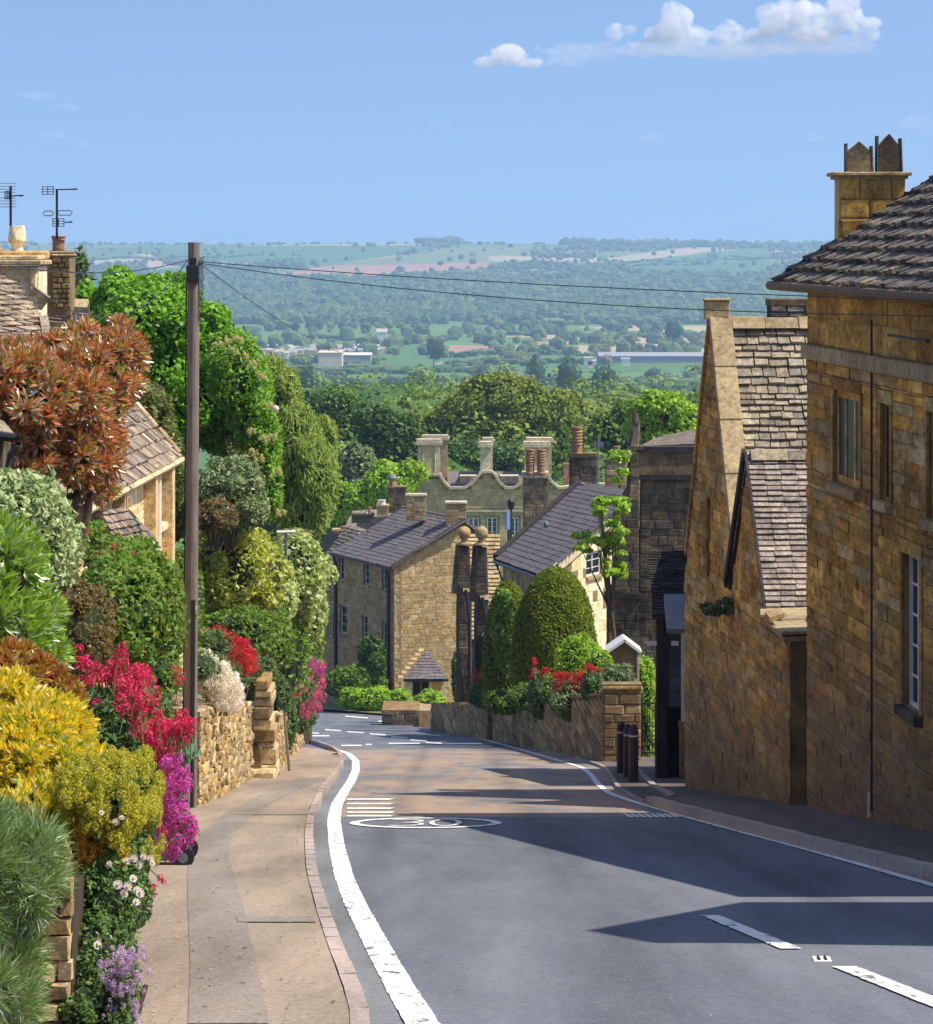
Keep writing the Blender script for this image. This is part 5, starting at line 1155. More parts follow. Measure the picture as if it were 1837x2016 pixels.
# ---- garden wall with pier, gate, gabled garden shelter ---------------------------------------------------
gw = [GP(1262,1499,.05), GP(1188,1499,.05), GP(1105,1483), GP(1030,1469), GP(962,1455)]
tops = [1353,1353,1378,1385,1396]
t = Thing('garden_wall', 'shaded garden wall of coursed stone with a square pier, valerian on top', 'wall', gw[2])
for i in range(len(gw)-1):
    a, b = gw[i], gw[i+1]; d = b-a; d.z = 0; f = Fr((a.x, a.y+.0, 0), -d); f = Fr((b.x, b.y, 0), -d); L = d.length
    if f.z.y > 0: f.z = -f.z
    za, zb = ZV(tops[i+1], b.y), ZV(tops[i], a.y)
    if i == 1: za, zb = ZV(1378, b.y), ZV(1368, a.y)
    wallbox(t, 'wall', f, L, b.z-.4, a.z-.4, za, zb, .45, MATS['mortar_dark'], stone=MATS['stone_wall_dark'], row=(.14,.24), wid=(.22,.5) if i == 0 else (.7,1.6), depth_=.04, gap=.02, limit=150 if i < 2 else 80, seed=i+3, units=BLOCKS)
    m = MB(); m.prism([f.p(-.02,za,.05), f.p(L+.02,zb,.05), f.p(L+.02,zb,-.45), f.p(-.02,za,-.45)], (0,0,.07)); m.build('coping', MATS['stone_wall_dark'], t)
m = MB(); m.box((XU(1188,gw[0].y)-.03, gw[0].y-.06, ZV(1357,gw[0].y)), (XU(1262,gw[0].y)+.03, gw[0].y+.55, ZV(1350,gw[0].y))); m.build('pier_cap', MATS['stone_wall'], t, bevel=.02)
t = Thing('low_wall', 'low dark boundary wall curving round the inside of the bend', 'wall', GP(850,1438))
lw = [GP(962,1457), GP(905,1448), GP(850,1438)]
for a, b in zip(lw, lw[1:]):
    d = a-b; d.z = 0; f = Fr((b.x, b.y, 0), d); f.z = -f.z if f.z.y > 0 else f.z
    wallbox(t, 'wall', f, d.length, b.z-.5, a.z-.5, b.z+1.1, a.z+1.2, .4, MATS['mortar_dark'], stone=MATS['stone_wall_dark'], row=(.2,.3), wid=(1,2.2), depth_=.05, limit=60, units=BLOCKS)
t = Thing('planter_wall', 'dark low stone planter wall before the porch of the three storey house', 'wall', GP(795,1425))
a, b = GP(752,1428), GP(843,1430); d = b-a; f = Fr((a.x, a.y, 0), (1,0,0)); f.z = Vector((0,-1,0)); w_ = XU(825, a.y)-a.x
wallbox(t, 'wall', f, w_, a.z-.5, a.z-.5, ZV(1398,a.y), ZV(1398,a.y), 3, MATS['mortar_dark'], stone=MATS['stone_dark'], row=(.2,.3), wid=(.4,.7), depth_=.05, limit=50, units=ROUGH)
m = MB(); m.box((a.x+w_, a.y+.5, a.z-.5),(a.x+w_+.5,a.y+3,ZV(1402,a.y))); m.build('return_wall', MATS['stone_wall'], t)
# iron gate
Yg = gw[0].y+.25; t = Thing('iron_gate', 'thin black iron garden gate between the stone pier and dark porch', 'gate', (XU(1275,Yg), Yg, gz(Yg)))
m = MB(); x0, x1 = XU(1264,Yg), XU(1300,Yg)
for v in (1385, 1482): m.bar((x0,Yg,ZV(v,Yg)),(x1,Yg,ZV(v,Yg)),.03)
m.bar((x0,Yg,ZV(1490,Yg)),(x0,Yg,ZV(1372,Yg)),.035); m.bar((x1,Yg,ZV(1490,Yg)),(x1,Yg,ZV(1372,Yg)),.035); m.build('gate_frame', MATS['black_iron'], t)
for k in range(1, 7):
    x = x0+(x1-x0)*k/7; m = MB(); m.tube([(x,Yg,ZV(1488,Yg)),(x,Yg,ZV(1372 if k % 2 else 1380,Yg))], .009, 5); m.build('bar', MATS['black_iron'], t)
# small gabled shelter with pale coping
Ys = 92; t = Thing('garden_shelter', 'small brown gabled garden shelter edged with pale stone coping', 'shelter', (XU(1229,Ys), Ys, gz(Ys)))
m = MB(); m.prism([(XU(a,Ys),Ys,ZV(b,Ys)) for a, b in ((1200,1480),(1256,1480),(1256,1283),(1229,1262),(1200,1280))], (0,1.0,0)); m.build('body', m_plain('shelter_brown', (.16,.115,.075), .9, .2, 3), t)
for a, b in (((1195,1283),(1230,1259)),((1229,1259),(1262,1284))):
    m = MB(); m.bar((XU(a[0],Ys),Ys+.45,ZV(a[1],Ys)),(XU(b[0],Ys),Ys+.45,ZV(b[1],Ys)),1.2,.07); m.build('coping', MATS['white_paint'], t)
m = MB(); m.box((XU(1254,Ys),Ys-.05,ZV(1420,Ys)),(XU(1259,Ys),Ys+.1,ZV(1284,Ys))); m.build('corner_strip', MATS['stone_manor_trim'], t)
# bollards
for i, (u, vt, vb, Y, lab) in enumerate(((1223,1410,1515,GY(1522,.05),'the one standing behind the other two'), (1236,1419,1528,GY(1530,.05),'the middle one of the three'), (1247,1420,1538,GY(1539,.05),'the one standing in front of the other two'))):
    x = XU(u, Y); z = gz(Y)+.05; h = (vb-vt)*Y/F; r = .085
    t = Thing('bollard', 'black silver banded bollard, '+lab, 'bollard', (x, Y, z), 'black bollards on the pavement')
    m = MB(); m.lathe((x,Y,z-.05), [(r*1.02,0),(r*.98,h*.80)], 8); m.build('post', MATS['black_iron'], t)
    m = MB(); m.lathe((x,Y,z+h*.80-.05), [(r*.90,0),(r*.90,.035)], 8); m.build('reflective_band', m_plain('silver', (.45,.47,.5), .4), t)
    m = MB(); m.lathe((x,Y,z+h*.80-.015), [(r,0),(r,h*.06),(r*.85,h*.12),(r*.35,h*.17),(r*.05,h*.18)], 8); m.build('cap', MATS['black_iron'], t)
# ---- topiary, bushes -------------------------------------------------------------------------------------
def dome(name, label, u, vt, vb, ru, Y, n, mat, sq=1.0, size=.09, cat='topiary'):
    z1, z0 = ZV(vt, Y), ZV(vb, Y); r = ru*Y/F; x = XU(u, Y); g = np.random.default_rng(int(u)); t = Thing(name, label, cat, (x, Y, z0))
    th = g.uniform(0, 2*math.pi, n); s = g.random(n)**.8; h = z1-z0
    prof = r*np.power(np.clip(1-s**2.9, 0, 1), .5)*(1+.03*np.sin(th*5+s*9))+.0; prof *= 1-.10*np.clip(.25-s, 0, 1)
    jt = g.normal(0, .025, (n, 3)); C = np.stack([x+prof*np.cos(th), Y+prof*np.sin(th), z0+s*h], 1)+jt
    D = np.stack([np.cos(th), np.sin(th), .25+s*.9], 1); D /= np.linalg.norm(D, axis=1, keepdims=True)
    Nn = D+unitv(n, g)*.8; Nn /= np.linalg.norm(Nn, axis=1, keepdims=True); T = unitv(n, g)+D*.6; T -= Nn*(T*Nn).sum(1, keepdims=True); T /= np.linalg.norm(T, axis=1, keepdims=True)
    S = size*g.uniform(.6, 1.3, n); o = obj_np('foliage', *leaf_mesh(C, Nn, T, S, S*.5, .05), mat, t); o['kind'] = 'stuff'
    m = MB(); m.lathe((x, Y, z0), [(r*.93*math.sqrt(max(0, 1-s_**2.9)), s_*h*.98) for s_ in np.linspace(0, 1, 12)], 24); c = m.build('shade_core', MATS['core_shade'], t); return t  # dark core filling the yew, coloured as its inner shade
dome('yew_topiary', 'huge clipped dome shaped yew rising above the garden wall', 1093, 1119, 1392, 86, 101, 32000, LM['yew'], size=.10)
dome('yew_topiary', 'smaller ivy grown clipped yew beside the huge dome', 1000, 1146, 1398, 50, 106.5, 12000, LM['yew'], size=.11)
bush('ivy_patch', 'bright ivy climbing the flank of the smaller yew', 'ivy', [B(992,1190,104.8,15,35,.4), B(985,1245,104.8,16,40,.4), B(995,1290,104.8,14,30,.3)], 2600, .16, LM['mid_green'], core=False, stems=False, aspect=.8)
bush('low_border', 'low mixed greenery hiding the foot of the clipped yews behind the garden wall', 'shrubs', [B(1040,1372,98.5,40,26,.5),B(985,1380,104,34,26,.5),B(1090,1360,94.5,30,30,.4)], 3600, .10, LM['mid_green'], aspect=.5, lumps=20, stems=False)
bush('round_bush', 'rounded light green clipped bush before the huge yew', 'bush', [B(1143,1308,90,52,56,.6)], 9000, .085, LM['lime_leaf'], aspect=.6, lumps=30, lump_r=.2)
bush('round_bush', 'small bright green bush tucked beside the garden shelter', 'bush', [B(1182,1318,86,30,38,.4)], 3500, .075, LM['lime_leaf'], aspect=.6, lumps=24, lump_r=.2)
bush('arching_hedge', 'tall bright green arched hedge behind the iron gate', 'hedge', [B(1268,1350,97,26,62,.8), B(1275,1440,97,24,60,.8)], 7000, .09, LM['lime_leaf'], aspect=.6, lumps=30, lump_r=.2)
bush('round_bush', 'pale fern like bush under the garden shelter', 'bush', [B(1215,1340,84,36,34,.4), B(1240,1362,84,22,22,.4)], 3500, .09, LM['grey_green'], aspect=.4, lumps=20, radial=.6)
def head_unit(seed, n=64, sz=.24):
    g = np.random.default_rng(seed); d = unitv(n, g); C = d*np.array([.5,.5,.55])*g.uniform(.75, 1.05, (n, 1)); Nn = d+unitv(n, g)*.6; Nn /= np.linalg.norm(Nn, axis=1, keepdims=True)
    T = unitv(n, g); T -= Nn*(T*Nn).sum(1, keepdims=True); T /= np.linalg.norm(T, axis=1, keepdims=True); S = sz*g.uniform(.7, 1.2, n); return leaf_mesh(C, Nn, T, S, S*.75, .1)
HEADS = [head_unit(i) for i in range(5)]
def heads(t, pts, r, mat, limit=300, seed=1, stalk=None, name='flower_head', minpx=4):
    g = random.Random(seed); it = []
    for p in pts: s = r*g.uniform(.65, 1.35); a = g.uniform(0, 6.28); it.append((Vector(p), Vector((math.cos(a),math.sin(a),0))*s, Vector((-math.sin(a),math.cos(a),0))*s, Vector((g.uniform(-.2,.2)*s,g.uniform(-.2,.2)*s,s*g.uniform(.9,1.4)))))
    place(t, name, it, HEADS, mat, limit, minpx)
    if stalk:
        m = MB()
        for p in list(pts)[:260]: p = Vector(p); m.tube([p, p+Vector((g.uniform(-.04,.04),g.uniform(-.04,.04),-stalk))], .004, 3, cap=False)
        o = m.build('stem', LM['valerian'], t); o['kind'] = 'stuff'
def uvpts(poly, n, Y, dy, g):
    us, vs2 = [p[0] for p in poly], [p[1] for p in poly]; out = []
    while len(out) < n:
        u, v = g.uniform(min(us), max(us)), g.uniform(min(vs2), max(vs2))
        if intervals(poly, v) and any(a <= u <= b for a, b in intervals(poly, v)): out.append(W(u, v, Y+g.uniform(-dy, dy)))
    return out
g = random.Random(4)
for i, (u, v, ru, rv, Y, lab, fl) in enumerate(((948,1362,26,34,117,'valerian clump at the far end of the garden wall', 12), (1000,1368,28,40,106.5,'valerian clump before the smaller yew', 12), (1060,1368,20,50,96.5,'narrow valerian clump at the foot of the huge yew', 10), (1122,1378,42,40,88,'broad silvery valerian clump spilling over the garden wall', 26), (1165,1350,20,30,82.5,'small valerian clump by the wall pier', 5))):
    t = bush('valerian_plant', 'red flowered '+lab, 'flowering plant', [B(u,v,Y,ru,rv,.5)], 1700, .13, LM['valerian'] if i != 3 else LM['grey_green'], core=True, stems=False, aspect=.4, lumps=14, group='valerian on the garden wall')
    heads(t, [W(u+g.uniform(-.8,.8)*ru, v-rv*g.uniform(.55,1.35), Y-.2) for _ in range(fl*2)], .13, LM['petal_red'] , stalk=.25, seed=i)
for i, (u, v, ru, rv, n, lm, lab) in enumerate(((700,1348,62,28,6500,'mid_green','dark green hedge along the side of the three storey house'), (722,1378,52,22,4500,'lime_leaf','bright low bush at the junction verge'), (790,1380,19,18,1800,'lime_leaf','small round bright bush before the porch wall'), (848,1386,28,20,2400,'lime_leaf','round bright bush under the porch window'), (905,1340,14,50,1500,'deep_green','dark climber beside the narrow gable'))):
    bush('hedge' if i == 0 else 'round_bush', lab, 'bush', [B(u,v-4,183-i*3,ru*1.05,rv*1.15,1.0)], int(n*1.2), .20, LM[lm], aspect=.7, lumps=26, lump_r=.22)
bush('wall_climber', 'dark green climber on the street side of the three storey house', 'climber', [B(728,1280,181,26,30,.5), B(742,1310,180,18,22,.5)], 2400, .22, LM['deep_green'], aspect=.8, stems=False)
# young maple overhanging the slate house
gm = random.Random(21); mb_ = []
for (u, v, su, sv, n_) in ((1205,995,34,16,9),(1180,1065,40,14,10),(1205,1110,24,22,8),(1222,920,20,26,7),(1218,1040,14,50,8),(1150,1078,16,6,3)):
    for _ in range(n_): mb_.append(B(u+gm.uniform(-su,su), v+gm.uniform(-sv,sv), 104+gm.uniform(-.8,.6), gm.uniform(7,17), gm.uniform(4,9), .3))
t = tree('maple_tree', 'young maple whose light sprays overhang the slate roofed house', (XU(1232,104.5),104.5,gz(104)), mb_, 5200, .16, LM['lime_leaf'], trunk_r=.07, core=False, nl=16, aspect=.75, lumps=5, lump_r=.7, inner=.33)
# ================================================================== GARDEN SIDE
leafm('photinia', [(.58,.13,.04),(.66,.22,.08),(.46,.18,.03),(.34,.28,.04),(.76,.42,.30),(.22,.26,.04),(.34,.36,.07),(.44,.09,.05),(.42,.22,.04),(.62,.30,.22)], trans=.4, gloss=.5, rough=.35)
leafm('maple', [(.12,.30,.015),(.17,.37,.02),(.09,.24,.012),(.22,.42,.04),(.07,.18,.01)], trans=.45)
leafm('elder', [(.09,.22,.02),(.14,.29,.03),(.18,.34,.03)], trans=.4)
leafm('cream', [(.70,.66,.32),(.62,.58,.25)], trans=.3, gloss=.05)
leafm('variegated', [(.30,.36,.20),(.22,.30,.16),(.13,.22,.10),(.40,.46,.30),(.09,.15,.07)], trans=.25)
leafm('variegated_gold', [(.48,.50,.04),(.60,.60,.10),(.30,.40,.03),(.14,.24,.02),(.66,.68,.25)], trans=.45)
leafm('brown_green', [(.17,.11,.03),(.12,.12,.025),(.24,.15,.05),(.08,.10,.02),(.20,.10,.03)], trans=.3)
leafm('hedge_ball', [(.07,.17,.02),(.12,.20,.02),(.045,.11,.015),(.19,.21,.03),(.09,.19,.03)], trans=.3)
leafm('bright_lance', [(.14,.27,.03),(.21,.35,.04),(.10,.19,.02),(.28,.41,.08)], trans=.35, gloss=.4)
leafm('golden', [(.80,.62,.02),(.88,.72,.04),(.66,.56,.02),(.90,.76,.12),(.74,.44,.03),(.50,.50,.03),(.42,.50,.04),(.30,.36,.03)], trans=.5)
leafm('euphorbia', [(.50,.50,.04),(.62,.55,.04),(.36,.42,.04),(.66,.48,.03),(.20,.28,.03)], trans=.4)
leafm('orange_tip', [(.55,.24,.02),(.62,.34,.03)], trans=.3)
leafm('lavender_blade', [(.11,.20,.07),(.16,.26,.10),(.08,.15,.045),(.22,.28,.16)], trans=.25)
leafm('lavender_bud', [(.22,.18,.30),(.30,.24,.38)], trans=.2)
leafm('daisy_green', [(.04,.10,.02),(.07,.15,.03),(.03,.07,.015),(.12,.19,.05)], trans=.25, gloss=.4)
leafm('magenta', [(.68,.03,.13),(.78,.09,.22),(.58,.015,.07)], trans=.3, gloss=.05)
leafm('violet_pink', [(.60,.08,.42),(.68,.13,.50),(.5,.06,.33)], trans=.3, gloss=.05)
leafm('mauve', [(.55,.38,.66),(.62,.46,.72),(.48,.30,.58)], trans=.3, gloss=.05)
leafm('pale_petal', [(.78,.66,.70),(.80,.74,.76),(.70,.54,.62)], trans=.3, gloss=.05)
leafm('white_petal', [(.88,.86,.84),(.84,.72,.74),(.90,.89,.87)], trans=.3, gloss=.05)
leafm('rose_red', [(.55,.01,.02),(.62,.02,.04)], trans=.25, gloss=.1)
leafm('conifer', [(.06,.10,.03),(.09,.13,.045),(.04,.075,.02)], trans=.25)
leafm('weeping', [(.18,.26,.05),(.25,.33,.07),(.13,.20,.04)], trans=.35)
leafm('leaf_litter', [(.40,.26,.10),(.52,.40,.20),(.12,.08,.045),(.05,.04,.03)], trans=.1)
# ---- roadside retaining wall -------------------------------------------------------------------------
def road_wall(name, label, pts, tops, mat, row, wid, seed, mort='mortar_warm', limit=300, dp=.07, thick=.4):
    """pts: (X,Y) along the pavement; tops: picture rows of the coping"""
    t = Thing(name, label, 'wall', (pts[0][0], pts[0][1], gz(pts[0][1])+PH)); nseg = len(pts)-1
    for i in range(nseg):
        a, b = Vector((*pts[i],0)), Vector((*pts[i+1],0)); L = (b-a).length; f = Fr(a, b-a); 
        if f.z.x < 0 and abs(f.z.x) > .3: f.z = -f.z
        elif abs(f.z.x) <= .3 and f.z.y > 0: f.z = -f.z
        za, zb = gz(a.y)+PH-.1, gz(b.y)+PH-.1; ta, tb = tops[i], tops[i+1]
        poly = [(0,za),(L,zb),(L,tb),(0,ta)]
        wall_face(t, f, poly, [], MATS[mort], thick=thick, name='wall_core')
        blocks(t, f, layout(poly, [], row, wid, seed+i), MATS[mat], ROUGH, depth_=dp, jitter=.025, gap=.012, seed=seed+i, limit=limit//nseg, minpx=5)
    return t
def zt_(u, v, Y): return ZV(v, Y)
wp = [(XU(386,46.3),46.3),(XU(398,47.0),47.0),(XU(440,52),52),(XU(489,60.5),60.5)]
road_wall('retaining_wall', 'sunlit honey coloured rubble retaining wall beside the telegraph pole', wp, [ZV(1392,46.3),ZV(1388,47.0),ZV(1385,52),ZV(1380,60.5)], 'stone_wall', (.055,.11), (.16,.6), 3, limit=300)
wp = [(XU(386,46.3),46.3),(XU(386,46.3)-3,46.1)]
road_wall('garden_end_wall', 'short rubble return wall behind the telegraph pole', wp, [ZV(1392,46.3),ZV(1392,46.3)], 'stone_wall', (.08,.14), (.14,.3), 9, limit=60)
# broken buttress of big weathered slabs
t = Thing('wall_buttress', 'broken buttress of large weathered slabs between two stretches of rubble wall', 'buttress', (XU(520,61),61,gz(61)+PH)); g = random.Random(5)
yb = 60.6; x0, x1 = XU(490,yb), XU(548,yb); z = gz(yb)+PH-.05; k = 0; ztop = ZV(1338,yb)
while z < ztop:
    h = g.uniform(.10,.30); f_ = (z-gz(yb))/(ztop-gz(yb)); xa = x0+.30*(0 if z > ZV(1470,yb) else .28)+.12*f_; xb = x1-.05-.10*f_+g.uniform(-.03,.03)
    m = MB(); yy0 = yb+(.35 if z < ZV(1455,yb) else 0)+g.uniform(-.03,.03)
    m.box((xa, yy0, z), (xb-.0, yb+1.2, min(z+h, ztop)-.008)); m.build('slab', MATS['stone_wall'], t, bevel=.02); z += h; k += 1
m = MB(); m.box((x0+.02, yb+.28, gz(yb)), (x0+.20, yb+1.2, ZV(1475,yb))); m.build('side_stone', MATS['stone_wall_dark'], t, bevel=.02)
m = MB(); m.box((x0-.02, yb-.1, gz(yb)+PH-.05), (x0+.45, yb+.5, gz(yb)+PH+.12)); m.build('foot_stone', MATS['stone_wall'], t, bevel=.03)
wp = [(XU(540,62.5),62.5),(XU(558,75),75),(XU(588,93),93),(XU(592,96),96)]
road_wall('end_wall', 'golden rubble wall stretch ending at the side road with a post leaning on it', wp, [ZV(1400,62.5),ZV(1405,75),ZV(1408,93),ZV(1408,96)], 'stone_wall', (.09,.15), (.14,.34), 13, limit=240)
t_ = MB(); t_.tube([GP(570,1518,PH), GP(570,1518,PH)+Vector((-.10,.1,1.05))], [.03,.022], 6); prop(t_.build('stake', MATS['pole_wood'], None, base=GP(570,1518,PH)), 'thin brown stake leaning on the golden rubble wall', 'stake')
# ---- foreground dry stone wall ---------------------------------------------------------------------
wp = [(-2.02,15.7),(-2.2,17.5),(-2.75,22),(-3.2,26),(-3.7,33)]
road_wall('dry_stone_wall', 'low dry stone wall of rounded stones under the lavender and daisies', wp, [-(depth(y))+PH+h for (x, y), h in zip(wp, (.72,.70,.62,.6,.6))], 'stone_wall', (.075,.115), (.12,.2), 23, mort='joint_black', limit=260, dp=.09)
ya = 15.55; fr = Fr((XU(84,ya), ya, 0), (1,0,0)); fr.z = Vector((0,-1,0)); t = Thing('wall_end', 'squared end of the dry stone wall with its stones stepping up beside the lavender', 'wall', (XU(115,ya), ya, gz(ya)+PH))
w_ = XU(143,ya)-XU(84,ya)
m = MB(); m.box((XU(84,ya)-.3, ya+.01, gz(ya)), (XU(141,ya), ya+.5, ZV(1762,ya))); m.build('wall_core', MATS['joint_black'], t)
g = random.Random(6); it = []; z = ZV(2050,ya)
while z < ZV(1740,ya):
    h = g.uniform(.075,.115); x = XU(70,ya)+g.uniform(-.03,.03)
    while x < XU(140,ya)-.03:
        w = g.uniform(.07,.16); w = min(w, XU(146,ya)-x); it.append((fr.p(x-XU(84,ya)+w/2, z+h/2, -.02), fr.x*(w-.006), fr.y*(h-.008), fr.z*(.10+g.uniform(-.03,.03)))); x += w
    z += h
place(t, 'stone', it, ROUGH, MATS['stone_wall'], 120)
# ---- telegraph pole ----------------------------------------------------------------------------------
Yp = 45.3; pb = Vector((XU(374,Yp), Yp, gz(Yp)+PH)); pt_ = Vector((XU(382,Yp), Yp, ZV(477,Yp)))
t = Thing('telegraph_pole', 'weathered wooden telegraph pole with a black junction box near its top', 'telegraph pole', pb)
m = MB(); m.tube([pb.lerp(pt_, f)-Vector((0,0,.1 if f == 0 else 0)) for f in (0,.25,.5,.75,1)], [.088,.084,.081,.077,.074], 16); m.build('post', MATS['pole_wood'], t, smooth=False)
def pz(v): f = (ZV(v,Yp)-pb.z)/(pt_.z-pb.z); return pb.lerp(pt_, f)
m = MB(); c = pz(536); m.box((c.x-.085,Yp-.16,ZV(557,Yp)),(c.x+.075,Yp-.06,ZV(522,Yp))); m.build('junction_box', MATS['black_iron'], t, bevel=.01)
m = MB(); m.box((c.x-.04,Yp-.14,ZV(522,Yp)),(c.x+.04,Yp-.07,ZV(508,Yp))); m.build('bracket', MATS['black_iron'], t)
def cable(name, pts, r, parent, sag=0.0, n=16, mat='black_iron'):
    a, b = Vector(pts[0]), Vector(pts[-1]); m = MB()
    if len(pts) == 2: pts = [a.lerp(b, k/n)-Vector((0,0,sag*4*(k/n)*(1-k/n))) for k in range(n+1)]
    m.tube(pts, r, 5); return m.build(name, MATS[mat], parent, base=None if parent else a)
for k in range(5):
    g = random.Random(k); p = [pz(v)+Vector((.085+.03*math.sin(v*.3+k*2)+.008*k, -.05+.01*k, 0)) for v in range(505, 640, 9)]
    cable('hanging_wire', p, .004, t)
p = [pz(v)+Vector((-.092, -.02, 0)) for v in range(555, 1580, 60)]; cable('cable', p, .009, t)
m = MB(); m.tube([pz(1180)+Vector((.03,-.09,0)), pz(1420)+Vector((.03,-.09,0)), pb+Vector((.03,-.10,.02))], .028, 8); m.build('cable_guard', MATS['black_iron'], t)
for v, c_ in ((1195,'white_paint'),(1211,'terracotta')): m = MB(); q = pz(v); m.box((q.x+.035,Yp-.095,q.z-.03),(q.x+.075,Yp-.085,q.z+.02)); m.build('tag', MATS[c_], t)
for i in range(3): m = MB(); q = pz(560+i*34); m.tube([q+Vector((-.1,-.03,0)),q+Vector((.09,-.03,.01))], .006, 5); m.build('wire_band', MATS['lead'], t)
top = pz(515)+Vector((.08,-.03,0))
def wire(label, a, b, sag, r=.0055):
    o = cable('overhead_wire', [a, b], r, None, sag); prop(o, label, 'wire', 'overhead wires from the telegraph pole')
wire('upper of the two long wires from the pole to the hipped house', top, frA.p((45.4-34.6)/abs(dirA.y),-.56,.04), .06)
wire('lower of the two long wires from the pole to the hipped house', top-Vector((0,0,.02)), frA.p((45.4-34.6)/abs(dirA.y),-.70,.04), .16)
wire('thin wire dropping from the pole towards the valley trees', top-Vector((0,0,.03)), W(745,705,140), .4, .006)
lt = pz(512)-Vector((.08,0,0))
wire('upper wire from the pole top over the maple to the chimneys', lt, W(20,525,30), .10, .006)
wire('lower wire from the pole top through the maple to the cottage', lt, W(60,560,34), .5, .006)
# ---- wheelie bin --------------------------------------------------------------------------------------
Yw = 30.6; zb = gz(Yw)+PH; s_ = F/Yw; xc = XU(328,Yw)
t = Thing('wheelie_bin', 'green wheeled rubbish bin half hidden by the pink valerian', 'bin', (xc, Yw, zb)); BG = m_plain('bin_green', (.095,.19,.085), .45, .1, 5)
zt2 = ZV(1480,Yw); m = MB(); hw, hd, bw, bd = .245, .30, .20, .23
m.add([(xc-bw,Yw-bd,zb+.06),(xc+bw*.9,Yw-bd,zb+.06),(xc+bw*.9,Yw+bd,zb+.12),(xc-bw,Yw+bd,zb+.12),(xc-hw,Yw-hd,zt2),(xc+hw-.06,Yw-hd,zt2),(xc+hw-.06,Yw+hd,zt2),(xc-hw,Yw+hd,zt2)], [(0,3,2,1),(4,5,6,7),(0,1,5,4),(1,2,6,5),(2,3,7,6),(3,0,4,7)]); m.build('body', BG, t, bevel=.02)
m = MB(); m.box((xc-hw-.02,Yw-hd-.02,zt2-.07),(xc+hw-.04,Yw+hd,zt2-.01)); m.build('rim', BG, t, bevel=.008)
m = MB(); m.box((xc-hw-.03,Yw-hd-.03,zt2),(xc+hw-.01,Yw+hd,zt2+.03)); m.prism([(xc-hw+.03,Yw-hd+.05,zt2+.03),(xc+hw-.08,Yw-hd+.05,zt2+.03),(xc+hw-.12,Yw-hd+.05,zt2+.06),(xc-hw+.08,Yw-hd+.05,zt2+.06)], (0,hd*1.7,0)); m.build('lid', BG, t, bevel=.006)
m = MB(); m.tube([(xc+hw-.02,Yw-.2,zt2-.03),(xc+hw+.03,Yw-.2,zt2-.02),(xc+hw+.03,Yw+.2,zt2-.02),(xc+hw-.02,Yw+.2,zt2-.03)], .014, 6); m.build('handle', BG, t)
for dy in (-.24,.22):
    m = MB(); m.tube([(xc+.16,Yw+dy-.025,zb+.095),(xc+.16,Yw+dy+.025,zb+.095)], .095, 18); w = m.build('wheel', MATS['black_iron'], t)
    m = MB(); m.tube([(xc+.16,Yw+dy-.03,zb+.095),(xc+.16,Yw+dy-.026,zb+.095)], .045, 12); m.build('hub', MATS['lead'], w)
# ---- cottage above the garden -----------------------------------------------------------------------------
t = Thing('honey_cottage', 'honey stone cottage with bay mullions, stone slate roof and small porch roof behind the garden', 'cottage', (-4.5, 47, gz(47)+1.2))
ca = Vector((-4.66,40.5,0)); cb = Vector((XU(329,51.5),51.5,0)); d = cb-ca; Lc = d.length; fr = Fr(ca, d)
if fr.z.x < 0: fr.z = -fr.z
ul = lambda u: ulen(ca, d.normalized(), u)
def yl(u): return ca.y+d.normalized().y*ul(u)
EC = ZV(893, 51.5); gb_ = gz(40)+.8
hc = [(ul(302)-.1, ul(316), ZV(1045,49), EC-.15), (ul(231), ul(259), ZV(1010,46), EC-.55), (ul(180), ul(196), ZV(1080,42), ZV(985,42))]
polyc = [(0,gb_),(Lc,gb_-1),(Lc,EC),(0,EC)]
wall_face(t, fr, polyc, hc, MATS['mortar_pale'], thick=.4)
blocks(t, fr, layout(polyc, [(h[0]-.04,h[1]+.04,h[2]-.04,h[3]+.04) for h in hc], (.20,.27), (.6,1.3), 3), MATS['stone_cottage'], depth_=.014, gap=.010, jitter=.004, limit=200)
for h in hc: win(t, fr, *h, .2, mull=1, rows=3, bar=.05, frame_mat=MATS['white_paint'], sillmat=MATS['stone_cottage'])
m = MB()
for u_ in (222, 284, 318): 
    s = ul(u_); m = MB(); m.obox(fr.p(s, (EC-6.2)/2-.0, .09), fr.x*.12, fr.y*((EC+6.2)/2), fr.z*.09); m.build('stone_mullion', MATS['stone_cottage'], t, bevel=.01)
m = MB(); s = ul(296); m.tube([fr.p(s, EC-.1, .12), fr.p(s, -5.9, .12)], .035, 8); m.build('downpipe', MATS['white_paint'], t)
m = MB(); s = ul(215); m.tube([fr.p(s, EC-.4, .16), fr.p(s, -6.2, .16)], .04, 8); m.build('downpipe', MATS['stone_cottage'], t)
m = MB(); m.obox(Vector((cb.x-1.6, cb.y+.12, (EC+gb_)/2-.3)), (1.6,0,0), (0,.15,0), (0,0,(EC-gb_)/2+.3)); m.build('end_wall', MATS['stone_dark'], t)
inn = -fr.z; pit = 1.12; e0 = fr.p(-.4, EC-.08, .15); e1 = fr.p(Lc+.25, EC-.08, .15); dep = 3.0
r0_, r1_ = e0+inn*dep+Vector((0,0,dep*pit)), e1+inn*dep+Vector((0,0,dep*pit))
slab(t, [e0,e1,r1_,r0_], .09, MATS['joint_slate']); slab(t, [r0_, r1_, r1_+inn*dep-Vector((0,0,dep*pit)), r0_+inn*dep-Vector((0,0,dep*pit))], .09, MATS['slate_cottage'])
f2 = roof_frame(e0, e1-e0, r0_-e0); sl2 = (r0_-e0).length; Le = (e1-e0).length
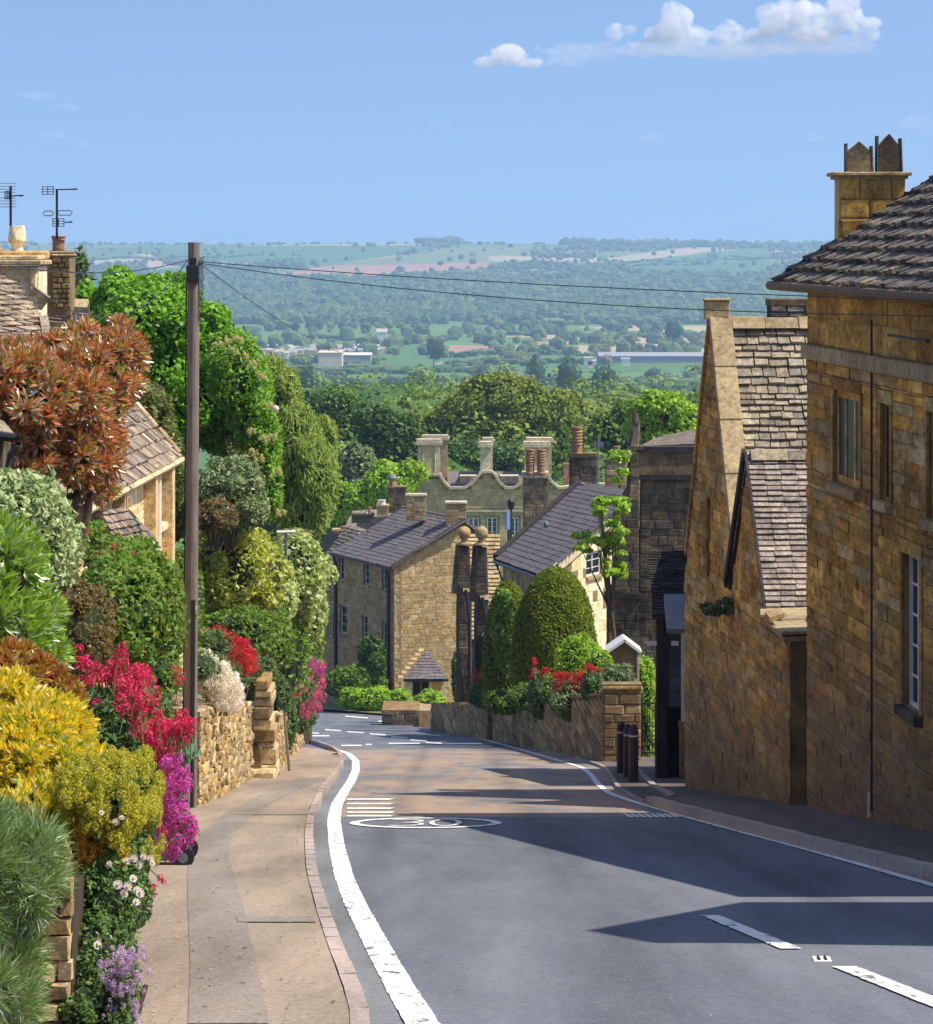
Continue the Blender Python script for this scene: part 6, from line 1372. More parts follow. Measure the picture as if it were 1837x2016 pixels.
tiles(t, f2, [(0,0),(Le,0),(Le,sl2),(0,sl2)], [], MATS['slate_cottage'], (.15,.21), (.22,.45), th=.05, limit=300)
g = random.Random(4)
for k in range(9):                                    # raised verge stones
    a = e1.lerp(r1_, k/9); b = e1.lerp(r1_, (k+1)/9-.01); m = MB(); m.bar(a+Vector((-.02,.05,.06)), b+Vector((-.02,.05,.07+g.uniform(0,.02))), .26, .10); m.build('verge_stone', MATS['stone_wall'], t, bevel=.015)
m = MB(); m.tube([e0+Vector((.05,0,-.02)), e1+Vector((.05,0,-.02))], .045, 6); m.build('gutter', MATS['stone_wall'], t)
# porch canopy
pc0 = fr.p(ul(228), ZV(1010,45.2), .05); 
pA, pB, pC, pD_ = W(222,1068,43.5), W(302,1060,47.0), W(232,1008,45.0), W(248,1004,46.5)
slab(t, [W(224,1075,43.2), W(303,1058,46.5), W(262,1022,47.2), W(228,1004,44.6)], .07, MATS['joint_slate'], 'porch_roof')
e_, f_ = W(224,1075,43.2), W(303,1058,46.5); xd = f_-e_; yd = (W(228,1004,44.6)-e_); yd = yd-yd.project(xd); fp = roof_frame(e_, xd, yd)
tiles(t, fp, [(0,0),(xd.length,0),(xd.length*.62,yd.length),(.05,yd.length)], [], MATS['slate_cottage'], (.09,.12), (.2,.35), th=.045, limit=60)
m = MB(); m.box((XU(258,45.5),45.4,ZV(1110,45.5)),(XU(300,45.5),45.5,ZV(1072,45.5))); m.build('porch_side', MATS['lead'], t)
p = W(222,886,43); m = MB(); m.lathe((p.x,p.y,p.z-.06), [(.02,0),(.06,.02),(.07,.06),(.05,.10),(.01,.12)], 10); m.build('security_light', MATS['lead'], t, smooth=True)
# ---- upper roofs with chimneys and aerials ---------------------------------------------------------------
t = Thing('upper_cottage', 'cottage with mossy stone slate gable roofs, two chimneys behind the red shrub', 'cottage', (-4.6, 38, gz(38)+1))
def roofpatch(parent, pts, mat, row, wid, th=.05, limit=200, poly=None):
    p = [Vector(q) for q in pts]; xd = p[1]-p[0]; yd = (p[3]-p[0])-(p[3]-p[0]).project(xd); slab(parent, p, .09, MATS['joint_slate']); f = roof_frame(p[0], xd, yd)
    L = [(( q-p[0]).dot(f.x), (q-p[0]).dot(f.y)) for q in p]; tiles(parent, f, L, [], mat, row, wid, th=th, limit=limit); return f
# dormer wing: ridge level across the view, slope to the camera
rl, rr = W(38,592,42), W(175,598,42); bl, br = rl+Vector((.0,-1.5,-1.3)), rr+Vector((.02,-1.5,-1.3))
bl = W(100,706,40.2); br = W(182,716,40.2)
roofpatch(t, [bl, br, rr, rl], MATS['slate_cottage'], (.10,.15), (.18,.4), limit=160)
ridge(t, rl, rr, 4, MATS['stone_wall'], .11)
slab(t, [rr, rl, rl+Vector((0,1.5,-1.6)), rr+Vector((0,1.5,-1.6))], .09, MATS['slate_cottage'])
m = MB(); m.prism([rr+Vector((-.12,0,-.1)), br+Vector((-.12,0,-.1)), br+Vector((-.12,3.2,-.1))], (.1,0,0)); m.build('gable_cheek', MATS['stone_warm'], t)
# main slope falling towards the camera and the street, verge on its street side
q = [W(-60,760,34), W(100,745,35.5), W(78,636,37.5), W(30,548,38.5), W(-60,520,38.5)]
n_ = (q[1]-q[0]).cross(q[4]-q[0]).normalized(); 
q = [q[0]]+[p-n_*((p-q[0]).dot(n_)) if i else p for i, p in enumerate(q[1:])]
slab(t, q, .1, MATS['joint_slate']); f = roof_frame(q[0], q[1]-q[0], (q[4]-q[0])-(q[4]-q[0]).project(q[1]-q[0]))
tiles(t, f, [((p-q[0]).dot(f.x), (p-q[0]).dot(f.y)) for p in q], [], MATS['slate_cottage'], (.09,.13), (.10,.2), th=.035, limit=300)
for k in range(5): a = q[1].lerp(q[2], k/5); b = q[1].lerp(q[2], (k+.97)/5); m = MB(); m.bar(a+Vector((.03,0,.03)), b+Vector((.03,0,.03)), .09, .06); m.build('verge_stone', MATS['slate_cottage'], t)
# stone vent/dormer block with overhanging slab
Yk = 39.5; m = MB(); m.box((XU(-40,Yk),Yk,ZV(700,Yk)),(XU(76,Yk),Yk+.8,ZV(524,Yk))); db = m.build('dormer_wall', MATS['stone_cottage'], t)
m = MB(); m.box((XU(-40,Yk),Yk-.25,ZV(522,Yk)),(XU(86,Yk),Yk+.8,ZV(512,Yk))); m.box((XU(-40,Yk),Yk-.1,ZV(512,Yk)),(XU(76,Yk),Yk+.8,ZV(503,Yk))); m.build('overhanging_slab', MATS['stone_wall'], db, bevel=.012)
m = MB(); m.box((XU(62,Yk),Yk-.12,ZV(585,Yk)),(XU(74,Yk),Yk-.01,ZV(524,Yk))); m.build('jamb', MATS['stone_cottage'], db, bevel=.01)
m = MB(); m.obox(W(74,587,Yk-.3), (.085,0,-.06), (0,.1,0), (.05,0,.07)); m.build('lead_apron', MATS['slate_stone'], db)
Yq = 41.5; m = MB(); m.box((XU(84,Yq),Yq,ZV(620,Yq)),(XU(139,Yq),Yq+.5,ZV(505,Yq))); ch = m.build('chimney', MATS['mortar_warm'], t)
fq = Fr((XU(103,Yq),Yq,ZV(605,Yq)),(1,0,0)); fq.z = Vector((0,-1,0)); blocks(ch, fq, layout([(0,0),(XU(139,Yq)-XU(103,Yq),0),(XU(139,Yq)-XU(103,Yq),ZV(503,Yq)-ZV(605,Yq)),(0,ZV(503,Yq)-ZV(605,Yq))], [], (.045,.07), (.05,.12), 4, minw=.03), MATS['stone_warm'], BLOCKS, depth_=.04, limit=60)
fq = Fr((XU(78,Yq),Yq+.03,ZV(605,Yq)),(1,0,0)); fq.z = Vector((0,-1,0)); blocks(ch, fq, layout([(0,0),(XU(102,Yq)-XU(78,Yq),0),(XU(102,Yq)-XU(78,Yq),ZV(503,Yq)-ZV(605,Yq)),(0,ZV(503,Yq)-ZV(605,Yq))], [], (.045,.07), (.05,.11), 5, minw=.03), MATS['stone_dark'], BLOCKS, depth_=.02, limit=40)
m = MB(); m.box((XU(76,Yq),Yq-.07,ZV(505,Yq)),(XU(139,Yq)+.02,Yq+.55,ZV(500,Yq))); m.box((XU(79,Yq),Yq-.03,ZV(500,Yq)),(XU(138,Yq),Yq+.5,ZV(494,Yq))); m.build('chimney_cap', MATS['stone_wall'], ch, bevel=.015)
r = 13*Yq/F; z0_ = ZV(496,Yq); m = MB(); h = ZV(464,Yq)-z0_; m.lathe((XU(111,Yq),Yq+.22,z0_), [(r,0),(r*.93,.3*h),(r*.9,.7*h),(r*1.08,.74*h),(r*.98,.8*h),(r*1.02,.88*h),(r*1.15,.93*h),(r*1.15,h),(r*.9,h)], 16); m.build('chimney_pot', MATS['terracotta_pink'], ch, smooth=True)
Yz = 40; r = 15*Yz/F; z0_ = ZV(496,Yz); h = ZV(444,Yz)-z0_; m = MB(); m.box((XU(-40,Yz),Yz+.2,ZV(512,Yz)),(XU(80,Yz),Yz+.9,ZV(494,Yz))); ch2 = m.build('chimney', MATS['stone_wall'], t, bevel=.02)
m = MB(); m.lathe((XU(23,Yz),Yz+.5,z0_), [(r*1.0,0),(r*.75,.12*h),(r*.72,.28*h),(r*1.2,.38*h),(r*1.25,.46*h),(r*1.0,.98*h),(r*.95,h),(r*.8,h)], 16); m.build('chimney_pot', MATS['stone_cottage'], ch2, smooth=True)
def aerial(label, u, vb, vt, Y, arms):
    x = XU(u, Y); t = Thing('tv_aerial', label, 'aerial', (x, Y, ZV(vb, Y))); S = Y/F
    m = MB(); m.tube([(x,Y,ZV(vb,Y)),(x,Y,ZV(vt,Y))], .014, 6); m.build('mast', MATS['black_iron'], t)
    for kind, ux, v, w in arms:
        X0, Zc = XU(ux, Y), ZV(v, Y)
        if kind == 'grid':
            m = MB(); hh, ww = 7.5*S, w*S/2
            for k in range(4): m.bar((X0-ww,Y,Zc-hh+2*hh*k/3),(X0+ww,Y,Zc-hh+2*hh*k/3),.008)
            for s in (-1,0,1): m.bar((X0+ww*s,Y,Zc-hh),(X0+ww*s,Y,Zc+hh),.009)
            m.build('reflector_grid', MATS['black_iron'], t)
        if kind == 'boom':
            m = MB(); m.bar((X0,Y,Zc),(X0+w*S,Y,Zc+1.5*S),.014)
            for k in range(9): m.bar((X0+w*S*k/8,Y-.09,Zc),(X0+w*S*k/8,Y+.09,Zc),.006)
            m.build('director_boom', MATS['black_iron'], t)
        if kind == 'loop':
            m = MB(); a, b = X0, X0+w*S; h2 = 4.5*S; m.tube([(a,Y,Zc-h2),(b,Y,Zc-h2),(b+.02,Y,Zc),(b,Y,Zc+h2),(a,Y,Zc+h2),(a-.02,Y,Zc),(a,Y,Zc-h2)], .007, 5); m.build('loop', MATS['lead'], t)
        if kind == 'rods':
            for k in range(9): 
                if k == 4: continue
                m = MB(); z = Zc+(4-k)*5.8*S; m.tube([(X0-w*S,Y,z),(X0+w*S,Y,z)], .004, 4); m.build('rod', MATS['lead'], t)
    return t
aerial('tall television aerial with stacked grids strapped to the pink chimney pot', 112, 470, 372, 41.3, (('grid',94,375,22),('boom',110,373.5,42),('loop',88,420,14),('loop',117,419,22),('grid',115,438,22),('boom',128,438,14)))
aerial('television aerial with many thin rods above the bulbous chimney pot', 21, 445, 366, 39.8, (('rods',5,384,26),('grid',14,384,8),('boom',18,386,28)))
# black gutter bend low at the edge
t = Thing('near_eave', 'corner of a slated eave with black gutter and bent downpipe', 'roof', W(0,850,27))
sl4 = [W(-60,838,26.5), W(32,858,27), W(6,828,27.6), W(-60,800,27.6)]; slab(t, sl4, .05, MATS['slate_stone'])
m = MB(); m.tube([W(-50,852,26.8), W(30,862,26.8)], .036, 10); m.build('gutter', MATS['black_iron'], t)
m = MB(); m.tube([W(32,860,26.7), W(36,868,26.7), W(34,878,26.7), W(20,896,26.7), W(17,916,26.7), W(17,1000,26.7)], .026, 10); m.build('downpipe', MATS['black_iron'], t)
m = MB(); m.box((XU(-60,27.2),27.1,ZV(1100,27)),(XU(8,27.2),27.6,ZV(845,27))); m.build('wall', MATS['stone_dark'], t)
# ================================================================== PLANTS OF THE GARDEN
BUS = lambda *a, **k: bush(*a, **k)
# red photinia: leaves in upright rosettes
def rosettes(parent, name, centers, outs, nper, L, mat, aspect=.32, spread=.9, g=None):
    g = g or rng; k = len(centers); C0 = np.repeat(centers, nper, 0); O = np.repeat(outs, nper, 0); a = unitv(len(C0), g)
    T = O+a*spread; T /= np.linalg.norm(T, axis=1, keepdims=True); Nn = np.cross(T, unitv(len(C0), g)); Nn /= np.maximum(np.linalg.norm(Nn, axis=1, keepdims=True), 1e-6)
    S = L*g.uniform(.6, 1.25, len(C0)); C = C0+T*S[:, None]*.55; o = obj_np(name, *leaf_mesh(C, Nn, T, S, S*aspect, .06), mat, parent); o['kind'] = 'stuff'; return o
def surf_points(blobs, n, g, lumps=46, lr=.27):
    area = np.array([r[0]*r[2] for c, r in blobs]); cnt = np.maximum(1, (n*area/area.sum()).astype(int)); P, D = [], []
    for (c, r), k in zip(blobs, cnt):
        ld_ = unitv(lumps, g); w = g.integers(lumps, size=k); d = unitv(k, g)+ld_[w]*.7; d /= np.linalg.norm(d, axis=1, keepdims=True)
        p = ld_[w]*(1-lr*.7)+d*lr*g.uniform(.6,1.1,(k,1)); P.append(np.array(c)+p*np.array(r)); D.append(d)
    D = np.concatenate(D); D[:, 2] += .45; D /= np.linalg.norm(D, axis=1, keepdims=True); return np.concatenate(P), D
def rosette_bush(name, label, cat, blobs, n, nper, L, mat, aspect=.32, core=True, extra=None, single=0, **kw):
    g = np.random.default_rng(n); base = Vector((blobs[0][0][0], blobs[0][0][1], min(b[0][2]-b[1][2] for b in blobs))); t = Thing(name, label, cat, base)
    P, D = surf_points(blobs, n, g); rosettes(t, 'foliage', P, D, nper, L, mat, aspect, g=g, **kw)
    if core: Vc, Fc = core_mesh(blobs, .60); c = obj_np('shade_core', Vc, Fc, MATS['core_shade'], t); c['kind'] = 'stuff'  # dark-coloured core standing for the shaded inside of the shrub
    m = MB(); 
    for k in range(5): e = P[k*7 % len(P)]; m.tube([base-Vector((0,0,.4)), base.lerp(Vector(e), .5), Vector(e)], [.05,.03,.01], 5)
    m.build('stem', MATS['bark'], t)
    if single:                                       # the nearest leaves, one by one
        Y = P[:, 1]; o = np.argsort(Y)[:single*3]; it = []; 
        for i in g.choice(o, min(single, len(o)), replace=False):
            tdir = Vector(D[i])+Vector(unitv(1, g)[0])*.7; tdir.normalize(); s = L*g.uniform(.9, 1.3); nn = tdir.cross(Vector(unitv(1, g)[0])).normalized(); b = tdir.cross(nn)
            it.append((Vector(P[i])+tdir*s*.6+Vector((0,-.03,0)), b*s*aspect*1.1, tdir*s, nn*s*.12))
        place(t, 'leaf', it, LEAFU, mat, 300, 3)
    return t
def leaf_unit(seed):
    V = np.array([(0,-.5,0),(.5,-.1,.5),(.38,.2,.5),(0,.5,-.4),(-.38,.2,.5),(-.5,-.1,.5)]); return V, np.array([(0,1,2,3),(0,3,4,5)])
LEAFU = [leaf_unit(0), leaf_unit(1)]
t_ph = rosette_bush('photinia_shrub', 'tall photinia shrub with glossy red and bronze young leaves', 'shrub', [B(70,775,29,92,78,1.3),B(150,775,29.5,80,100,1.2),B(220,730,30,52,62,.9),B(110,712,30,60,44,.9),B(175,880,29.5,55,70,.9),B(60,880,29,70,60,1.0),B(20,742,29,60,62,1.0),B(235,690,30,36,30,.5),B(163,672,30,24,34,.5),B(238,648,30.3,14,14,.25),B(262,700,30.3,20,24,.3),B(185,950,29.8,35,34,.6)], 5600, 9, .098, LM['photinia'], aspect=.30, single=280, spread=.8)
m = MB()
for u0, u1, w in ((120,100,.10),(140,150,.09),(105,80,.06),(150,185,.05),(128,135,.08)): m.tube([W(u0,1080,29.4), W((u0+u1)/2+6,1000,29.3), W(u1,930,29.4)], [w,w*.8,w*.6], 7)
m.build('trunk', m_plain('trunk_brown', (.17,.125,.075), .9, .5, 14), t_ph)
bush('variegated_bush', 'big rounded silvery green bush with pale edged leaves beneath the photinia', 'bush', [B(40,1050,22,95,125,.9),B(95,1090,22.3,55,80,.7),B(15,980,22,50,50,.5)], 24000, .062, LM['variegated'], aspect=.55, lumps=26, lump_r=.26)
rosette_bush('laurel_shrub', 'bright green lance leaved shrub at the edge below the silvery bush', 'shrub', [B(10,1150,19.2,62,100,.6),B(35,1240,19,62,75,.6),B(70,1300,18.9,36,45,.4),B(0,1090,19.3,40,50,.4)], 1300, 8, .10, LM['bright_lance'], aspect=.28, single=150, spread=.9)
bush('bronze_shrub', 'brown green fine leaved shrub between laurel and dark rounded hedge', 'shrub', [B(125,1230,22.5,100,95,.7),B(95,1200,22.3,50,50,.5),B(175,1290,22.8,45,50,.5)], 17000, .040, LM['brown_green'], aspect=.4, lumps=40, lump_r=.2, radial=.5)
bush('rounded_hedge', 'dark green rounded hedge bush standing before the telegraph pole', 'hedge', [B(262,1205,26,100,112,1.0),B(225,1150,26,60,60,.8),B(320,1190,26.3,42,85,.7)], 21000, .058, LM['hedge_ball'], aspect=.5, lumps=34, lump_r=.22)
t = bush('rose_bush', 'climbing rose with a few red blooms under the cottage porch roof', 'rose bush', [B(215,1085,33,60,32,.6),B(270,1085,34,34,28,.5),B(180,1060,33,30,34,.5)], 3600, .06, LM['mid_green'], core=False, aspect=.6, lumps=14, inner=.3, lump_r=.45)
heads(t, [W(u,v,32.2) for u,v in ((197,1090),(223,1078),(257,1097),(277,1095),(325,1072),(170,1048),(225,1095))], .07, LM['rose_red'], name='bloom')
# golden foliage, near
rosette_bush('golden_shrub', 'golden yellow spiraea shrub with bronze tips', 'shrub', [B(60,1500,17.2,105,110,.55),B(20,1420,17.4,70,80,.5),B(150,1540,17.0,62,75,.4),B(60,1590,16.6,70,50,.4),B(110,1440,17.4,60,60,.4)], 4200, 9, .062, LM['golden'], aspect=.34, single=260, spread=1.0)
rosette_bush('bronze_tips', 'orange bronze shoots of the golden shrub where it meets the laurel', 'shrub', [B(50,1335,17.9,62,34,.4),B(110,1375,17.8,46,30,.3),B(20,1300,17.9,34,26,.3)], 800, 9, .055, m_leaf('bronze_tip_leaf', [(.42,.16,.03),(.50,.28,.03),(.30,.20,.03),(.22,.22,.03),(.45,.10,.05)]), aspect=.34, spread=1.0)
t = bush('euphorbia_mound', 'rounded yellow green mound with orange flecks over the wall', 'shrub', [B(225,1600,16.6,78,98,.42),B(170,1570,16.6,50,60,.4),B(262,1560,16.8,45,70,.35),B(240,1680,16.5,50,50,.3)], 11000, .036, LM['daisy_green'], aspect=.6, lumps=36, lump_r=.2)
P, D = surf_points([B(225,1590,16.55,84,100,.45),B(165,1560,16.55,56,66,.4),B(268,1550,16.75,50,80,.36),B(290,1640,16.7,34,60,.3),B(200,1660,16.5,60,56,.35),B(230,1500,16.8,60,50,.35)], 5200, np.random.default_rng(3), 40, .28)
P = P[P[:, 1] < 16.75]; heads(t, [Vector(p) for p in P[:2400]], .036, LM['euphorbia'], name='flower_head', limit=300)
heads(t, [W(190+g.uniform(-45,60),1650+g.uniform(-40,60),16.2) for _ in range(130)], .030, LM['orange_tip'], name='flower_tip', limit=130)
# lavender, near edge
t = Thing('lavender_bush', 'grey green lavender bush spilling over the dry stone wall beside its squared end', 'lavender', W(40,2016,14.4))
blo = [B(-15,1860,14.5,72,170,.45),B(-30,1720,14.5,90,115,.45),B(52,1710,14.5,50,76,.3),B(-10,1990,14.3,66,120,.4)]
P, D = surf_points(blo, 3600, np.random.default_rng(9), 30, .3); rosettes(t, 'foliage', P, D, 8, .105, LM['lavender_blade'], .055, spread=.55, g=np.random.default_rng(2))
Vc, Fc = core_mesh(blo, .80); c = obj_np('shade_core', Vc, Fc, m_plain('lavender_core', (.045,.06,.03), .95, .3, 9), t); c['kind'] = 'stuff'  # core coloured darker than the blades for shade within the bush
g = random.Random(2); it = [P[i] for i in range(0, 420, 2)]
heads(t, [Vector(p)+Vector((0,-.02,.09)) for p in it if p[0] < XU(95,14.5)], .016, LM['lavender_bud'], name='flower_bud', limit=120)
# daisies trailing on the wall foot
t = bush('daisy_bush', 'trailing seaside daisy with pale pink flowers at the foot of the wall', 'daisy bush', [B(205,1760,16.3,72,80,.3),B(232,1705,16.4,50,60,.3),B(185,1900,16.0,58,105,.28),B(222,1960,15.8,46,80,.22),B(170,1990,15.6,50,60,.25),B(262,1770,16.6,40,60,.25),B(225,1860,16.2,44,60,.25),B(235,2020,15.5,36,60,.2)], 20000, .030, LM['daisy_green'], aspect=.5, lumps=30, lump_r=.26, gloss=0) if False else bush('daisy_bush', 'trailing seaside daisy with pale pink flowers at the foot of the wall', 'daisy bush', [B(205,1760,16.3,72,80,.3),B(232,1705,16.4,50,60,.3),B(185,1900,16.0,58,105,.28),B(222,1960,15.8,46,80,.22),B(170,1990,15.6,50,60,.25),B(262,1770,16.6,40,60,.25),B(225,1860,16.2,44,60,.25),B(235,2020,15.5,36,60,.2)], 20000, .030, LM['daisy_green'], aspect=.5, lumps=30, lump_r=.26)
def daisy_unit(seed):
    V, Fq = [], []; n = 9
    for k in range(n):
        a = 2*math.pi*k/n; c_, s_ = math.cos(a), math.sin(a); b = len(V); V += [(c_*.12-s_*.05,s_*.12+c_*.05,0),(c_*.12+s_*.05,s_*.12-c_*.05,0),(c_*.5+s_*.13,s_*.5-c_*.13,.12),(c_*.5-s_*.13,s_*.5+c_*.13,.12)]; Fq.append((b,b+1,b+2,b+3))
    return np.array(V), np.array(Fq)
DAISY = [daisy_unit(0)]
def daisies(t, pts, r, mat, name='daisy_flower'):
    it = []
    for p in pts:
        n = Vector((g.uniform(.0,.7),-1,g.uniform(.1,.9))).normalized(); x = n.cross(Vector((0,0,1))).normalized(); y = n.cross(x); s = r*g.uniform(.8,1.2); it.append((p, x*s, y*s, n*s))
    place(t, name, it, DAISY, mat, 200, 2)
    it2 = [(a[0]+a[3]*.15, a[1]*.28, a[2]*.28, a[3]*.25) for a in it]; place(t, 'flower_centre', it2, BLOCKS, MATS['daisy_eye'], 200, 1)
MATS['daisy_eye'] = m_plain('daisy_eye', (.65,.50,.08), .8, .2, 30)
daisies(t, [W(u,v,15.75-(v-1850)*.0006+g.uniform(-.03,.0)) for u,v in ((248,1885),(252,1902),(240,1918),(256,1925),(236,1930),(192,1960),(250,1985),(282,1975),(300,1690),(300,1715),(318,1762),(330,1740),(328,1770),(270,1770),(262,1782),(340,1835),(276,1762),(312,1775),(205,1858),(222,1998),(247,2004))] if False else [W(u,v,15.8+g.uniform(-.05,.05)) for u,v in ((193,1850),(240,1875),(246,1898),(232,1905),(250,1912),(230,1920),(192,1862),(248,1950),(282-30,1962),(222,1970),(190,1990),(232,1990),(270-20,2003),(262,1730),(252,1745),(270,1752),(275,1758),(244,1760),(268,1776),(232,1742))], .036, LM['pale_petal'])
daisies(t, [W(u,v,16.1) for u,v in ((296,1690),(300,1700),(282,1686),(264,1690),(250,1695),(275,1702),(200,1600),(228,1618),(240,1610),(215,1700))], .030, LM['pale_petal'])
t = bush('campanula_clump', 'mauve flowered campanula hanging over the pavement edge', 'flowering plant', [B(252,1950,15.6,24,80,.15)], 1200, .028, LM['daisy_green'], core=False, stems=False)
heads(t, [W(244+g.gauss(0,17)+12*math.sin(k*.21), 1862+(g.random()**.8)*165, 15.5+g.uniform(-.10,.06)) for k in range(170)], .026, LM['mauve'], limit=170)
# crimson valerian in front of the bin
t = bush('valerian_bush', 'large crimson and magenta flowered valerian leaning over the pavement', 'flowering plant', [B(195,1440,20.5,70,75,.6),B(150,1400,20.5,50,50,.5),B(240,1480,20.3,62,80,.5),B(270,1560,20.0,40,90,.4),B(285,1420,21,48,60,.5)], 7500, .085, LM['valerian'], aspect=.36, lumps=24, lump_r=.3, radial=.4)
pl = [(232,1320),(300,1312),(306,1400),(345,1440),(385,1425),(380,1450),(340,1490),(345,1560),(318,1600),(300,1560),(258,1460),(235,1400)]
pts = uvpts(pl, 190, 20.2, .45, g)+uvpts([(205,1310),(250,1300),(250,1345),(205,1350)], 14, 20.4, .2, g)+uvpts([(150,1300),(175,1300),(215,1340),(190,1355),(150,1345)], 14, 20.6, .2, g)+[W(u,v,20.2) for u,v in ((240,1278),(248,1288),(190,1315),(232,1290),(188,1385),(245,1388),(278,1592),(352,1335),(345,1320),(235,1570),(155,1280))]
pts += uvpts([(330,1410),(385,1412),(388,1432),(345,1455)], 16, 19.8, .1, g)
heads(t, pts, .062, LM['magenta'], limit=240, stalk=.14)
pts = uvpts([(318,1500),(366,1490),(372,1540),(350,1660),(322,1700),(316,1600)], 110, 19.6, .3, g)+uvpts([(345,1600),(385,1605),(385,1640),(340,1690)], 34, 19.3, .15, g)
t2 = Thing('pink_valerian', 'violet pink valerian sprays arching past the green bin', 'flowering plant', W(335,1700,19.5))
heads(t2, pts, .055, LM['violet_pink'], limit=150, stalk=.04)
heads(t2, [W(u,v,18.9) for u,v in ((318,1630),(324,1640),(300,1660),(305,1670),(295,1680),(316,1730),(322,1735),(305,1745),(298,1752),(282,1770),(284,1780))], .045, LM['magenta'], limit=20)
m = MB(); 
for a in ((322,1735),(284,1778),(370,1640),(380,1615)): m.tube([W(270,1700,19.0), W((270+a[0])/2,(1690+a[1])/2,18.9), W(a[0],a[1],18.9)], .004, 4)
m.build('stem', LM['valerian'], t2)
# white alyssum carpet over the rubble wall and red valerian behind
t = bush('alyssum_carpet', 'white and blush alyssum carpet draped over the rubble wall by the pole', 'flowering plant', [B(425,1335,49,44,44,.7),B(358,1335,46.6,26,44,.4),B(448,1375,50,30,34,.4),B(400,1310,48,34,26,.5)], 4500, .05, LM['daisy_green'], core=True, stems=False)
pts = uvpts([(335,1300),(405,1280),(450,1310),(478,1350),(478,1392),(450,1402),(425,1390),(395,1360),(345,1370)], 520, 48.3, .35, g)+uvpts([(332,1305),(372,1290),(384,1330),(380,1375),(345,1385)], 150, 46.0, .15, g); heads(t, pts, .085, LM['white_petal'], limit=300, name='flower_cluster', minpx=3)
t = bush('red_valerian', 'red valerian stand above the rubble wall beyond the pole', 'flowering plant', [B(455,1310,54,60,42,.8),B(505,1330,64.5,40,40,.6),B(420,1270,52,34,30,.5)], 5000, .11, LM['valerian'], aspect=.38, lumps=20, radial=.4, stems=False)
heads(t, uvpts([(392,1240),(436,1236),(500,1275),(512,1310),(495,1330),(460,1300),(392,1285)], 95, 52.5, .5, g), .115, LM['petal_red'], limit=120, stalk=.2)
t = bush('pink_valerian', 'tall pink and purple valerian at the end of the golden wall', 'flowering plant', [B(585,1370,78,38,50,.8),B(560,1420,74,24,60,.5),B(600,1400,80,28,40,.6),B(545,1370,70,28,46,.5)], 6500, .12, LM['valerian'], aspect=.38, lumps=22, radial=.4, stems=False)
heads(t, uvpts([(565,1330),(600,1305),(640,1305),(640,1390),(610,1420),(580,1400)], 60, 76, .6, g), .13, LM['petal_pink'], limit=70, stalk=.2)
heads(t, uvpts([(603,1302),(638,1302),(638,1330),(606,1335)], 16, 75.5, .4, g), .13, LM['violet_pink'], limit=20, name='purple_flower_head')
# mixed border beyond the pole
bush('low_hedge', 'clipped dark green hedge behind the alyssum and valerian', 'hedge', [B(470,1245,62,88,48,1.2),B(540,1270,66,40,48,1.0)], 9000, .09, LM['mid_green'], aspect=.55, lumps=40, lump_r=.18)
bush('gold_hedge', 'yellow green leafy hedge beyond the telegraph pole', 'hedge', [B(450,1105,64,78,90,1.4),B(510,1130,66,60,72,1.2),B(430,1180,64,50,40,1.0),B(480,1065,67,46,40,1.0)], 13000, .12, LM['variegated_gold'], aspect=.55, lumps=30, lump_r=.26)
bush('dogwood_bush', 'pale variegated dogwood with sprays reaching towards the slate house', 'bush', [B(580,1130,72,62,80,1.3),B(605,1200,74,40,62,1.0),B(640,1130,76,24,22,.5),B(545,1180,70,44,50,1.0)], 10500, .13, m_leaf('dogwood_leaf', [(.46,.54,.18),(.36,.46,.12),(.62,.66,.36),(.20,.32,.06)]), aspect=.6, lumps=26, lump_r=.3, inner=.3)
bush('lime_hedge', 'tall bright lime hedge whose lit flank faces the road', 'hedge', [B(610,1250,82,26,80,1.2),B(600,1310,82,24,40,1.0)], 4500, .12, LM['lime_leaf'], aspect=.6, lumps=30, lump_r=.2)
bush('grey_bush', 'rounded blue grey bush under the tall maple', 'bush', [B(455,968,62,68,70,1.3),B(490,1000,63,40,40,.9)], 9000, .10, LM['grey_green'], aspect=.55, lumps=28, lump_r=.24)
bush('brown_hedge', 'low brownish clipped hedge under the blue grey bush', 'hedge', [B(425,1015,58,44,32,.8)], 2600, .08, LM['brown_green'], lumps=30, lump_r=.2)
bush('flat_hedge', 'green box hedge beside the cottage gable', 'hedge', [B(348,1120,53,26,40,.6)], 2600, .08, LM['mid_green'], lumps=30, lump_r=.16)
bush('pyramid_hedge', 'olive clipped hedge between the maple and elder', 'hedge', [B(478,890,72,44,46,1.0)], 4200, .09, LM['olive'], lumps=40, lump_r=.16)
bush('shrub_border', 'dark mixed shrubs filling the border between the clipped hedges and the rubble wall', 'shrubs', [B(430,1200,66,60,120,1.2),B(500,1210,68,60,120,1.2),B(560,1290,72,50,110,1.2),B(560,1180,74,60,120,1.2),B(440,1060,68,60,80,1.2),B(610,1280,80,26,110,1.0),B(500,1330,66,50,50,.8)], 15000, .12, LM['mid_green'], aspect=.6, lumps=30, stems=False)
bush('ivy_bank', 'ivy and low shrubs on the bank between rounded hedge and telegraph pole', 'ivy', [B(372,1250,48,26,80,.6),B(345,1310,47,34,60,.6),B(385,1180,50,18,60,.5),B(310,1330,40,50,50,.6)], 4200, .07, LM['mid_green'], aspect=.7, lumps=24, stems=False)
bush('creeper_mass', 'dark creeper and shrubs filling the gap behind the cottage gable', 'creeper', [B(345,960,62,24,110,.8),B(300,830,66,44,60,1.0),B(270,800,66,40,44,1.0)], 6500, .11, LM['deep_green'], lumps=24, stems=False)
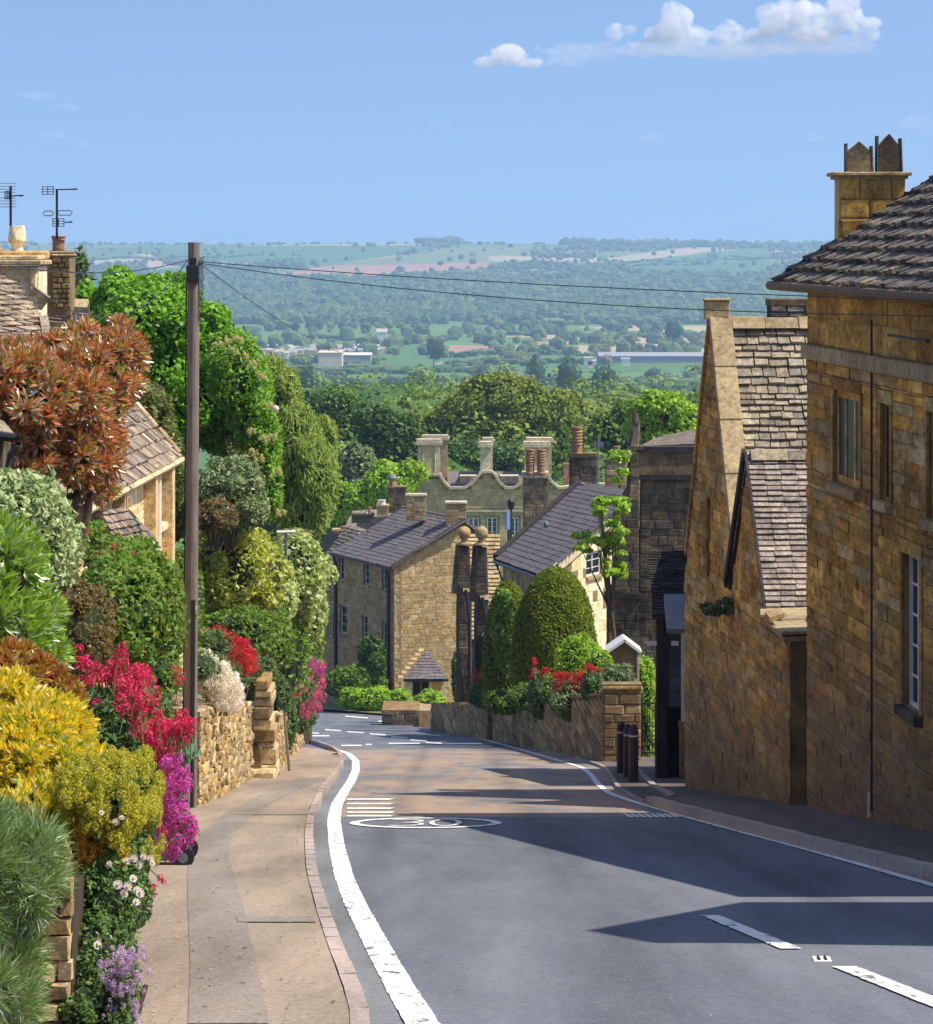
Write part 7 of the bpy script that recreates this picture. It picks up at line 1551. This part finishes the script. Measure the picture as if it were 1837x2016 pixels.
bush('rock_rose', 'olive shrub leaning on the cottage roof verge', 'bush', [B(300,800,58,34,48,.7),B(325,850,58,22,34,.6)], 2600, .10, LM['olive'], lumps=20, stems=False)
def gcol(b): return b
tree('maple_tree', 'tall vivid green maple behind the cottage and the telegraph pole', (XU(330,74),74,gz(74)+1), [B(300,640,74,110,90,2.0),B(240,590,75,52,52,1.2),B(230,560,75,28,36,.7),B(295,570,75,34,30,.7),B(350,590,74.5,44,50,1.0),B(400,660,74,58,60,1.3),B(440,720,73,52,60,1.2),B(420,800,73,62,80,1.3),B(350,760,73.5,90,100,1.6),B(200,640,75,40,52,1.0),B(170,610,76,30,50,.8),B(500,760,72,34,60,1.0),B(330,850,73,70,70,1.4),B(425,630,73.5,26,34,.6)], 62000, .135, LM['maple'], trunk_r=.28, aspect=.85, lumps=22, lump_r=.34, inner=.2)
t = bush('elder_bush', 'elder with cream flower plates beside the maple', 'elder', [B(470,740,68,58,80,1.2),B(500,820,68,44,70,1.0),B(525,880,68,28,80,.8),B(535,950,68,22,70,.7),B(450,690,68.5,40,40,.8)], 24000, .10, LM['elder'], aspect=.6, lumps=24, lump_r=.3)
for u, v in ((445,672),(460,690),(480,700),(500,715),(430,680),(515,740),(530,800),(495,850),(520,865),(510,905),(500,890),(545,930),(555,1010),(490,920),(468,668),(538,860)):
    heads(t, [W(u+g.uniform(-9,9), v+g.uniform(-5,5), 66.9) for _ in range(12)], .065, LM['cream'], limit=12, name='flower_plate')
tree('weeping_tree', 'drooping grey green weeping tree beyond the elder', (XU(600,108),108,gz(108)), [B(585,900,108,56,110,2.0),B(560,790,109,34,70,1.2),B(535,730,110,24,36,.8),B(625,960,107,40,90,1.4),B(590,1010,107,50,60,1.2),B(640,880,110,26,60,1.0)], 28000, .27, LM['weeping'], trunk_r=.2, aspect=.22, droop=2.2, lumps=26, lump_r=.26)
tree('conifer_tree', 'narrow dark conifer top beside the maple and chimney', (XU(160,80),80,gz(80)), [B(160,560,80,20,60,.5),B(160,610,80,30,50,.7)], 1100, .3, LM['conifer'], trunk_r=.05, aspect=.2, core=False, lumps=8, inner=.4, lump_r=.5)
bush('orange_shrub', 'reddish tipped shrub by the pale lamp behind the dogwood', 'shrub', [B(575,1065,84,34,24,.8)], 1500, .15, m_leaf('coral_leaf', [(.35,.20,.08),(.2,.22,.06),(.15,.2,.05)]), lumps=14)
m = MB(); m.tube([W(545,1048,70), W(582,1047,70)], .04, 6); t = Thing('garden_rail', 'short pale rail standing in the gold hedge', 'rail', W(563,1060,70)); m.build('rail', MATS['white_paint'], t); m = MB(); m.tube([W(563,1048,70), W(563,1110,70)], .03, 6); m.build('post', MATS['lead'], t)
t = Thing('balloon', 'small pale pink rounded ornament among the leaves', 'ornament', W(543,806,66)); m = MB(); m.lathe(tuple(W(543,812,66)), [(.01,0),(.05,.03),(.065,.07),(.05,.11),(.01,.13)], 10); m.build('ball', LM['pale_petal'], t, smooth=True)
# fallen leaves and grit along the pavement
g = random.Random(12); V, Fq = [], []
for k in range(3200):
    y = 14+38*g.random()**1.6; x = XPL(y)+ (XL(y)-XPL(y))*(g.random()**(2.2 if k % 3 else 1)) ; x = min(x, XL(y)-.16); z = gz(y)+PH+.006
    if k > 3050: y = g.uniform(16, 60); x = XL(y)+g.uniform(.02, .3 if k % 2 else 4); z = gz(y)+.006
    a = g.uniform(0,6.28); s = g.uniform(.008,.026) if k % 5 == 0 else g.uniform(.003,.009); c_, s_ = math.cos(a)*s, math.sin(a)*s
    b = len(V); V += [(x-c_,y-s_,z),(x+s_*.4,y-c_*.4,z+.004),(x+c_,y+s_,z+.003),(x-s_*.4,y+c_*.4,z+.004)]; Fq.append((b,b+1,b+2,b+3))
o = obj_np('fallen_leaves', V, Fq, LM['leaf_litter']); prop(o, kind='stuff')
HAZE_D = 1.1e-4
# ================================================================== FAR COUNTRY
def crown_unit(seed, n=420):
    g = np.random.default_rng(seed); bl = [((0,0,0),(.36,.36,.34))]+[(tuple(unitv(1,g)[0]*.26*np.array([1,1,.8])),(.26,.26,.24)) for _ in range(5)]
    V, Fq = leaf_cloud(bl, n, .085, aspect=.85, lumps=12, lump_r=.36, g=g, up=.5); Vc, Fc = core_mesh(bl, .8, ICO1); return merge([(V, Fq), (Vc, tri2quad(Fc))])
LM['valley_green'] = m_leaf('valley_green', [(.10,.17,.035),(.14,.21,.045),(.18,.24,.06),(.07,.13,.035)], trans=.2, gloss=.05)
LM['valley_dark'] = m_leaf('valley_dark', [(.025,.06,.025),(.04,.08,.03),(.03,.07,.028)], trans=.2, gloss=.05)
LM['valley_olive'] = m_leaf('valley_olive', [(.12,.135,.05),(.15,.16,.065),(.10,.12,.045)], trans=.2, gloss=.05)
UM = {}
for k, mn in enumerate(('valley_green','valley_dark','valley_olive')):
    for s in range(3): V, Fq = crown_unit(100+k*3+s); UM[(k, s)] = mesh_np('crown', V, Fq, LM[mn])
tr_m = MB(); tr_m.tube([(0,0,-1),(0,0,.1)], [.035,.02], 5); tmo = tr_m.build('trunk', MATS['bark']); TRUNK = tmo.data; bpy.data.objects.remove(tmo)
def ftree(u, v, wpx, hpx, Y, k=0, label=None, group=None, name='field_tree'):
    """v = crown centre row"""
    S = Y/F; c = W(u, v, Y); o = bpy.data.objects.new(name, None); col.objects.link(o); o.location = (c.x, c.y, c.z)
    prop(o, label or 'round crowned tree standing among the hazy fields of the valley', 'tree', group)
    cr = bpy.data.objects.new('crown', UM[(k, random.randrange(3))]); col.objects.link(cr); cr.parent = o
    cr.matrix_basis = Matrix.Diagonal((wpx*S, wpx*S, hpx*S*1.1, 1))@Matrix.Rotation(random.uniform(0, 6.28), 4, 'Z')
    tr = bpy.data.objects.new('trunk', TRUNK); col.objects.link(tr); tr.parent = o
    h = max(2.0, c.z-float(tz(c.x, Y))); tr.matrix_basis = Matrix.Diagonal((wpx*S*.9, wpx*S*.9, h, 1))
# named trees of the valley that stand out
NT = [(854,688,50,56,2300,1,'dark rounded oak standing alone beside the ploughed strip'),(780,770,56,46,1350,1,'dark tree with two crowns on the near green fields'),(690,765,36,40,1350,1,'small dark field tree next to the two crowned one'),
 (1055,722,56,64,1700,1,'dark tree on the near side of the orange strip beside a taller one'),(1118,735,76,92,1500,1,'tallest dark spreading tree of the valley fields'),(1185,745,70,80,1500,1,'dark green tree group just past the tallest dark tree'),
 (1180,790,46,50,1200,1,'compact dark tree below the pair of dark valley trees'),(1230,770,80,60,1300,0,'broad green tree spread below the long white sheds'),(1325,650,44,46,2800,1,'dark tree above the white sheds, edge of the wood'),
 (1000,730,60,44,1700,0,'bushy green tree before the buff strip'),(600,740,70,60,1500,1,'blue green tree clump under the town houses'),(640,760,50,60,1400,0,'green tree beside the weeping tree top'),(825,740,90,60,1700,0,'wide green hedge tree above the two crowned tree')]
for a in NT: ftree(*a[:5], k=a[5], label=a[6])
g = random.Random(77)
def inhill(u, v):
    for poly, c in FIELDS:
        if inpoly(np.array([float(u)]), np.array([float(v)]), poly)[0]: return True
    return False
# individual field trees (largest in view), each a thing of one shared group
zone = 'Y'
def YV(u, v):
    a, b = 300.0, 9000.0
    Ys = np.concatenate([np.linspace(300, 1800, 60), np.linspace(1850, 9000, 220)]); vv = HV-tz((u-CU)*Ys/F, Ys)*F/Ys
    k = np.where(vv <= v)[0]; return float(Ys[k[0]]) if len(k) else 9000.0
cnt = 0; pts = []
rows_ = [(708,12),(735,12),(757,14),(778,16),(795,16),(690,10),(670,12)]
for v, n in rows_:
    for k in range(n*2):
        u = g.uniform(520, 1430); vv = v+g.uniform(-6, 6)
        if inhill(u, vv+6): continue
        pts.append((u, vv))
for u, v in pts[:150]:
    Y = YV(u, v+8); Y = min(Y, 3300); h = g.uniform(9, 16); w = h*g.uniform(.9, 1.5); px = F/Y; ftree(u, v, w*px, h*px, Y, k=(kk := g.choice((0,0,1,2))), group='trees scattered over the valley fields', label='%s rounded tree scattered over the valley fields %s' % (('mid green','dark green','olive')[kk], 'before the woodland edge' if v > 765 else ('level with the long sheds' if v > 715 else 'above the strip town')))
    cnt += 1
# woods and hedgerows that read as one mass
def lump_cloud(items, name, mat, ic=ICO1, amp=.35):
    V0, F0 = ic; gg = np.random.default_rng(len(items)); n = len(items); A = np.array(items)     # x,y,z,rx,ry,rz
    J = 1+gg.uniform(-amp, amp, (n, len(V0), 1)); V = (V0[None]*J)*A[:, None, 3:6]+A[:, None, 0:3]
    Fq = (F0[None]+np.arange(n)[:, None, None]*len(V0)).reshape(-1, 3); o = obj_np(name, V.reshape(-1, 3), Fq, mat, smooth=False); prop(o, kind='stuff'); return o
def m_wood(name, cols):
    m, t, N, L = nodes(name); r = piece_random(t); n_ = len(cols); c = ramp(t, r, [((i+.5)/n_, cols[i]) for i in range(n_)])
    n = noise_tex(t, .35, 4, .8); c = mix(t, .7, c, ramp(t, n, [(.3, (.6,.62,.6)), (.7, (1.35,1.35,1.2))]), 'MULTIPLY'); return finish(m, t, c, .95, n, .8, 1.5, spec=.05)
MATS['wood_mix'] = m_wood('wood_mix', [(.045,.095,.028),(.075,.13,.035),(.11,.16,.045),(.05,.105,.03),(.14,.17,.065),(.04,.085,.03),(.09,.145,.04)])
def density(u, v):
    if inhill(u, v): return .02
    if v > 640: return .22 if (int(v/11) % 2) else .06
    w = mnoise.noise(Vector((u/95, v/16, 3)))
    if v > 545: return 1.0 if w > -.28 else .08
    if v > 522: return .95 if w > -.05 else .10
    if v > 496: return .9 if w > .18 else .05
    return .8 if (u > 1090 and w > -.35) or (815 < u < 905 and v < 490) or w > .38 else .07
gr = np.random.default_rng(31); items = []
for v in np.arange(483, 700, 1.9):
    step = 7 if v < 545 else (8 if v < 640 else 16); u = -40.0
    while u < 1900:
        uu = u+gr.uniform(-step, step)*.7; vv = v+gr.uniform(-1, 1); u += step*1.15
        if gr.random() > density(uu, vv): continue
        Y = YV(uu, vv); x = XU(uu, Y); z = float(tz(x, Y)); h = gr.uniform(3, 8.5)*(.8 if v < 545 else 1); w = h*gr.uniform(.8, 1.3); items.append((x, Y, z+h*.6, w, w, h))
lump_cloud(items, 'far_woods', MATS['wood_mix'])
items = []                                            # skyline tree line
for u in np.arange(-60, 1900, 7.0):
    on = (820 < u < 905) or u > 1112; 
    if not on and gr.random() > .35: continue
    for k in range(2): 
        Y = 8550+gr.uniform(-80, 80); x = XU(u+gr.uniform(-4,4), Y); z = float(tz(x, Y)); h = gr.uniform(5, 12) if on else gr.uniform(2, 4.5); items.append((x, Y, z+h*.5, h*1.4, h*1.4, h))
lump_cloud(items, 'skyline_woods', MATS['wood_mix'])
items = []                                            # field hedges
for (u0, v0, u1, v1) in ((640,738,960,734),(560,757,1450,760),(640,778,1430,775),(660,795,1400,792),(870,703,1180,700),(560,705,760,712),(880,722,1170,716),(540,668,900,672),(1000,660,1400,665),(640,552,1200,530),(945,534,1400,520),(1180,520,1640,505),(900,560,1300,556),(150,512,520,505),(150,540,480,548),(1440,505,1640,520)):
    n = int(abs(u1-u0)/6); 
    for k in range(n):
        u = u0+(u1-u0)*k/n+gr.uniform(-3,3); v = v0+(v1-v0)*k/n+gr.uniform(-.6,.6)+2*math.sin(k*.3); Y = YV(u, v); x = XU(u, Y); z = float(tz(x, Y)); h = gr.uniform(1.6, 3.8); items.append((x, Y, z+h*.5, h*1.7, h*1.7, h))
lump_cloud(items, 'hedgerows', MATS['wood_mix'])
# the town in the valley: pale houses and long sheds
HM = {}
def far_house(label, u, v, wpx, hpx, Y, wallm, roofm, group=None, name='town_house', ridge_=True, dpt=9):
    S = Y/F; c = W(u, v, Y); w, h = wpx*S, hpx*S; t = Thing(name, label, 'house' if name == 'town_house' else 'shed', (c.x, c.y, c.z), group)
    x0, x1, zb_, ze_ = c.x-w/2, c.x+w/2, c.z-h/2-3, c.z+h*(.12 if ridge_ else .4)
    m = MB(); m.box((x0,Y,zb_),(x1,Y+dpt,ze_)); m.build('wall', wallm, t)
    m = MB(); zr = c.z+h/2; m.prism([(x0-.4,Y-.5,ze_),(x0-.4,Y+dpt/2,zr),(x0-.4,Y+dpt+.5,ze_)], (w+.8,0,0)); m.build('roof', roofm, t)
TW = [m_plain('render_cream', (.60,.50,.36), .8, .1, .1), m_plain('render_ochre', (.58,.44,.22), .8, .1, .1), m_plain('render_white', (.68,.64,.58), .8, .1, .1)]
TR = [m_plain('roof_grey', (.28,.28,.30), .8, .15, .1), m_plain('roof_brown', (.34,.25,.19), .8, .15, .1), m_plain('roof_tan', (.45,.38,.30), .8, .15, .1)]
for k in range(56):
    kt = k % 3; u = 515+g.uniform(0, 240); v = 684+g.uniform(-4, 12)+abs(u-620)*.008
    kw = g.randrange(3); far_house('small %s walled %s roofed house in the strip town across the valley' % (('cream','ochre','white')[kw], ('grey','brown','tan')[kt]), u, v, g.uniform(8, 16), g.uniform(7, 10), 3150-(v-680)*22+g.uniform(-20,20), TW[kw], TR[kt], 'houses of the valley town')
far_house('square tan warehouse at the end of the valley town', 650, 703, 46, 22, 2550, TW[0], TW[0], name='warehouse', ridge_=False, dpt=30)
far_house('long white roofed shed beside the tan warehouse', 700, 700, 60, 9, 2600, TR[0], TW[2], name='factory_shed', dpt=40)
far_house('white gable ended hall behind the warehouse', 752, 656, 20, 18, 3300, TW[2], TR[2], name='hall')
for k, (u, w) in enumerate(((1235,110),(1310,90),(1380,70))): far_house(('first','second','third')[k]+' bay of the long pale industrial sheds beyond the dark trees', u, 703, w, 15, 2700+k*4, m_plain('shed_blue', (.16,.19,.25), .6, .1, .05), TR[0], name='industrial_shed', dpt=60)
for u, v in ((1158,706),(1232,708),(1166,712)): far_house('white van bodied building by the long industrial sheds' if u == 1232 else 'small white unit beside the industrial sheds, '+('upper' if v == 706 else 'lower')+' one', u, v, 16, 8, 2500, TW[2], TR[0], name='small_unit')
for u, v, lab in ((927,532,'white farmhouse by the hedge on the far hillside'),(1155,485,'buff farmhouse among the skyline trees'),(1435,568,'pale farm building in the far wood, nearer the roof'),(1385,570,'tiny pale barn in the far wood'),(735,560,'grey cottage between the far woods')): far_house(lab, u, v, 13, 6, YV(u, v+3)-40, TW[2], TR[1], name='farmhouse')
# row of round orchard trees above the town
for k in range(13): 
    u = 560+k*23+g.uniform(-2,2); ftree(u, 640+.1*k, 21, 19, 3700, k=g.choice((0,1)), group='row of round trees above the town', label='round crowned tree in the even row above the valley town', name='row_tree')
# near woodland below the village -------------------------------------------------------------------------
def big(label, u, Y, blobs, n, sz, mat, **k): return tree('woodland_tree', label, (XU(u,Y),Y,float(tz(XU(u,Y),Y))), [B(a,b,Y+(c if len(q) > 4 else 0),ru,rv,ru*Y/F*.8) for q in blobs for (a,b,ru,rv,c) in [q if len(q) > 4 else (*q,0)]], n, sz, mat, trunk_r=.5, **k)
big('huge spring green oak with a broad crown rising behind the manor chimneys', 985, 330, [(985,800,110,66),(930,830,80,60),(1060,820,80,56),(990,860,120,60),(1100,850,60,50),(870,850,50,44),(985,760,50,24)], 44000, .34, LM['oak_spring'], aspect=.8, lumps=30, lump_r=.26)
big('second olive green oak joining the broad one beyond the pinnacle', 1140, 345, [(1140,840,70,50),(1110,800,44,34),(1180,860,50,44),(1090,880,70,50)], 11000, .42, LM['oak_spring'], aspect=.8, lumps=24, lump_r=.28)
big('bright lime tree in front of the distant fields near the gable', 1310, 200, [(1310,815,58,44),(1270,830,40,50),(1350,830,40,40),(1320,860,60,40),(1290,785,24,18)], 9000, .30, LM['lime_leaf'], aspect=.7, lumps=20, lump_r=.32)
big('dark green tree beside the manor chimney', 770, 300, [(770,860,60,50),(730,830,40,34),(800,900,60,50),(760,910,70,44)], 11000, .40, LM['deep_green'], aspect=.8, lumps=24, lump_r=.3)
big('mid green tree with a rounded pale crown below the dark one', 705, 270, [(705,915,40,40),(690,950,44,40)], 5000, .32, LM['grey_green'], aspect=.8, lumps=22, lump_r=.3)
big('bright green tree just behind the small village chimneys', 780, 235, [(770,950,56,40),(730,980,50,40),(810,930,30,26),(690,990,40,40)], 9000, .28, LM['lime_leaf'], aspect=.75, lumps=22, lump_r=.32)
big('olive tree at the edge of the near fields', 650, 360, [(660,800,50,40),(620,850,50,60),(700,850,50,50),(640,900,60,50)], 10000, .42, LM['mid_green'], aspect=.8, lumps=24, lump_r=.3)
big('soft brownish tree between the olive and dark ones', 735, 380, [(740,830,40,36),(690,820,30,26),(800,840,40,34)], 6000, .42, LM['oak_spring'], aspect=.8, lumps=20, lump_r=.3)
big('dense dark trees behind the twin pot stack', 1140, 310, [(1100,905,60,40),(1190,920,50,50),(1000,915,60,36),(905,905,50,34),(1170,880,40,34)], 11000, .38, LM['deep_green'], aspect=.8, lumps=24, lump_r=.3)
big('green tree rising by the worn pinnacle', 1240, 280, [(1235,830,34,44),(1200,850,40,40),(1250,900,50,60)], 6000, .36, LM['mid_green'], aspect=.8, lumps=22, lump_r=.3)
items = []
for k in range(520):                                  # wood edge filling the slope below the fields
    v = gr.uniform(800, 960); u = gr.uniform(520, 1420); Y = 420+gr.uniform(0, 260)-(v-800)*.9; x = XU(u, Y); h = gr.uniform(4, 7); items.append((x, Y, ZV(v, Y)-h*.3, h*1.1, h*1.1, h))
V, Fq = leaf_cloud([((a[0],a[1],a[2]),(a[3],a[4],a[5])) for a in items], 150000, .6, aspect=.85, lumps=12, lump_r=.36)
o = obj_np('wood_edge', V, Fq, LM['valley_green']); prop(o, kind='stuff')
lump_cloud([(a[0],a[1],a[2]-.6,a[3]*.8,a[4]*.8,a[5]*.8) for a in items], 'wood_edge_core', MATS['wood_mix'], ICO2, .16)  # solid lumps backing the wood edge leaves
# ================================================================== CLOUDS
def m_cloud(dens=.010):
    m, t, N, L = nodes('cloud'); v = N.new('ShaderNodeVolumePrincipled'); v.inputs['Color'].default_value = (1,1,1,1); v.inputs['Density'].default_value = .012
    v.inputs['Anisotropy'].default_value = 0.0
    g_ = N.new('ShaderNodeNewGeometry'); n_ = noise_tex(t, .012, 6, .68, coord=g_.outputs['Position'], dist=.3)
    mr = N.new('ShaderNodeMapRange'); mr.inputs['From Min'].default_value = .38; mr.inputs['From Max'].default_value = .58; mr.inputs['To Max'].default_value = dens
    L.new(n_, mr.inputs['Value']); L.new(mr.outputs[0], v.inputs['Density'])
    o = N.new('ShaderNodeOutputMaterial'); L.new(v.outputs[0], o.inputs['Volume']); return m
MC = m_cloud(); MV = m_cloud(.0014); YCL = 26000.0
def cloud(label, puffs, group=None, mat=None):
    """puffs: (u, v, ru, rv) in the picture, at a height far above the valley"""
    S = YCL/F; parts = []; gg = np.random.default_rng(int(puffs[0][0]))
    bm = bmesh.new()
    for (u, v, ru, rv) in puffs:
        for k in range(9):
            d = unitv(1, gg)[0]*.62 if k else np.zeros(3); r = gg.uniform(.32, .55) if k else .7
            ru_, rv_ = ru*1.2, rv*1.25; c = W(u, v, YCL); bmesh.ops.create_icosphere(bm, subdivisions=2, radius=1.0, matrix=Matrix.Translation((c.x+d[0]*ru_*S, c.y+d[1]*ru_*S*.8, c.z+d[2]*rv_*S))@Matrix.Diagonal((ru_*S*r, ru_*S*r*.8, rv_*S*r*1.05, 1)))
    me = bpy.data.meshes.new('cloud'); bm.to_mesh(me); bm.free(); c = W(puffs[0][0], puffs[0][1], YCL)
    for vtx in me.vertices: vtx.co -= c
    me.materials.append(mat or MC); o = bpy.data.objects.new('cloud', me); o.location = c; col.objects.link(o)
    rm = o.modifiers.new('remesh', 'REMESH'); rm.mode = 'VOXEL'; rm.voxel_size = 14
    tx = bpy.data.textures.new('puff', 'CLOUDS'); tx.noise_scale = 55; tx.noise_depth = 4; dm = o.modifiers.new('disp', 'DISPLACE'); dm.texture = tx; dm.strength = 42; dm.mid_level = .5; dm.texture_coords = 'LOCAL'
    prop(o, label, 'cloud', group)
cloud('bright cumulus bank stretching across the upper sky', [(1330,50,44,36),(1300,70,30,24),(1365,72,34,22),(1430,66,34,22),(1480,72,26,16),(1530,44,42,34),(1575,30,44,34),(1620,50,40,30),(1660,24,40,30),(1700,52,34,24),(1590,66,50,16)])
cloud('small ragged puff beside the cumulus bank', [(1213,66,22,18),(1240,58,14,12),(1192,90,14,8),(1255,88,18,7)])
cloud('small separate cumulus lowest in the open sky', [(1002,108,44,22),(972,118,34,14),(1040,122,26,12),(1058,96,6,6)])
for u, v, ru, rv, lab in ((70,188,46,7,'upper'),(98,262,30,9,'lower'),): cloud('thin faint wisp of cloud over the aerials, the %s one' % lab, [(u,v,ru,rv),(u+20,v+4,ru*.6,rv*.7),(u+60,v+22,ru*.5,rv*.8)], mat=MV)
cloud('thin faint cloud wisp beyond the chimney hoods', [(1795,238,34,12),(1820,246,26,10)], mat=MV)
cloud('faint veil trailing under the cumulus bank', [(1150,100,70,14),(1300,96,110,14),(1450,100,120,16),(1600,88,110,20),(1120,120,50,12)], mat=MV)
cloud('faint patch of high cloud over the open valley', [(1285,272,34,8),(870,245,26,8),(905,262,20,6),(1610,272,26,7)], mat=MV)
# ================================================================== HAZE
m, t_, N, L = nodes('haze'); v = N.new('ShaderNodeVolumePrincipled'); v.inputs['Color'].default_value = (.44,.63,1,1); v.inputs['Density'].default_value = HAZE_D; v.inputs['Anisotropy'].default_value = 0.1
oo = N.new('ShaderNodeOutputMaterial'); L.new(v.outputs[0], oo.inputs['Volume'])
hz = MB(); hz.box((-4300, -75, -150), (4300, 15100, 62)); ho = hz.build('haze', m); prop(ho, kind='stuff')
